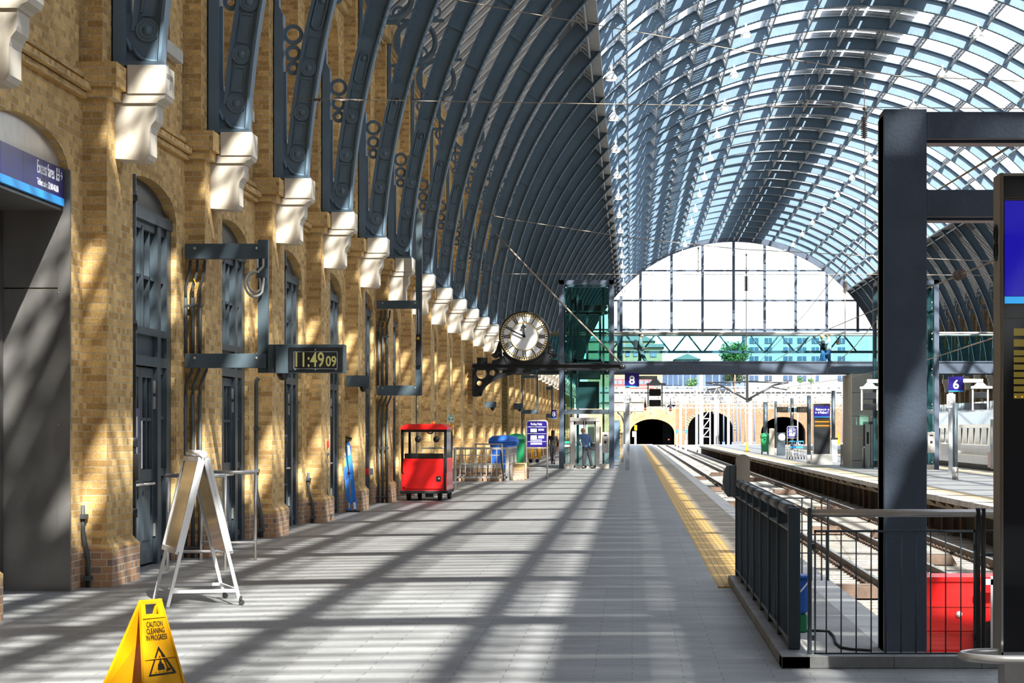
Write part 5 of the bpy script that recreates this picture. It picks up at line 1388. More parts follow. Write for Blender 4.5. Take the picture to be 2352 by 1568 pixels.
# ---- rails, boards, buffer stop
def tracks():
    zr = -.80
    for i, (x, lab) in enumerate(((2.66, 'running rail under the platform eight edge'), (4.10, 'second running rail from platform eight'), (5.50, 'third running rail from platform eight'), (6.92, 'running rail beside the far platform wall'), (15.2, 'nearer running rail under the train'), (16.64, 'farther running rail under the train'))):
        y0 = 29 if i < 2 else 22
        m = MB(); P = [(x - .07, zr - .16), (x + .07, zr - .16), (x + .07, zr - .14), (x + .012, zr - .12), (x + .012, zr - .04), (x + .036, zr - .035), (x + .036, zr), (x - .036, zr), (x - .036, zr - .035), (x - .012, zr - .04), (x - .012, zr - .12), (x - .07, zr - .14)]
        m.prism(P, y0, 400); o = m.build('steel_rail', 'rust_rail', None, (x, y0, zr - .16)); tag(o, 'rusty steel ' + lab, 'rail')
        m = MB(); m.box(x - .034, x + .034, y0, 400, zr, zr + .004); m.build('rail_head', 'rail_head', o)
        if i < 4:
            m = MB(); y = y0 + .3
            while y < 120:
                for s_ in (-1, 1): m.tube([(x + s_ * .07, y, zr - .17), (x + s_ * .15, y - .03, zr - .09), (x + s_ * .17, y, zr - .14), (x + s_ * .1, y + .05, zr - .13)], .022, 5)
                y += .65
            c = m.build('rail_clip', 'rust_rail', o); c['kind'] = 'stuff'
    m = MB(); y = 22
    for y in [22 + .65 * i for i in range(370)]:
        m.box(4.75 - 2.3, 4.75 + 2.5, y - .12, y + .12, zr - .28, zr - .17)
    o = m.build('sleepers', 'concrete_panel', None, (4.7, 22, -1.0)); tag(o, 'dark sleepers bedded in pale ballast under the rails', 'sleepers', kind='stuff')
    m = MB(); m.box(2.2, 7.6, 17.9, 270, -1.0, zr - .178); o = m.build('track_bed', 'ballast'); o.name = 'floor_track'; o['kind'] = 'structure'
    spots = [(3.45, 38.5, 1.0, .9), (5.9, 48, .9, .6), (4.9, 62, .9, .7), (6.3, 60, .9, .7), (3.5, 66, .9, .6), (5.0, 80, .9, .7), (6.2, 78, .9, .7), (3.4, 84, .9, .7), (4.9, 97, .9, .7), (6.2, 100, 1, .8), (3.4, 104, .9, .8), (6.25, 125, 1, .8), (3.4, 128, 1, .8), (4.9, 140, 1, .8), (6.2, 155, 1, 1)]
    for i, (x, y, w, d) in enumerate(spots):
        m = MB(); n = 4
        for j in range(n):
            a = y + d * j / n; m.prism([(x - w / 2, zr - .15), (x + w / 2, zr - .15), (x + w * .38, zr + .03), (x - w * .38, zr + .03)], a + .01, a + d / n - .01)
        o = m.build('timber_board', 'timber', None, (x, y, zr - .15)); tag(o, 'brown timber board between the rails, %s from the near end' % ORD[i], 'board', 'timber boards laid between the rails')
    r = thing('buffer_stop', 'bright red buffer stop box at the end of the track behind the gate', 'buffer stop', (3.6, 28.6, -1.0))
    Y = 28.6; x0, x1 = 3.05, 4.55
    m = MB(); m.bbox(x0, x1, Y, Y + 1.2, VZ(1450, Y), VZ(1330, Y), .015); m.box(x0 - .02, x1 + .02, Y - .02, Y + .02, VZ(1335, Y), VZ(1325, Y)); m.box(x0, x1, Y - .015, Y, VZ(1393, Y), VZ(1390, Y)); m.box(x0, x1, Y - .015, Y, VZ(1453, Y), VZ(1450, Y)); m.build('upper_box', 'signal_red', r)
    m = MB(); m.bbox(x0 + .1, x1 - .1, Y + .02, Y + 1.1, -.93, VZ(1450, Y), .015); m.box(x0 + .05, x1 - .05, Y - .05, Y + 1.2, -.95, -.88); m.build('lower_box', 'signal_red', r)
    m = MB(); m.lathe([(.035, 0), (.035, -.02), (0, -.022)], (UX(2203, Y), Y - .0, VZ(1410, Y)), 'y', 14); m.build('white_button', 'white_paint', r)
    m = MB(); m.lathe([(.12, -.05), (.2, -.04), (.2, .04), (.12, .05)], (UX(2275, Y), Y - .1, -.72), 'y', 16, cap=True); m.build('rubber_buffer', 'black_rubber', r)
    m = MB(); x = UX(2279, Y - .2); m.box(x - .02, x + .02, Y - .22, Y - .18, -.9, VZ(1320, Y)); m.box(x - .1, x + .2, Y - .22, Y - .16, VZ(1340, Y), VZ(1327, Y)); m.build('ratchet_post', 'galvanised', r)
tracks()

# ---- figures
def figure(name, label, foot, H, joints, radii, cloth, hair, shoe='black_rubber', bagf=None, face=(0, 1, 0), hairlong=False):
    """joints in units of height H, relative to the point between the feet"""
    f = Vector(foot); r = thing(name, label, 'person', f)
    J = {k: Vector(v) * H + f for k, v in joints.items()}
    def skin(nm, m, names, edges, rr, scale=1.0, parent=r):
        me = bpy.data.meshes.new(nm); idx = {n: i for i, n in enumerate(names)}
        me.from_pydata([J[n] - ORG[parent.name] for n in names], [(idx[a], idx[b]) for a, b in edges], []); me.update()
        o = bpy.data.objects.new(nm, me); C.objects.link(o); o.parent = parent; ORG[o.name] = ORG[parent.name].copy()
        mod = o.modifiers.new('skin', 'SKIN'); mod.use_smooth_shade = True
        if not me.skin_vertices: return o
        for n, i in idx.items():
            q = rr[n] * H * scale; me.skin_vertices[0].data[i].radius = (q, q) if not isinstance(rr[n], tuple) else (0, 0)
        me.skin_vertices[0].data[0].use_root = True
        s = o.modifiers.new('sub', 'SUBSURF'); s.levels = 2; s.render_levels = 2
        me.materials.append(M(m)); return o
    body = ['pelvis', 'waist', 'chest', 'neck', 'head', 'crown', 'shl', 'ell', 'wrl', 'hal', 'shr', 'elr', 'wrr', 'har', 'hipl', 'knl', 'anl', 'tol', 'hipr', 'knr', 'anr', 'tor']
    E = [('pelvis', 'waist'), ('waist', 'chest'), ('chest', 'neck'), ('neck', 'head'), ('head', 'crown'), ('chest', 'shl'), ('shl', 'ell'), ('ell', 'wrl'), ('wrl', 'hal'), ('chest', 'shr'), ('shr', 'elr'), ('elr', 'wrr'), ('wrr', 'har'),
         ('pelvis', 'hipl'), ('hipl', 'knl'), ('knl', 'anl'), ('anl', 'tol'), ('pelvis', 'hipr'), ('hipr', 'knr'), ('knr', 'anr'), ('anr', 'tor')]
    R = dict(pelvis=.075, waist=.068, chest=.080, neck=.032, head=.046, crown=.040, shl=.036, ell=.024, wrl=.017, hal=.020, shr=.036, elr=.024, wrr=.017, har=.020, hipl=.055, knl=.035, anl=.024, tol=.018, hipr=.055, knr=.035, anr=.024, tor=.018)
    R.update(radii)
    skin('body', 'skin', body, E, R)
    # jacket and trousers follow the body slightly larger
    up = ['chest', 'waist', 'hem', 'collar', 'shl', 'ell', 'wrl', 'shr', 'elr', 'wrr']; J['hem'] = J['pelvis'] + (J['waist'] - J['pelvis']) * -.55; J['collar'] = J['neck'].lerp(J['chest'], .35)
    R2 = dict(R, chest=R['chest'] * 1.12, waist=R['waist'] * 1.18, hem=R['pelvis'] * 1.3, collar=.05, shl=.046, shr=.046, ell=.034, elr=.034, wrl=.025, wrr=.025)
    skin('jacket', cloth[0], up, [('chest', 'waist'), ('waist', 'hem'), ('chest', 'collar'), ('chest', 'shl'), ('shl', 'ell'), ('ell', 'wrl'), ('chest', 'shr'), ('shr', 'elr'), ('elr', 'wrr')], R2)
    lo = ['pelvis', 'waist', 'hipl', 'knl', 'anl', 'hipr', 'knr', 'anr']
    R3 = dict(R, pelvis=.08, waist=.072, hipl=.062, hipr=.062, knl=.044, knr=.044, anl=.034, anr=.034)
    skin('trousers', cloth[1], lo, [('pelvis', 'waist'), ('pelvis', 'hipl'), ('hipl', 'knl'), ('knl', 'anl'), ('pelvis', 'hipr'), ('hipr', 'knr'), ('knr', 'anr')], R3)
    fd = Vector(face).normalized()
    for a, b in (('anl', 'tol'), ('anr', 'tor')):
        m = MB(); d = J[b] - J[a]; m.tube([J[a] + Vector((0, 0, -.01 * H)), J[a] + d * .5 + Vector((0, 0, -.006 * H)), J[b] + d * .15], [.030 * H, .030 * H, .018 * H], 8); m.build('shoe', shoe, r)
    hc = J['head'].lerp(J['crown'], .45)
    m = MB(); m.ball(hc + Vector((0, 0, .012 * H)) - fd * .010 * H, .056 * H, 12, 1, 1, 1.12)
    if hairlong: m.tube([hc - fd * .03 * H, J['neck'] - fd * .05 * H, J['chest'] - fd * .08 * H], [.05 * H, .05 * H, .03 * H], 8)
    m.build('hair', hair, r)
    m = MB(); m.ball(hc + fd * .016 * H - Vector((0, 0, .010 * H)), .050 * H, 12, 1, 1, 1.15); s_ = fd.cross(Vector((0, 0, 1)))
    m.ball(hc + fd * .066 * H - Vector((0, 0, .012 * H)), .010 * H, 6, 1, 1, 1.4)
    for k in (-1, 1): m.ball(hc + s_ * k * .052 * H - Vector((0, 0, .010 * H)), .013 * H, 6, .6, 1, 1.3)
    h = m.build('face', 'skin', r)
    m = MB()
    for k in (-1, 1): m.ball(hc + fd * .062 * H + s_ * k * .02 * H - Vector((0, 0, -.002 * H)), .006 * H, 6)
    m.ball(hc + fd * .060 * H - Vector((0, 0, .035 * H)), .008 * H, 6, 1.5, 1.5, .4); m.build('features', 'hair_dark', h)
    # hands with separate fingers
    for w, q, sd in (('wrl', 'hal', -1), ('wrr', 'har', 1)):
        d = (J[q] - J[w]).normalized(); sx = d.cross(fd); sx = sx.normalized() if sx.length > .1 else Vector((1, 0, 0)); m = MB(); b0 = J[q]
        for i, L in enumerate((.036, .042, .039, .030)):
            o_ = sx * (i - 1.5) * .011 * H; e = d * L * H
            m.tube([b0 + o_, b0 + o_ + e * .55, b0 + o_ + e + fd * .010 * H], [.0058 * H, .0052 * H, .0042 * H], 6)
        m.tube([J[w].lerp(b0, .4), J[w].lerp(b0, .6) + fd * .022 * H, J[w].lerp(b0, .6) + fd * .028 * H + d * .02 * H], [.007 * H, .0065 * H, .005 * H], 6); m.build('fingers', 'skin', r)
    return r, J
base = dict(pelvis=(0, 0, .53), waist=(0, 0, .61), chest=(0, .0, .73), neck=(0, 0, .835), head=(0, .008, .88), crown=(0, .005, .955),
            shl=(-.115, 0, .80), ell=(-.14, -.01, .64), wrl=(-.13, .04, .50), hal=(-.13, .06, .455), shr=(.115, 0, .80), elr=(.14, -.01, .64), wrr=(.13, .04, .50), har=(.13, .06, .455),
            hipl=(-.05, 0, .50), knl=(-.055, .01, .28), anl=(-.055, 0, .05), tol=(-.06, .09, .015), hipr=(.05, 0, .50), knr=(.055, .01, .28), anr=(.055, 0, .05), tor=(.06, .09, .015))
def J_(**k): d = dict(base); d.update(k); return d
def people():
    Y = 105.6; H = 1.77; P = F / Y
    r, J = figure('person', 'person in a blue hooded jacket and dark trousers facing the glass lift doors', (UX(1348, Y), Y, 0), H,
        J_(pelvis=(-.02, 0, .53), waist=(-.03, 0, .61), chest=(-.06, 0, .73), neck=(-.08, .01, .84), head=(-.09, .02, .885), crown=(-.095, .02, .955), shl=(-.175, 0, .80), ell=(-.22, .02, .66), wrl=(-.17, .11, .57), hal=(-.15, .15, .57), shr=(.055, 0, .80), elr=(.11, -.01, .65), wrr=(.10, .05, .53),
           har=(.10, .07, .49), hipl=(-.06, 0, .50), hipr=(.03, 0, .5), knl=(-.07, .01, .28), anl=(-.085, 0, .05), tol=(-.10, .08, .015), knr=(.07, .02, .28), anr=(.115, .03, .05), tor=(.14, .10, .015)), dict(chest=.085, waist=.08), ('jacket_blue', 'cloth_black'), 'hair_ginger', face=(0, 1, 0))
    m = MB(); m.tube([J['shl'] + Vector((.1, -.16, .02)), J['chest'] + Vector((0.05, -.19, 0)), J['hem'] + Vector((.18, -.12, .05))], .022, 6); m.build('bag_strap', 'cyan_stripe', r)
    m = MB(); c = J['hem'] + Vector((.26, 0, .08)); m.bbox(c.x - .07, c.x + .10, c.y - .1, c.y + .1, c.z - .15, c.z + .15, .04); m.build('shoulder_bag', 'cloth_black', r)
    m = MB(); m.ball(J['neck'] + Vector((0, -.06, -.06)), .12, 10, 1.1, .7, .7); m.build('hood', 'jacket_blue', r)
    Y = 119; H = 1.68
    figure('person', 'person with long dark hair in black clothes walking away beside the lift', (UX(1270, Y), Y, 0), H,
        J_(shl=(-.105, 0, .79), shr=(.105, 0, .79), knl=(-.04, .06, .28), anl=(-.03, .08, .06), tol=(-.03, .17, .02), knr=(.03, .02, .28), anr=(.04, -.10, .06), tor=(.04, -.03, .02)), dict(), ('cloth_black', 'cloth_black'), 'hair_dark', hairlong=True)
    # on the footbridge, walking sideways
    Y = 110.4; z = 4.28
    def walk(s, st=.17): return dict(knl=(s * st * .75, -.03, .28), anl=(s * st, -.03, .05), tol=(s * (st + .09), -.03, .02), knr=(-s * .02, .03, .27), anr=(-s * (st + .02), .03, .07), tor=(-s * (st - .05), .03, .02), hipl=(0, -.045, .5), hipr=(0, .045, .5),
                                     shl=(0, -.11, .8), shr=(0, .11, .8), head=(s * .012, 0, .885), crown=(s * .012, 0, .955))
    figure('person', 'person with a backpack and cap striding right across the footbridge', (UX(1471, Y), Y, z), 1.78,
        J_(**walk(1), ell=(-.01, -.14, .66), wrl=(.08, -.13, .58), hal=(.12, -.13, .59), elr=(-.03, .14, .65), wrr=(.04, .13, .53), har=(.06, .13, .49)), dict(), ('cloth_grey_green', 'cloth_grey_green'), 'hair_dark', face=(1, 0, 0))
    r = bpy.data.objects['person.002'] if 'person.002' in bpy.data.objects else None
    if r:
        f = ORG[r.name]; m = MB(); m.bbox(f.x - .30, f.x - .12, Y - .15, Y + .15, z + 1.0, z + 1.42, .06); m.build('backpack', 'cloth_black', r)
    figure('person', 'person in a pale blue sweater and jeans, taller of the embracing pair on the footbridge', (UX(1903, Y), Y, z), 1.80,
        J_(**walk(-1, .14), ell=(-.07, -.14, .68), wrl=(-.17, -.10, .72), hal=(-.21, -.08, .73), elr=(.02, .14, .65), wrr=(-.05, .13, .56), har=(-.08, .13, .52)), dict(chest=.085), ('sweater_pale', 'denim'), 'hair_ginger', face=(-1, 0, 0), shoe='white_paint')
    figure('person', 'person in dark coat and jeans, shorter of the embracing pair on the footbridge', (UX(1890, Y - .35), Y - .35, z), 1.66,
        J_(**walk(-1, .09), ell=(.03, -.14, .65), wrl=(.10, -.12, .60), hal=(.13, -.1, .6), elr=(.0, .14, .65), wrr=(.05, .12, .6), har=(.08, .1, .6)), dict(), ('cloth_black', 'denim'), 'hair_ginger', face=(1, 0, 0))
    Y = 110.8; m = MB(); m.bbox(UX(1921, Y), UX(1929, Y), Y - .1, Y + .1, VZ(791, Y), VZ(780, Y), .03); m.tube([(UX(1925, Y), Y, VZ(780, Y)), (UX(1915, Y), Y - .1, VZ(765, Y)), (UX(1910, Y), Y - .1, VZ(764, Y))], .015, 6)
    o = m.build('shoulder_bag', 'brown_leather', None, (UX(1925, Y), Y, VZ(791, Y))); tag(o, 'brown leather bag hanging behind the person in the pale sweater', 'bag')
people()
# ------------------------------------------------------------------ footbridge, lifts, far platform
def footbridge():
    Y = 109.2; D = 2.2; z = lambda py: VZ(py, Y)
    r = thing('footbridge', 'long glass sided footbridge with dark girder crossing all the tracks', 'footbridge', (RX, Y, z(857)))
    X0, X1 = -5.9, 25.6
    for yy in (Y, Y + D): 
        m = MB(); m.box(X0, X1, yy, yy + .25, z(857), z(830)); m.box(X0, X1, yy - .04, yy + .27, z(832), z(829)); m.box(X0, X1, yy - .04, yy + .27, z(857.5), z(855.5)); m.build('girder', 'column_paint', r)
    m = MB(); m.box(X0, X1, Y + .2, Y + D, z(850), 4.28); m.build('deck', 'conduit_grey', r)
    for yy in (Y + .1, Y + D + .1):
        x = X0
        for i in range(17):
            w = (X1 - X0) / 17; m = MB(); m.box(x + .01, x + w - .01, yy, yy + .02, z(830), z(768)); m.build('glass_panel', 'bridge_glass', r); x += w
        m = MB(); m.tube([(X0, yy, z(764.5)), (X1, yy, z(764.5))], .055, 8); m.build('handrail', 'stainless', r)
footbridge()
def lift(px0, px1, Y, D, py0, label, panel_px, back=False):
    x0, x1 = UX(px0, Y), UX(px1, Y); zt = VZ(py0, Y); r = thing('glass_lift', label, 'lift', ((x0 + x1) / 2, Y, 0)); w = .21; z = lambda py: VZ(py, Y)
    for x in (x0, x1 - w):
        for yy in (Y, Y + D - w): m = MB(); m.bbox(x, x + w, yy, yy + w, 0, zt, .006); m.build('corner_post', 'column_paint', r)
    m = MB(); m.box(x0, x1, Y, Y + w, zt - .18, zt); m.box(x0, x1, Y + D - w, Y + D, zt - .18, zt); m.box(x0, x0 + w, Y, Y + D, zt - .18, zt); m.box(x1 - w, x1, Y, Y + D, zt - .18, zt); m.build('head_frame', 'column_paint', r)
    lv = [.18, 1.45, 2.62, 4.1, 5.6, 6.9, zt - .2]
    for a, b in zip(lv, lv[1:]):
        m = MB()
        if a > 2.5: m.box(x0 + w, x1 - w, Y + .05, Y + .07, a + .01, b - .01)
        else: m.box(x0 + w, x0 + w + .2, Y + .05, Y + .07, a + .01, b - .01); m.build('front_glass', 'lift_glass', r); m = MB(); m.box(x1 - w - .28, x1 - w, Y + .05, Y + .07, a + .01, b - .01)
        m.build('front_glass', 'lift_glass', r)
        m = MB(); m.box(x0 + .08, x0 + .1, Y + w, Y + D - w, a + .01, b - .01); m.box(x1 - .1, x1 - .08, Y + w, Y + D - w, a + .01, b - .01); m.build('side_glass', 'lift_glass', r)
        if b > 4: m = MB(); m.box(x0 + w, x1 - w, Y + D - .08, Y + D - .06, a + .01, b - .01); m.build('rear_glass', 'lift_glass', r)
        m = MB()
        for x in (x0 + w + .08, x1 - w - .08):
            for zz in (a + .12, b - .12): m.lathe([(.04, .05), (.04, .02), (0, .015)], (x, Y, zz), 'y', 10)
        m.build('glass_fixing', 'chrome', r)
    m = MB(); zb = z(949)
    m.box(x0 + w, x1 - w, Y + .02, Y + .12, zb - .03, z(940)); m.build('door_header', 'slate_blue_door', r)
    # shaft guides, machinery and car
    m = MB()
    for x in (x0 + .45, x1 - .5, x0 + .75): m.box(x, x + .07, Y + .4, Y + .5, .2, zt - .3); m.box(x, x + .07, Y + D - .5, Y + D - .4, .2, zt - .3)
    m.box(x0 + w, x1 - w, Y + .4, Y + D - .4, z(712) - .08, z(712)); m.build('guide_rail', 'slate_blue_door', r)
    m = MB(); m.bbox(x0 + .5, x0 + 1.0, Y + .6, Y + 1.1, z(715), z(686), .03); m.bbox(x0 + 1.05, x1 - .55, Y + .6, Y + 1.2, z(718), z(698), .05); m.box(x0 + .3, x1 - .3, Y + .5, Y + D - .5, z(718), z(712)); m.tube([(x0 + .6, Y + .7, z(690)), (x0 + .8, Y + .7, z(675))], .04, 6); m.build('machinery', 'black_paint', r)
    car = MB(); cx0, cx1 = x0 + .6, x1 - .55
    for x in (cx0, (cx0 + cx1) / 2 - .05, cx1 - .1): car.box(x, x + .1, Y + .5, Y + .56, z(830), z(715))
    car.box(cx0, cx1, Y + .5, Y + .56, z(720), z(712)); car.box(cx0, cx1, Y + .5, Y + .56, z(830), z(823)); car.box(cx0, cx1, Y + .5, Y + D - .5, z(831), z(826)); car.box(cx0, cx1, Y + .5, Y + D - .5, z(716), z(712)); car.build('car_door_frame', 'slate_blue_door', r)
    m = MB(); m.bbox(x0 + .75, x1 - .6, Y + .6, Y + 1.2, z(870), z(840), .04); m.build('underfloor_gear', 'black_paint', r)
    m = MB(); m.box(cx0 + .1, cx1 - .1, Y + .95, Y + 1.0, z(938), z(875)); m.build('counterweight_frame', 'slate_blue_door', r)
    # ground floor doors
    a, b = x0 + .48, x1 - .62
    m = MB(); m.box(a, a + .16, Y - .06, Y + .12, 0, z(958)); m.box(b - .16, b, Y - .06, Y + .12, 0, z(958)); m.box(a, b, Y - .08, Y + .12, z(967), z(959)); m.box(a, b, Y - .04, Y + .2, -.0, .03); m.build('portal_frame', 'stainless', r)
    for s_ in (0, 1):
        c = (a + b) / 2; p, q = (a + .16, c - .005) if s_ == 0 else (c + .005, b - .16); m = MB()
        for x in (p, q - .06): m.box(x, x + .06, Y + .05, Y + .1, .03, z(967))
        m.box(p, q, Y + .05, Y + .1, .03, .12); m.box(p, q, Y + .05, Y + .1, z(975), z(967)); d = m.build('lift_door', 'stainless', r)
        m = MB(); m.box(p + .06, q - .06, Y + .07, Y + .08, .12, z(975)); m.build('door_glass_pane', 'lift_glass', d)
    m = MB(); m.box(x0 + w, a, Y - .02, Y + .1, 0, .2); m.box(b, x1 - w, Y - .02, Y + .1, 0, .2); m.build('kick_plate', 'cream_stone', r)
    m = MB(); pa, pb = UX(panel_px[0], Y - .1), UX(panel_px[1], Y - .1); m.bbox(pa, pb, Y - .14, Y + .02, z(1040), z(992), .01); c = m.build('control_panel', 'stainless', r)
    m = MB(); k = (pa + pb) / 2; m.box(k - .07, k + .07, Y - .15, Y - .14, z(1001), z(998)); m.box(k - .05, k + .05, Y - .148, Y - .14, z(1018), z(1012)); m.build('display', 'black_paint', c)
    m = MB()
    for py in (1006, 1023, 1031): m.lathe([(.02, 0), (.02, -.01), (0, -.012)], (k, Y - .14, z(py)), 'y', 8)
    m.build('button', 'letter_white', c)
    return r
L1 = lift(1284, 1410, 106.2, 2.3, 643, 'tall glass lift shaft with dark frame beside platform eight', (1383, 1398))
Y = 106.15
m = MB(); m.box(UX(1297, Y), UX(1309, Y), Y, Y + .02, VZ(1018, Y), VZ(1013, Y)); m.build('green_notice', 'green_sign', L1)
m = MB(); m.box(UX(1297, Y), UX(1309, Y), Y, Y + .02, VZ(1026, Y), VZ(1021, Y)); m.box(UX(1300, Y), UX(1306, Y), Y - .003, Y, VZ(1024.5, Y), VZ(1022.5, Y)); m.build('white_notice', 'white_paint', L1)
lift(2017, 2157, 103.5, 2.4, 643, 'second glass lift shaft behind the big steel column on the far platform', (2131, 2147))

def platform_pole(px, Y, py0, r0=.075, base=True, label='', group=None, col='slate_blue_door'):
    x = UX(px, Y); o = thing('round_post', label, 'post', (x, Y, 0), group); zt = VZ(py0, Y)
    m = MB(); m.cyl((x, Y, .3 if base else 0), (x, Y, zt), r0, 14); m.build('shaft', col, o)
    if base: m = MB(); m.cyl((x, Y, 0), (x, Y, .42), r0 * 1.25, 14); m.build('steel_sleeve', 'stainless', o)
    return o
def number_sign_(px0, px1, py0, py1, Y, num, code, pole_px, label):
    r = thing('platform_number_sign', label, 'sign', (UX(pole_px, Y), Y, 0)); z = lambda py: VZ(py, Y)
    x0, x1 = UX(px0, Y), UX(px1, Y); h = z(py0) - z(py1)
    m = MB(); m.bbox(x0, x1, Y - .08, Y + .08, z(py1), z(py0), .01); s = m.build('sign_box', 'navy_sign', r)
    m = MB(); m.box(x0, x1, Y - .085, Y + .085, z(py1), z(py1) + h * .06); m.build('stripe', 'cyan_stripe', s)
    text(num, 'number', 'letter_white', s, ((x0 + x1) / 2, Y - .083, z(py1) + h * .20), (1, 0, 0), (0, 0, 1), h * .84, 'CENTER', 1, bold=.010)
    m = MB(); xc = UX(pole_px, Y); m.box(xc - .09, xc + .09, Y - .03, Y + .03, 0, z(py1)); m.build('post', 'galvanised', r)
    m = MB(); m.box(xc - .16, xc + .16, Y - .06, Y - .035, z(py1 + 37), z(py1 + 6)); p = m.build('signal_plate', 'white_paint', r)
    for i, t in enumerate(code): text(t, 'code', 'letter_black', p, (xc, Y - .063, z(py1 + 16 + i * 8.5)), (1, 0, 0), (0, 0, 1), .17, 'CENTER', 1)
number_sign_(1435, 1468, 856, 888, 103.0, '8', ('K', '271', 'OFF'), 1441, 'blue platform sign with a white number 8 on a grey post')
number_sign_(2178, 2212, 865, 899, 91.5, '6', ('K', '275', 'OFF'), 2184, 'blue platform sign with a white number 6 at the right of the picture')
def monitors(Y, px0, px1, rows, arm, label, m0='galvanised'):
    z = lambda py: VZ(py, Y); x0, x1 = UX(px0, Y), UX(px1, Y); r = thing('monitor_rack', label, 'monitor', (x0, Y, z(rows[-1][1])), 'driver monitors hung in steel racks')
    w = .05; m = MB(); top = rows[0][0] - 8
    for x in (x0 - .08, x1 + .02): m.box(x, x + w + .01, Y - .03, Y + .03, z(rows[-1][1] + 1), z(top))
    m.prism([(x0 - .12, z(top)), (x1 + .22, z(top)), (x1 + .22, z(top - 5)), ((x0 + x1) / 2 + .25, z(top - 6)), ((x0 + x1) / 2 + .1, z(top - 14)), ((x0 + x1) / 2 - .12, z(top - 14)), ((x0 + x1) / 2 - .25, z(top - 6)), (x0 - .12, z(top - 5))], Y - .08, Y + .08)
    ax = UX(arm, Y); m.box(min(ax, (x0 + x1) / 2 - .1), max(ax, (x0 + x1) / 2 + .1), Y - .1, Y + .1, z(top - 22), z(top - 14)); m.build('rack', m0, r)
    for a, b in rows: m = MB(); m.bbox(x0, x1, Y - .1, Y + .2, z(b), z(a), .03); q = m.build('monitor', 'black_paint', r)
monitors(112.2, 1491, 1518, [(893, 909), (918, 933)], 1455, 'two black driver monitors hanging in a grey rack right of the number 8 sign')
monitors(100, 1982, 2012, [(901, 917), (926, 941)], 2100, 'two black driver monitors in a white rack before the concrete stair core', 'white_metal')
monitors(96, 2237, 2266, [(900, 915), (926, 940)], 2190, 'two black driver monitors in a white rack right of the number 6 sign', 'white_metal')
def stair_core():
    Y = 108.0; z = lambda py: VZ(py, Y); x0, xm, x1 = UX(1942, Y), UX(1957, Y + 0), UX(2016, Y)
    r = thing('stair_core', 'grey concrete panelled stair core under the footbridge with steel lift doors', 'stair core', (x0, Y, 0))
    lv = [0, .25, 1.95, 3.5, 4.9]; m = MB()
    x0 = 9.65
    for a, b, py in ((0, z(1058), 0), (z(1057), z(1008), 0), (z(1007), z(956), 0), (z(955), z(902), 0), (z(901), z(858), 0)): m.box(x0, x1, Y, Y + 4.2, a, b)
    m.build('concrete_panel', 'concrete_panel', r)
    k = MB(); k.box(x0 - .04, x0 - .001, Y, Y + 4.2, 0, z(858)); k.build('pale_side_sheet', 'cream_stone', r)  # pale sheet added: the ambient light on this side is put into its colour
    m = MB(); a, b = UX(1983, Y), UX(2012, Y); m.box(a, b, Y - .03, Y, 0, z(968)); f = m.build('door_surround', 'door_dark_grey', r)
    for p, q in ((UX(1987, Y), UX(1999, Y)), (UX(2001, Y), UX(2012, Y))):
        m = MB(); m.box(p, q, Y - .05, Y - .03, 0, z(974)); d = m.build('steel_door', 'stainless', r)
        m = MB(); m.box((p + q) / 2 - .05, (p + q) / 2 + .05, Y - .055, Y - .05, z(1019), z(992)); m.build('vision_slot', 'letter_black', d)
    m = MB(); m.tube([(UX(1982, Y - .5), Y - .5, 0), (UX(1982, Y - .5), Y - .5, .85), (UX(1985, Y - .5), Y - .5, .92), (UX(1988, Y - .5), Y - .5, .85), (UX(1988, Y - .5), Y - .5, 0)], .04, 8)
    o = m.build('steel_hoop', 'stainless', None, (UX(1985, Y), Y - .5, 0)); tag(o, 'upright stainless hoop in front of the stair core doors', 'hoop')
stair_core()
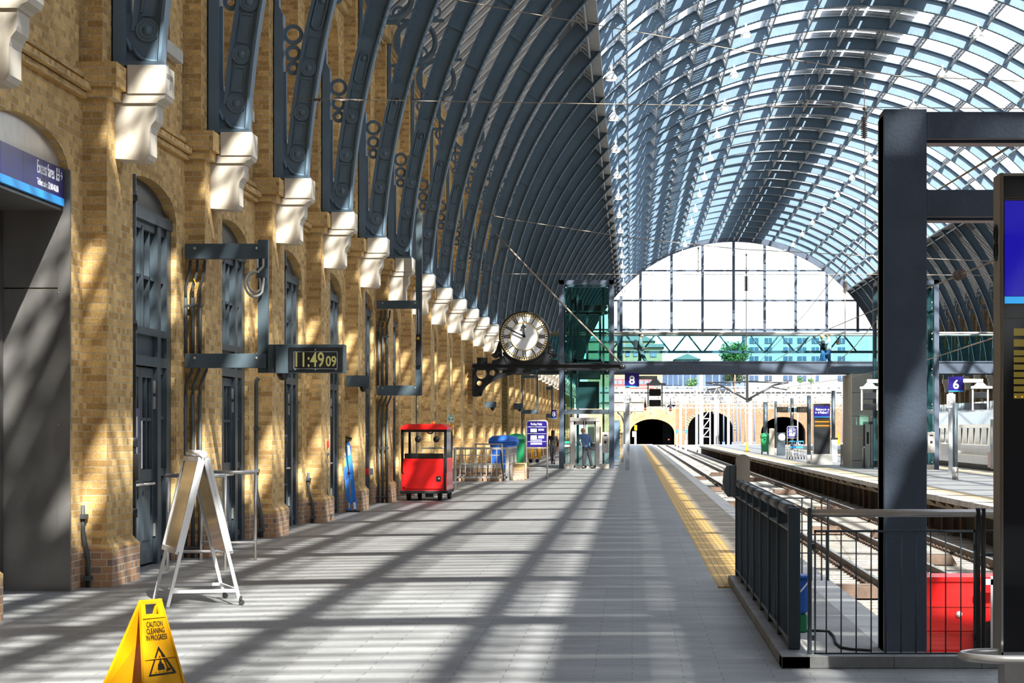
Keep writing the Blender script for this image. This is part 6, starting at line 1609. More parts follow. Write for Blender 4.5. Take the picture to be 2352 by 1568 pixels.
def far_platform():
    for px, Y, py, lab in ((1758, 215, 923, 'slim grey post left of the two small digital clocks'), (1782, 165, 921, 'grey post beside the green bin on the far platform'), (1819, 150, 914, 'grey post between the two small digital clocks'), (1858, 122, 908, 'thick grey post left of the black departure board'), (1914, 128, 897, 'thick grey post right of the black departure board')):
        platform_pole(px, Y, py, .10 if Y < 200 else .2, True, lab, 'round posts on the far platform')
    platform_pole(2194, 83.0, 925, .085, True, 'dark round bollard post with steel sleeve beside the number 6 sign')
    for px, Y, s_ in ((1797, 150, 1), (1843, 150, -1)):
        x0, x1 = UX(px - 13, Y), UX(px + 13, Y); z = lambda py: VZ(py, Y)
        r = thing('small_digital_clock', 'small black digital clock showing 11:49, %s one over the far platform' % ('left' if s_ > 0 else 'right'), 'clock', (x0, Y, z(947)))
        m = MB(); m.bbox(x0, x1, Y - .12, Y + .12, z(947), z(934), .02); h = m.build('housing', 'black_paint', r)
        text('11:49', 'lettering', 'led_dim', h, (x0 + .08, Y - .123, z(944)), (1, 0, 0), (0, 0, 1), .32, 'LEFT', bold=.003, fit=.5)
        m = MB(); e = x1 if s_ > 0 else x0; m.box(e - (0 if s_ > 0 else .35), e + (.35 if s_ > 0 else 0), Y - .1, Y + .1, z(946), z(936)); m.build('bracket', 'steel_blue_box', r)
    Y = 118.0; z = lambda py: VZ(py, Y); x0, x1 = UX(1869, Y), UX(1907, Y)
    r = thing('departure_board', 'tall black departure totem with a blue header for Platform 6 and Platform 7', 'information totem', (x0, Y, 0))
    m = MB(); m.bbox(x0 - .02, x1 + .02, Y, Y + .4, z(1045), z(926), .01); m.box(x0 - .1, x1 + .1, Y - .1, Y + .5, 0, z(1044)); m.build('casing', 'stainless', r)
    m = MB(); m.box(x0 + .01, x1 - .01, Y - .02, Y, z(1042), z(927)); g = m.build('front_panel', 'black_paint', r)
    m = MB(); m.box(x0 + .01, x1 - .01, Y - .03, Y - .02, z(956), z(932)); s = m.build('header_screen', 'screen_blue', g)
    m = MB(); m.box(x0 + .01, x1 - .01, Y - .03, Y - .02, z(958.5), z(956)); m.build('stripe', 'screen_cyan', g)
    text('Platform 6', 'lettering', 'letter_white', s, (x0 + .1, Y - .032, z(942.5)), (1, 0, 0), (0, 0, 1), .16, 'LEFT', fit=.40); text('Platform 7', 'lettering', 'letter_white', s, (x0 + .30, Y - .032, z(949.5)), (1, 0, 0), (0, 0, 1), .16, 'LEFT', fit=.40)
    m = MB(); m.box(x0 + .53, x0 + .59, Y - .034, Y - .03, z(942), z(939)); m.box(x0 + .2, x0 + .26, Y - .034, Y - .03, z(949), z(946)); m.prism([(x0 + .66, z(940.5)), (x0 + .70, z(938.5)), (x0 + .74, z(940.5)), (x0 + .70, z(942.5))], Y - .034, Y - .03); m.prism([(x0 + .06, z(947.5)), (x0 + .10, z(945.5)), (x0 + .14, z(947.5)), (x0 + .10, z(949.5))], Y - .034, Y - .03); m.build('symbol', 'letter_white', s)
    for a, b in ((963, 964.5), (966.5, 970), (972, 973.5), (975.5, 979), (980, 981.5)): m = MB(); m.box(x0 + .05, x1 - .05, Y - .03, Y - .02, z(b), z(a)); m.build('display_row', 'led_amber' if b - a > 2 else 'led_dim', g)
    # trolleys, signs, cabinets
    trolley_sign(140, 1808, 1831, 979, 1004, 'small dark blue trolley sign among the trolleys on the far platform')
    Y = 139; r = thing('luggage_trolleys', 'row of nested silver luggage trolleys before the small blue sign', 'luggage trolley', (UX(1822, Y), Y, 0))
    for i in range(3):
        t = MB(); xx = UX(1812 + i * 6, Y) ; yy = Y - .2 * i
        t.tube([(xx, yy, .15), (xx, yy, 1.0), (xx + .5, yy, 1.0), (xx + .5, yy, .15)], .02, 6)
        for k in range(4): t.tube([(xx, yy, .3 + .18 * k), (xx + .5, yy, .3 + .18 * k)], .014, 6)
        t.tube([(xx, yy, .15), (xx, yy - .7, .15)], .02, 6); t.tube([(xx + .5, yy, .15), (xx + .5, yy - .7, .15)], .02, 6)
        o = t.build('luggage_trolley', 'chrome', None, (xx, yy, 0)); tag(o, 'silver luggage trolley of the nested row, %s' % ('leftmost', 'middle one', 'rightmost')[i], 'luggage trolley', 'nested luggage trolleys')
        k = MB(); k.tube([(xx, yy - .05, 1.0), (xx + .5, yy - .05, 1.0)], .035, 6); k.box(xx + .05, xx + .45, yy - .3, yy - .02, .62, .72); k.build('basket', 'cyan_stripe', o)
        for sx in (0, .5):
            k = MB(); k.lathe([(.02, -.03), (.08, -.03), (.08, .03), (.02, .03)], (xx + sx, yy - .6, .08), 'x', 10, cap=True); k.build('wheel', 'black_rubber', o)
    bpy.data.objects.remove(r)
    Y = 158; r = thing('equipment_cabinet', 'slate blue cabinet with a round white disc on the far platform', 'cabinet', (UX(1795, Y), Y, 0))
    m = MB(); m.bbox(UX(1785, Y), UX(1804, Y), Y, Y + .6, 0, VZ(993, Y), .02); m.build('case', 'slate_blue_door', r)
    m = MB(); m.lathe([(.24, 0), (.24, -.04), (0, -.045)], (UX(1795, Y), Y, VZ(1004, Y)), 'y', 24); m.build('disc', 'white_paint', r)
    Y = 163; r = thing('ticket_reader', 'round topped stainless pillar between the green bin and the post', 'pillar', (UX(1773, Y), Y, 0)); x0, x1 = UX(1767, Y), UX(1779, Y); c = (x0 + x1) / 2; w = (x1 - x0) / 2
    m = MB(); m.prism([(x0, 0), (x1, 0)] + [(c + w * math.cos(PI * i / 8), VZ(985, Y) + w * .3 * math.sin(PI * i / 8)) for i in range(9)], Y, Y + .3); m.build('pillar', 'bronze_steel', r)
    wheelie_bin(166, 1748, 1767, VZ(994, 166), 'bin_green', 'green wheeled bin on the far platform by the steel pillar')
    Y = 124; r = thing('grey_cabinet', 'pale grey cabinet with black top beside the departure totem', 'cabinet', (UX(1917, Y), Y, 0))
    m = MB(); m.bbox(UX(1909, Y), UX(1924, Y), Y, Y + .5, 0, VZ(1008, Y), .02); m.build('case', 'galvanised', r); m = MB(); m.box(UX(1908, Y), UX(1925, Y), Y - .03, Y + .53, VZ(1008, Y), VZ(1005, Y)); m.build('top', 'black_paint', r)
    m = MB(); m.box(UX(1924.5, Y), UX(1927, Y), Y, Y + .1, VZ(1022, Y), VZ(994, Y)); m.build('yellow_edge', 'caution_yellow', r)
    Y = 118.5; m = MB(); m.lathe([(.17, 0), (.17, .05), (.14, .06), (.14, .9), (.16, .95), (.1, 1.0)], (UX(1921, Y), Y - 4, 0), 'z', 14, cap=True); o = m.build('litter_bin', 'stainless', None, (UX(1921, Y), Y - 4, 0)); tag(o, 'round stainless litter bin before the pale grey cabinet', 'bin')
    m = MB(); Y = 185; m.lathe([(.22, 0), (.22, .04), (.12, .05), (.04, .75), (0, .78)], (UX(1716, Y), Y, 0), 'z', 12, cap=True); o = m.build('traffic_cone', 'caution_yellow', None, (UX(1716, Y), Y, 0)); tag(o, 'small orange cone at the far end of the other platform', 'cone')
    # platform eight, beyond the lift
    Y = 128; r = thing('site_cabinet', 'steel blue cabinet with hazard striped edge beyond the glass lift', 'cabinet', (UX(1417, Y), Y, 0))
    m = MB(); m.box(UX(1408, Y), UX(1424, Y), Y, Y + .8, 0, VZ(965, Y)); m.build('case', 'iron_paint_pale', r)
    m = MB()
    zz = .2
    while zz < 2.0: m.box(UX(1423.5, Y), UX(1426, Y), Y - .02, Y, zz, zz + .1); zz += .2
    m.build('hazard_stripes', 'caution_yellow', r)
    Y = 126; m = MB(); m.box(UX(1425.5, Y), UX(1432, Y), Y, Y + .3, 0, VZ(993, Y)); o = m.build('grey_locker', 'bronze_steel', None, (UX(1429, Y), Y, 0)); tag(o, 'slim grey steel locker right of the blue cabinet', 'locker')
    for px, a, b, Y in ((1427, 680, 850, 112.5), (1421, 690, 850, 114)):
        m = MB(); m.box(UX(px - 3.5, Y), UX(px + 3, Y), Y - .06, Y + .06, VZ(b, Y), VZ(a, Y)); o = m.build('steel_mast', 'column_paint', None, (UX(px, Y), Y, VZ(b, Y))); tag(o, 'dark upright mast rising from the footbridge beside the lift, %s' % ('taller right one' if px == 1427 else 'left one'), 'mast')
far_platform()

def train():
    X0 = 14.85; r = thing('train', 'silver grey passenger train with a red doorway band standing beyond the far platform', 'train', (X0 + 1.4, 95, -.8))
    prof = [(X0 + .15, -.15), (X0, .2), (X0, 1.0), (X0 + .04, 1.9), (X0 + .25, 2.45), (X0 + .8, 2.8), (X0 + 1.4, 2.88), (X0 + 2.0, 2.8), (X0 + 2.55, 2.45), (X0 + 2.8, 1.9), (X0 + 2.8, .2), (X0 + 2.65, -.15)]
    for y0, y1 in ((78, 99.6), (100.4, 123), (123.8, 147)):
        m = MB(); m.prism(prof, y0, y1); c = m.build('carriage', 'train_white', r)
        m = MB(); y = y0 + 2.6
        while y < y1 - 3: m.bbox(X0 - .006, X0 + .03, y, y + 1.5, 1.05, 1.75, .02); y += 2.0
        m.build('window_band', 'train_glass', c)
        for yy in (y0 + .5, y1 - 1.6):
            m = MB(); m.box(X0 - .012, X0 + .02, yy, yy + 1.0, .05, 2.1); d = m.build('door', 'galvanised', c)
            m = MB(); m.box(X0 - .018, X0, yy + .25, yy + .75, 1.05, 1.8); m.build('door_window', 'train_glass', d)
            m = MB(); m.box(X0 - .008, X0, yy - .6, yy, .1, .75); m.box(X0 - .008, X0, yy + 1.0, yy + 1.8, .1, .75); m.build('red_band', 'train_red', c)
        m = MB(); m.box(X0 + .2, X0 + 2.6, y0 + .5, y1 - .5, -.75, -.14); m.build('underframe', 'black_rubber', c)
        m = MB(); y = y0 + .8
        while y < y1 - .5: m.box(X0 + .4, X0 + 2.4, y, y + .03, 2.5, 2.90); y += .9
        m.build('roof_rib', 'galvanised', c)
    m = MB(); m.box(X0 + .3, X0 + 2.5, 99.6, 100.4, -.1, 2.5); m.box(X0 + .3, X0 + 2.5, 123, 123.8, -.1, 2.5); m.build('gangway', 'black_rubber', r)
train()

# ---- overhead wires
def wire(name, label, pts, r=.012, m='wire_brown', cat='wire', ins=(), group=None):
    w = MB(); w.tube(pts, r, 6); o = w.build(name, m, None, pts[0]); tag(o, label, cat, group)
    for (p, q, rr, n) in ins:
        k = MB(); p, q = Vector(p), Vector(q); d = (q - p); L = d.length; d.normalize()
        k.tube([p, q], rr * .45, 8)
        a = d.cross(Vector((0, 1, .1))).normalized(); b = d.cross(a)
        for i in range(n):
            c = p + d * L * (i + .5) / n
            k.tube([c - d * .01, c + d * .01], rr, 12)
        k.build('insulator', 'insulator', o)
    return o
def sag(a, b, n=8, s=.1):
    a, b = Vector(a), Vector(b); return [a.lerp(b, i / n) + Vector((0, 0, -s * 4 * (i / n) * (1 - i / n))) for i in range(n + 1)]
def wires():
    Y = 38.6; a, b = PT(668, 226, Y), PT(2420, 250, Y)
    wire('span_wire', 'lowest near cross wire fixed at the third rib and running right', sag(a, b, 10, .02), .008, ins=((PT(720, 229, Y), PT(740, 230, Y), .03, 2), (PT(762, 230, Y), PT(800, 231, Y), .022, 1), (PT(812, 231, Y), PT(835, 231, Y), .022, 1)))
    Y = 48; wire('span_wire', 'steeply sloping upper cross wire entering at the top centre', [PT(1015, -6, Y), PT(1200, 28, Y), PT(1500, 80, Y), PT(1800, 134, Y), PT(2060, 174, Y), PT(2420, 190, Y)], .010)
    Y = 75; wire('span_wire', 'sagging cross wire above the round clock', [PT(1106, 490, Y), PT(1180, 505, Y), PT(1440, 545, Y), PT(1700, 572, Y), PT(2040, 590, Y), PT(2280, 600, Y)], .014)
    Y = 92; wire('span_wire', 'level cross wire just above the glass lift top', [PT(1096, 627, Y), PT(1160, 629, Y), PT(1500, 630, Y), PT(2040, 630, Y), PT(2300, 633, Y)], .014, ins=((PT(1096, 627, Y), PT(1106, 628, Y), .05, 2), (PT(1112, 628, Y), PT(1150, 628, Y), .04, 1)))
    # contact wires running into the distance
    wire('contact_wire', 'upper overhead wire descending left from beside the big column', [PT(2330, 330, 24), PT(2040, 506, 60), PT(1990, 540, 70), PT(1850, 720, 120), PT(1705, 872, 200), PT(1640, 905, 260)], .014)
    wire('contact_wire', 'lower overhead wire running from the totem down to the footbridge', [PT(2352, 570, 28), PT(2212, 628, 34), PT(2035, 700, 50), PT(1900, 757, 75), PT(1780, 828, 120), PT(1690, 880, 200)], .011, ins=((PT(2212, 627, 33.95), PT(2196, 634, 34.6), .075, 2),))
    wire('contact_wire', 'faint lowest overhead wire from the totem crossing the bridge girder', [PT(2300, 770, 40), PT(2130, 826, 60), PT(1945, 868, 110), PT(1800, 890, 200)], .012)
    wire('contact_wire', 'short overhead wire from the bridge girder toward the stair core', [PT(2050, 690, 50), PT(1960, 800, 80), PT(1905, 846, 110), PT(1890, 860, 130)], .012)
    for px, ys, Y, lab in ((1985, (165, 195, 245, 262, 345, 400, 590), 44, 'long hanging wire with a ribbed insulator left of the big column'), (1850, (143, 175, 205, 245), 44, 'short hanging wire with small insulators right of the crown'),
                       (1604, (570, 600, 620, 625), 75, 'short hanging wire in the left half of the glazed screen'), (1714, (585, 615, 622, 628, 668, 700, 800), 75, 'long hanging wire in the middle of the glazed screen'), (1941, (602, 625, 630, 640, 672, 700, 780), 75, 'hanging wire at the right of the glazed screen')):
        ins = [(PT(px, ys[0] - 3, Y), PT(px, ys[0] + 3, Y), .04, 1), (PT(px, ys[1] - 2, Y), PT(px, ys[1] + 3, Y), .025, 1)]
        if len(ys) > 5: ins.append((PT(px, ys[3] + 6, Y), PT(px, ys[3] + 56 if Y < 50 else ys[4], Y), .055 if Y < 50 else .07, 11))
        ins.append((PT(px, ys[3] - 16 if Y < 50 else ys[2], Y), PT(px, ys[3] - 8 if Y < 50 else ys[3], Y), .045, 1))
        wire('dropper_wire', lab, [PT(px, ys[0], Y), PT(px + (3 if len(ys) > 5 and Y < 50 else 0), ys[-1], Y)], .008 if Y < 50 else .014, ins=ins)
wires()

# ------------------------------------------------------------------ beyond the shed
def beyond():
    # overhead structure in the middle distance
    Y = 262.0; z = lambda py: VZ(py, Y)
    r = thing('catenary_mast', 'dark central mast with spreading arms just beyond the footbridge', 'mast', (UX(1716, Y), Y, -1))
    m = MB(); m.box(UX(1713, Y), UX(1719, Y), Y - .1, Y + .1, z(924), z(857)); m.build('drop_tube', 'black_paint', r)
    m = MB()
    for s_ in (-1, 1):
        m.tube([PT(1716, 918, Y), PT(1716 + s_ * 62, 884, Y)], .12, 6); m.tube([PT(1716 + s_ * 62, 884, Y), PT(1716 + s_ * 95, 878, Y)], .10, 6); m.tube([PT(1716, 876, Y), PT(1716 + s_ * 92, 879, Y)], .09, 6); m.tube([PT(1716 + s_ * 58, 889, Y), PT(1716 + s_ * 92, 895, Y)], .08, 6)
    m.build('cantilever_arm', 'black_paint', r)
    m = MB(); m.box(UX(1719, Y), UX(1728, Y), Y + .2, Y + .6, -1, z(890)); m.build('pale_post', 'yard_steel', r)
    # three lattice gantries
    for gi, (Y, pa, pb, x0p, x1p, lab) in enumerate(((270, 887, 912, 1300, 2600, 'nearest'), (300, 904, 922, 1300, 2500, 'middle'), (322, 926, 938, 1400, 2400, 'farthest'))):
        z = lambda py: VZ(py, Y); x0, x1 = UX(x0p, Y), UX(x1p, Y)
        r = thing('lattice_gantry', 'cream steel lattice gantry spanning the open tracks, %s of three' % lab, 'gantry', (UX(1600, Y), Y, -1), 'lattice gantries over the open tracks')
        m = MB(); m.box(x0, x1, Y - .15, Y + .15, z(pa + 3), z(pa)); m.box(x0, x1, Y - .15, Y + .15, z(pb), z(pb - 3)); m.build('chord', 'cream_paint', r)
        m = MB(); n = int((x1 - x0) / 1.1)
        for i in range(n):
            a = x0 + (x1 - x0) * i / n; b = x0 + (x1 - x0) * (i + .5) / n; c = x0 + (x1 - x0) * (i + 1) / n
            m.bar((a, Y, z(pa + 2)), (b, Y, z(pb - 2)), .10, .10); m.bar((b, Y, z(pb - 2)), (c, Y, z(pa + 2)), .10, .10)
        m.build('lattice', 'cream_paint', r)
        for px in (((1597, 6),) if gi == 0 else ((1606, 8), (1640, 8)) if gi == 1 else ((1560, 6), (1670, 6))):
            m = MB(); m.box(UX(px[0], Y), UX(px[0] + px[1], Y), Y - .2, Y + .2, -1, z(pa)); m.build('leg', 'yard_steel' if gi < 2 else 'cream_paint', r)
        for k in range(14):
            m = MB(); px = 1440 + k * 36 + gi * 9; m.tube([(UX(px, Y), Y, z(pb - 2)), (UX(px, Y), Y, z(pb + 12))], .06, 5); m.tube([(UX(px, Y), Y, z(pb + 12)), (UX(px + 12, Y), Y, z(pb + 8))], .05, 5); m.build('hanger', 'wire_brown', r)
    for i, (px, a, Y) in enumerate(((1662, 905, 290), (1684, 900, 285), (1692, 905, 295), (1700, 905, 300), (1712, 900, 280), (1733, 905, 300), (1575, 925, 310), (1650, 915, 305), (1832, 915, 280), (1936, 895, 270))):
        m = MB(); m.tube([(UX(px, Y), Y, -1), (UX(px, Y), Y, VZ(a, Y))], .09, 6); m.box(UX(px, Y) - .16, UX(px, Y) + .16, Y - .16, Y + .16, -1, .2)
        o = m.build('lamp_column', 'building_blue' if i in (0, 1, 2, 3, 5) else 'yard_steel', None, (UX(px, Y), Y, -1)); tag(o, 'thin upright column in the sunlit yard, %s from the left' % ORD[[6, 7, 8, 9, 10, 11, 1, 5, 12, 13][i] - 1], 'column', 'thin columns in the sunlit yard')
    Y = 285; r = thing('braced_tower', 'white cross braced steel tower standing in the open yard', 'tower', (UX(1622, Y), Y, -1)); z = lambda py: VZ(py, Y)
    m = MB()
    for px in (1614, 1631): m.bar((UX(px, Y), Y, -1), (UX(px, Y), Y, z(925)), .16, .16)
    m.build('leg', 'yard_steel', r); m = MB()
    for a, b in ((1003, 983), (983, 961), (961, 940)): m.bar((UX(1614, Y), Y, z(a)), (UX(1631, Y), Y, z(b)), .12, .12); m.bar((UX(1614, Y), Y, z(a)), (UX(1631, Y), Y, z(a)), .12, .12)
    m.build('brace', 'yard_steel', r)
    # signals
    for px, py, Y, lab, mm in ((1482, 938, 255, 'red signal light left of the dark tunnel mouth', 'signal_light'), (1540, 940, 290, 'small red signal light above the dark tunnel mouth', 'signal_light'), (1536, 1009, 330, 'red signal glowing inside the dark tunnel mouth', 'signal_light')):
        r = thing('railway_signal', lab, 'signal', PT(px, py, Y)); m = MB(); s = 3.0 * Y / F; m.ball(PT(px, py, Y), s * .55 if px != 1482 else s * .8, 10); m.build('lens', mm, r)
        if py < 1000: m = MB(); m.box(UX(px - 2.6, Y), UX(px + 2.6, Y), Y + .1, Y + .5, VZ(py + 4, Y), VZ(py - 12, Y)); m.tube([(UX(px, Y), Y + .3, VZ(py - 12, Y)), (UX(px, Y), Y + .3, VZ(py - 25, Y))], .06, 5); m.build('head', 'black_paint', r)
    Y = 272; r = thing('ground_signal', 'white and yellow signal post at the end of platform eight', 'signal', (UX(1459, Y), Y, 0))
    m = MB(); m.box(UX(1457, Y), UX(1462, Y), Y, Y + .3, 0, VZ(990, Y)); m.box(UX(1452, Y), UX(1457, Y), Y, Y + .3, VZ(1003, Y), VZ(990, Y)); m.build('post', 'yard_steel', r); m = MB(); m.box(UX(1457, Y), UX(1463, Y), Y - .05, Y + .35, VZ(988, Y), VZ(976, Y)); m.build('yellow_box', 'caution_yellow', r)
    for px in (1555, 1576):
        Y = 300; r = thing('shunt_signal', 'blue topped shunting signal between the two tunnels, %s one' % ('left' if px == 1555 else 'right'), 'signal', (UX(px, Y), Y, -1)); m = MB(); m.box(UX(px - 1.5, Y), UX(px + 1.5, Y), Y, Y + .2, -1, VZ(994, Y)); m.build('post', 'galvanised', r); m = MB(); m.box(UX(px - 3, Y), UX(px + 3, Y), Y - .1, Y + .3, VZ(994, Y), VZ(986, Y)); m.build('signal_box', 'bin_blue', r)
    # retaining wall with tunnels
    Y = 420.0; P = F / Y; z = lambda py: VZ(py, Y)
    def wall_with_arch(x0p, x1p, topp, arches, m_, nm, lab):
        w = MB(); x0, x1 = UX(x0p, Y), UX(x1p, Y); cur = x0; zt = z(topp)
        for a, b, t, base in arches:
            xa, xb, za = UX(a, Y), UX(b, Y), z(t); w.box(cur, xa, Y, Y + 3, -1.2, zt); cur = xb; n = 16; c = (xa + xb) / 2; hw = (xb - xa) / 2; zs = -1 + (za + 1) * .45
            pts = [(c - hw * math.cos(PI * i / n), zs + (za - zs) * math.sin(PI * i / n)) for i in range(n + 1)]
            for p, q in zip(pts, pts[1:]): w.prism([p, q, (q[0], zt), (p[0], zt)], Y, Y + 3)
        w.box(cur, x1, Y, Y + 3, -1.2, zt); o = w.build(nm, m_); o['kind'] = 'structure'; return o
    wall_with_arch(1380, 1552, 935, [(1447, 1549, 962, 1027)], 'brown_brick', 'wall_tunnel_left', '')
    wall_with_arch(1552, 1990, 925, [(1580, 1684, 945, 1027), (1748, 1850, 957, 1027)], 'orange_brick', 'wall_tunnel_right', '')
    m = MB()
    for a, b, t in ((1580, 1684, 945),):
        xa, xb, za = UX(a, Y), UX(b, Y), z(t); c = (xa + xb) / 2; hw = (xb - xa) / 2; zs = -1 + (za + 1) * .45
        for i in range(25):
            t0 = PI * i / 25; t1 = PI * (i + .8) / 25; q = lambda t_, k: (c - hw * k * math.cos(t_), zs + (za - zs) * k * math.sin(t_)); m.prism([q(t0, 1), q(t1, 1), q(t1, 1.16), q(t0, 1.16)], Y - .15, Y)
    o = m.build('arch_ring', 'pale_brick'); o.name = 'trim_70'; o['kind'] = 'structure'
    m = MB()
    for a, b, t in ((1447, 1549, 962), (1580, 1684, 945), (1748, 1850, 957)):
        xa, xb, za = UX(a, Y), UX(b, Y), z(t); m.box(xa - .1, xb + .1, Y + 40, Y + 41, -1.2, za + 1); m.box(xa - .6, xa - .1, Y + 3, Y + 41, -1.2, za + 1); m.box(xb + .1, xb + .6, Y + 3, Y + 41, -1.2, za + 1); m.box(xa - .6, xb + .6, Y + 3, Y + 41, za + .3, za + 1); m.box(xa, xb, Y + 3, Y + 41, -1.1, -.98)
    o = m.build('tunnel', 'tunnel_black'); o.name = 'wall_tunnel_inside'; o['kind'] = 'structure'
    # canopy and bridge at left
    m = MB(); Yc = 334; m.box(UX(1380, Yc), UX(1480, Yc), Yc, Yc + 10, VZ(944, Yc), VZ(920, Yc)); m.box(UX(1380, Yc), UX(1483, Yc), Yc - .3, Yc + 10, VZ(923, Yc), VZ(918, Yc)); o = m.build('platform_canopy', 'cream_paint', None, (UX(1430, Yc), Yc, VZ(944, Yc))); tag(o, 'cream platform canopy edge left of the tunnel mouth', 'canopy')
    m = MB(); m.bar((UX(1434, Yc), Yc, -1), (UX(1434, Yc), Yc, VZ(946, Yc)), .25, .25); m.tube([(UX(1434, Yc), Yc, VZ(975, Yc)), (UX(1428, Yc), Yc, VZ(955, Yc)), (UX(1418, Yc), Yc, VZ(946, Yc))], .12, 6); m.tube([(UX(1434, Yc), Yc, VZ(975, Yc)), (UX(1440, Yc), Yc, VZ(955, Yc)), (UX(1452, Yc), Yc, VZ(946, Yc))], .12, 6); m.build('bracket_column', 'black_paint', o)
    Yb = 440; z2 = lambda py: VZ(py, Yb)
    m = MB(); m.box(UX(1250, Yb), UX(2400, Yb), Yb, Yb + 14, z2(925), z2(898)); m.box(UX(1250, Yb), UX(2400, Yb), Yb - .3, Yb, z2(900), z2(893)); m.box(UX(1250, Yb), UX(1440, Yb), Yb + .2, Yb + .6, z2(893), z2(889)); o = m.build('road_deck', 'building_white'); o.name = 'wall_road'; o['kind'] = 'structure'
    Yr = 444; r = thing('red_bus', 'red double length bus passing on the road above the tracks', 'bus', (UX(1450, Yr), Yr, VZ(893, Yr)))
    m = MB(); m.bbox(UX(1400, Yr), UX(1502, Yr), Yr, Yr + 2.4, VZ(895, Yr), VZ(866, Yr), .2); b = m.build('body', 'bus_red', r)
    for i in range(8): m = MB(); px = 1408 + i * 12; m.box(UX(px, Yr), UX(px + 9, Yr), Yr - .05, Yr, VZ(882, Yr), VZ(873, Yr)); m.build('window', 'building_blue', b)
    m = MB(); m.box(UX(1400, Yr), UX(1502, Yr), Yr - .03, Yr, VZ(870, Yr), VZ(867, Yr)); m.build('white_band', 'yard_steel', b)
    # buildings
    def building(name, label, px0, px1, pyt, Yq, m_, wins, wm='building_glass', roof=None, depth=15):
        x0, x1 = UX(px0, Yq), UX(px1, Yq); zt = VZ(pyt, Yq); r = thing(name, label, 'building', ((x0 + x1) / 2, Yq, -1))
        m = MB(); m.box(x0, x1, Yq, Yq + depth, -1, zt); w = m.build('wall', m_, r)
        for (a, b, c, d) in wins:
            m = MB(); m.box(UX(a, Yq), UX(b, Yq), Yq - .15, Yq, VZ(d, Yq), VZ(c, Yq)); f = m.build('window', wm, r)
            m = MB(); m.box((UX(a, Yq) + UX(b, Yq)) / 2 - .05, (UX(a, Yq) + UX(b, Yq)) / 2 + .05, Yq - .2, Yq - .15, VZ(d, Yq), VZ(c, Yq)); m.build('window_bar', 'yard_steel', f)
        if roof == 'gable':
            m = MB(); m.prism([(x0 - .5, zt), (x1 + .5, zt), ((x0 + x1) / 2, zt + (x1 - x0) * .26)], Yq - .4, Yq + depth); m.build('roof', 'roof_slate', r)
        elif roof: m = MB(); m.box(x0 - .4, x1 + .4, Yq - .5, Yq + depth, zt, zt + .6); m.build('roof', roof, r)
        return r
    building('brick_building', 'yellow brick building with blue windows behind the left part of the footbridge', 1425, 1521, 797, 470, 'building_yellow', [(1436, 1446, 806, 818), (1455, 1464, 806, 818), (1474, 1483, 806, 818), (1494, 1508, 806, 819), (1430, 1440, 840, 856), (1500, 1516, 870, 886)], 'building_blue', 'roof_slate')
    building('slate_shed', 'pale slate roofed shed seen through the left glass bridge panels', 1350, 1500, 783, 500, 'building_yellow', [(1400, 1410, 788, 795)], 'building_blue', 'gable')
    building('gabled_house', 'low white house with a slate gable roof behind the footbridge', 1553, 1604, 825, 480, 'building_white', [(1565, 1572, 828, 834), (1585, 1592, 828, 834)], 'building_glass', 'gable')
    building('glass_office', 'long low blue glazed office under the bridge girder at left', 1522, 1710, 852, 455, 'building_blue', [(1522, 1545, 858, 884), (1548, 1567, 858, 884), (1572, 1600, 858, 884), (1622, 1650, 858, 884), (1656, 1680, 858, 884)], 'building_glass', 'building_white', depth=4)
    wins = []
    for a in (1722, 1757, 1800, 1832, 1865, 1925):
        for c in (776, 797, 818, 862): wins.append((a, a + (16 if a % 2 else 20), c, c + 12))
    building('white_apartments', 'large modern white apartment block behind the right half of the footbridge', 1712, 2010, 762, 464, 'building_white', wins, 'building_glass', 'building_blue')
    m = MB()
    for px in (1722, 1745, 1860): m.box(UX(px, 450), UX(px + 14, 450), 450, 451, -1, VZ(768, 450))
    building('white_office', 'white fronted office further right beyond the stair core', 2010, 2500, 800, 465, 'building_white', [(2160 + 24 * i, 2176 + 24 * i, c, c + 12) for i in range(5) for c in (862,)], 'building_glass')
    for px in (1610, 1868):
        m = MB(); m.box(UX(px - 4, 448), UX(px + 4, 448), 448, 449, VZ(893, 448), VZ(850, 448)); o = m.build('white_pillar', 'yard_steel', None, (UX(px, 448), 448, VZ(893, 448))); tag(o, 'tall white pillar on the road, %s' % ('before the blue office' if px < 1700 else 'before the apartment block'), 'pillar')
    # trees
    def tree(px, py, rr, Yq, label, m_='leaf_green', n=700, trunkz=None):
        c = PT(px, py, Yq); R = rr * Yq / F; zb = -1 if trunkz is None else trunkz; r = thing('tree', label, 'tree', (c.x, c.y, zb)); m = MB(); rnd = random.Random(int(px))
        blobs = [(Vector((rnd.uniform(-.7, .7), rnd.uniform(-.5, .5), rnd.uniform(-.5, .55))) * R, rnd.uniform(.35, .55) * R) for _ in range(14)]
        for i in range(n):
            b, br = blobs[i % 14]; v = Vector((rnd.gauss(0, 1), rnd.gauss(0, 1), rnd.gauss(0, 1))).normalized() * br * rnd.uniform(.7, 1.05); p = c + b + v
            s = R * rnd.uniform(.035, .07); a = Vector((rnd.uniform(-1, 1), rnd.uniform(-1, 1), rnd.uniform(-1, 1))).normalized() * s; q = a.cross(Vector((rnd.uniform(-1, 1), rnd.uniform(-1, 1), 1))).normalized() * s
            m._add([p - a, p + q, p + a, p - q], [(0, 1, 2, 3)], False)
        for b, br in blobs: m.ball(c + b, br * .5, 8)
        m.build('foliage', m_, r); m = MB(); m.tube([(c.x, c.y, zb), c], [R * .09, R * .05], 7); m.build('trunk', 'trunk', r)
    tree(1688, 815, 32, 435, 'large leafy green tree seen through the middle of the glass footbridge', n=4000)
    tree(1685, 868, 24, 446, 'dark rounded tree just left of the central mast', 'leaf_dark', 2500, VZ(893, 446))
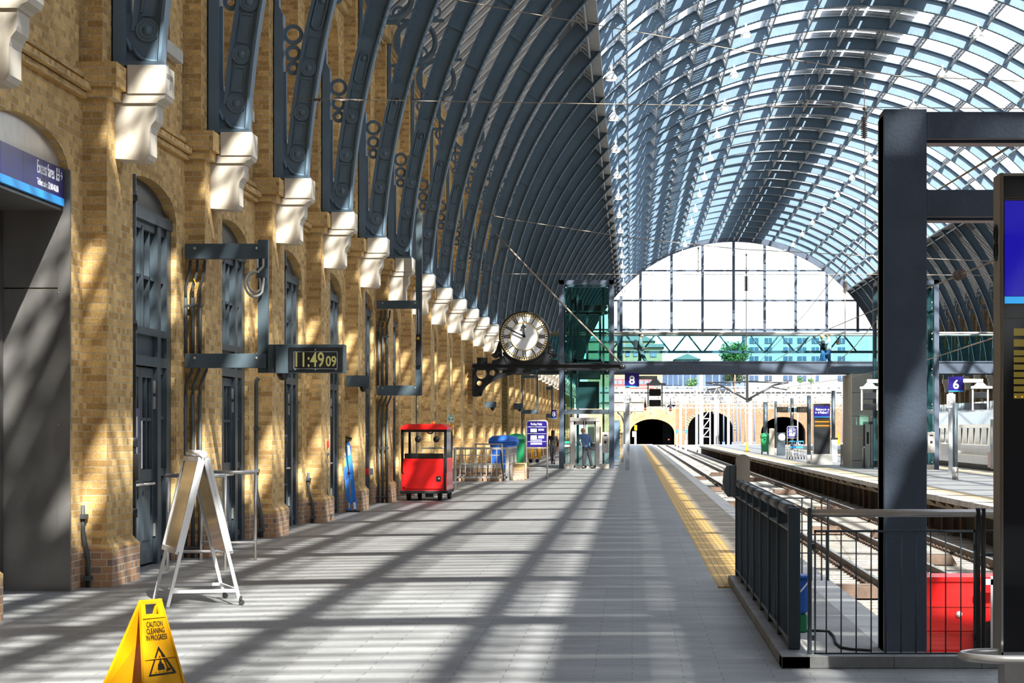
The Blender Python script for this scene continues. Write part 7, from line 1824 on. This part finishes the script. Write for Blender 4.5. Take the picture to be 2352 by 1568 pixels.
    tree(1588, 878, 14, 447, 'small light green tree in front of the blue office', n=900, trunkz=VZ(893, 447)); tree(1838, 872, 9, 447, 'small green tree left of the white apartment pillar', n=700, trunkz=VZ(893, 447)); tree(1862, 874, 8, 446, 'small green tree touching the white apartment pillar', n=700, trunkz=VZ(893, 446))
beyond()
# ------------------------------------------------------------------ light, sky, camera
def finish():
    sc = bpy.context.scene
    w = bpy.data.worlds.new('World'); sc.world = w; w.use_nodes = True; t = w.node_tree
    bg = t.nodes['Background']
    sky = t.nodes.new('ShaderNodeTexSky'); sky.sky_type = 'NISHITA'; sky.sun_disc = False
    sky.sun_elevation = rad(43); sky.sun_rotation = rad(180 - 25); sky.air_density = 1.0; sky.dust_density = 1.0; sky.ozone_density = 1.0
    hs = t.nodes.new('ShaderNodeHueSaturation'); hs.inputs['Saturation'].default_value = .6; t.links.new(sky.outputs[0], hs.inputs['Color']); t.links.new(hs.outputs[0], bg.inputs[0]); bg.inputs[1].default_value = SKY
    L = bpy.data.lights.new('sun', 'SUN'); L.energy = SUN; L.color = (1.0, .95, .86); L.angle = rad(.53)
    o = bpy.data.objects.new('sun', L); C.objects.link(o)
    d = Vector((-.45, .95, -1)).normalized(); o.rotation_euler = d.to_track_quat('-Z', 'Y').to_euler(); o.location = (20, -20, 60)
    cam = bpy.data.cameras.new('camera'); co = bpy.data.objects.new('camera', cam); C.objects.link(co)
    cam.sensor_width = 36; cam.lens = F / 2352 * 36; cam.shift_x = -(CX - 1176) / 2352; cam.shift_y = (CY - 784) / 2352
    cam.clip_start = .1; cam.clip_end = 2000
    co.location = (0, 0, EYE); co.rotation_euler = (PI / 2, 0, 0); sc.camera = co
    v = sc.view_settings; v.view_transform = 'Standard'; v.look = 'None'; v.gamma = 1; v.use_curve_mapping = False; v.exposure = EXPO
    sc.cycles.transparent_max_bounces = 24; sc.cycles.max_bounces = 7; sc.cycles.diffuse_bounces = 3
    sc.cycles.sample_clamp_indirect = 8
SKY, SUN, EXPO = .55, 25.0, 0.0
finish()
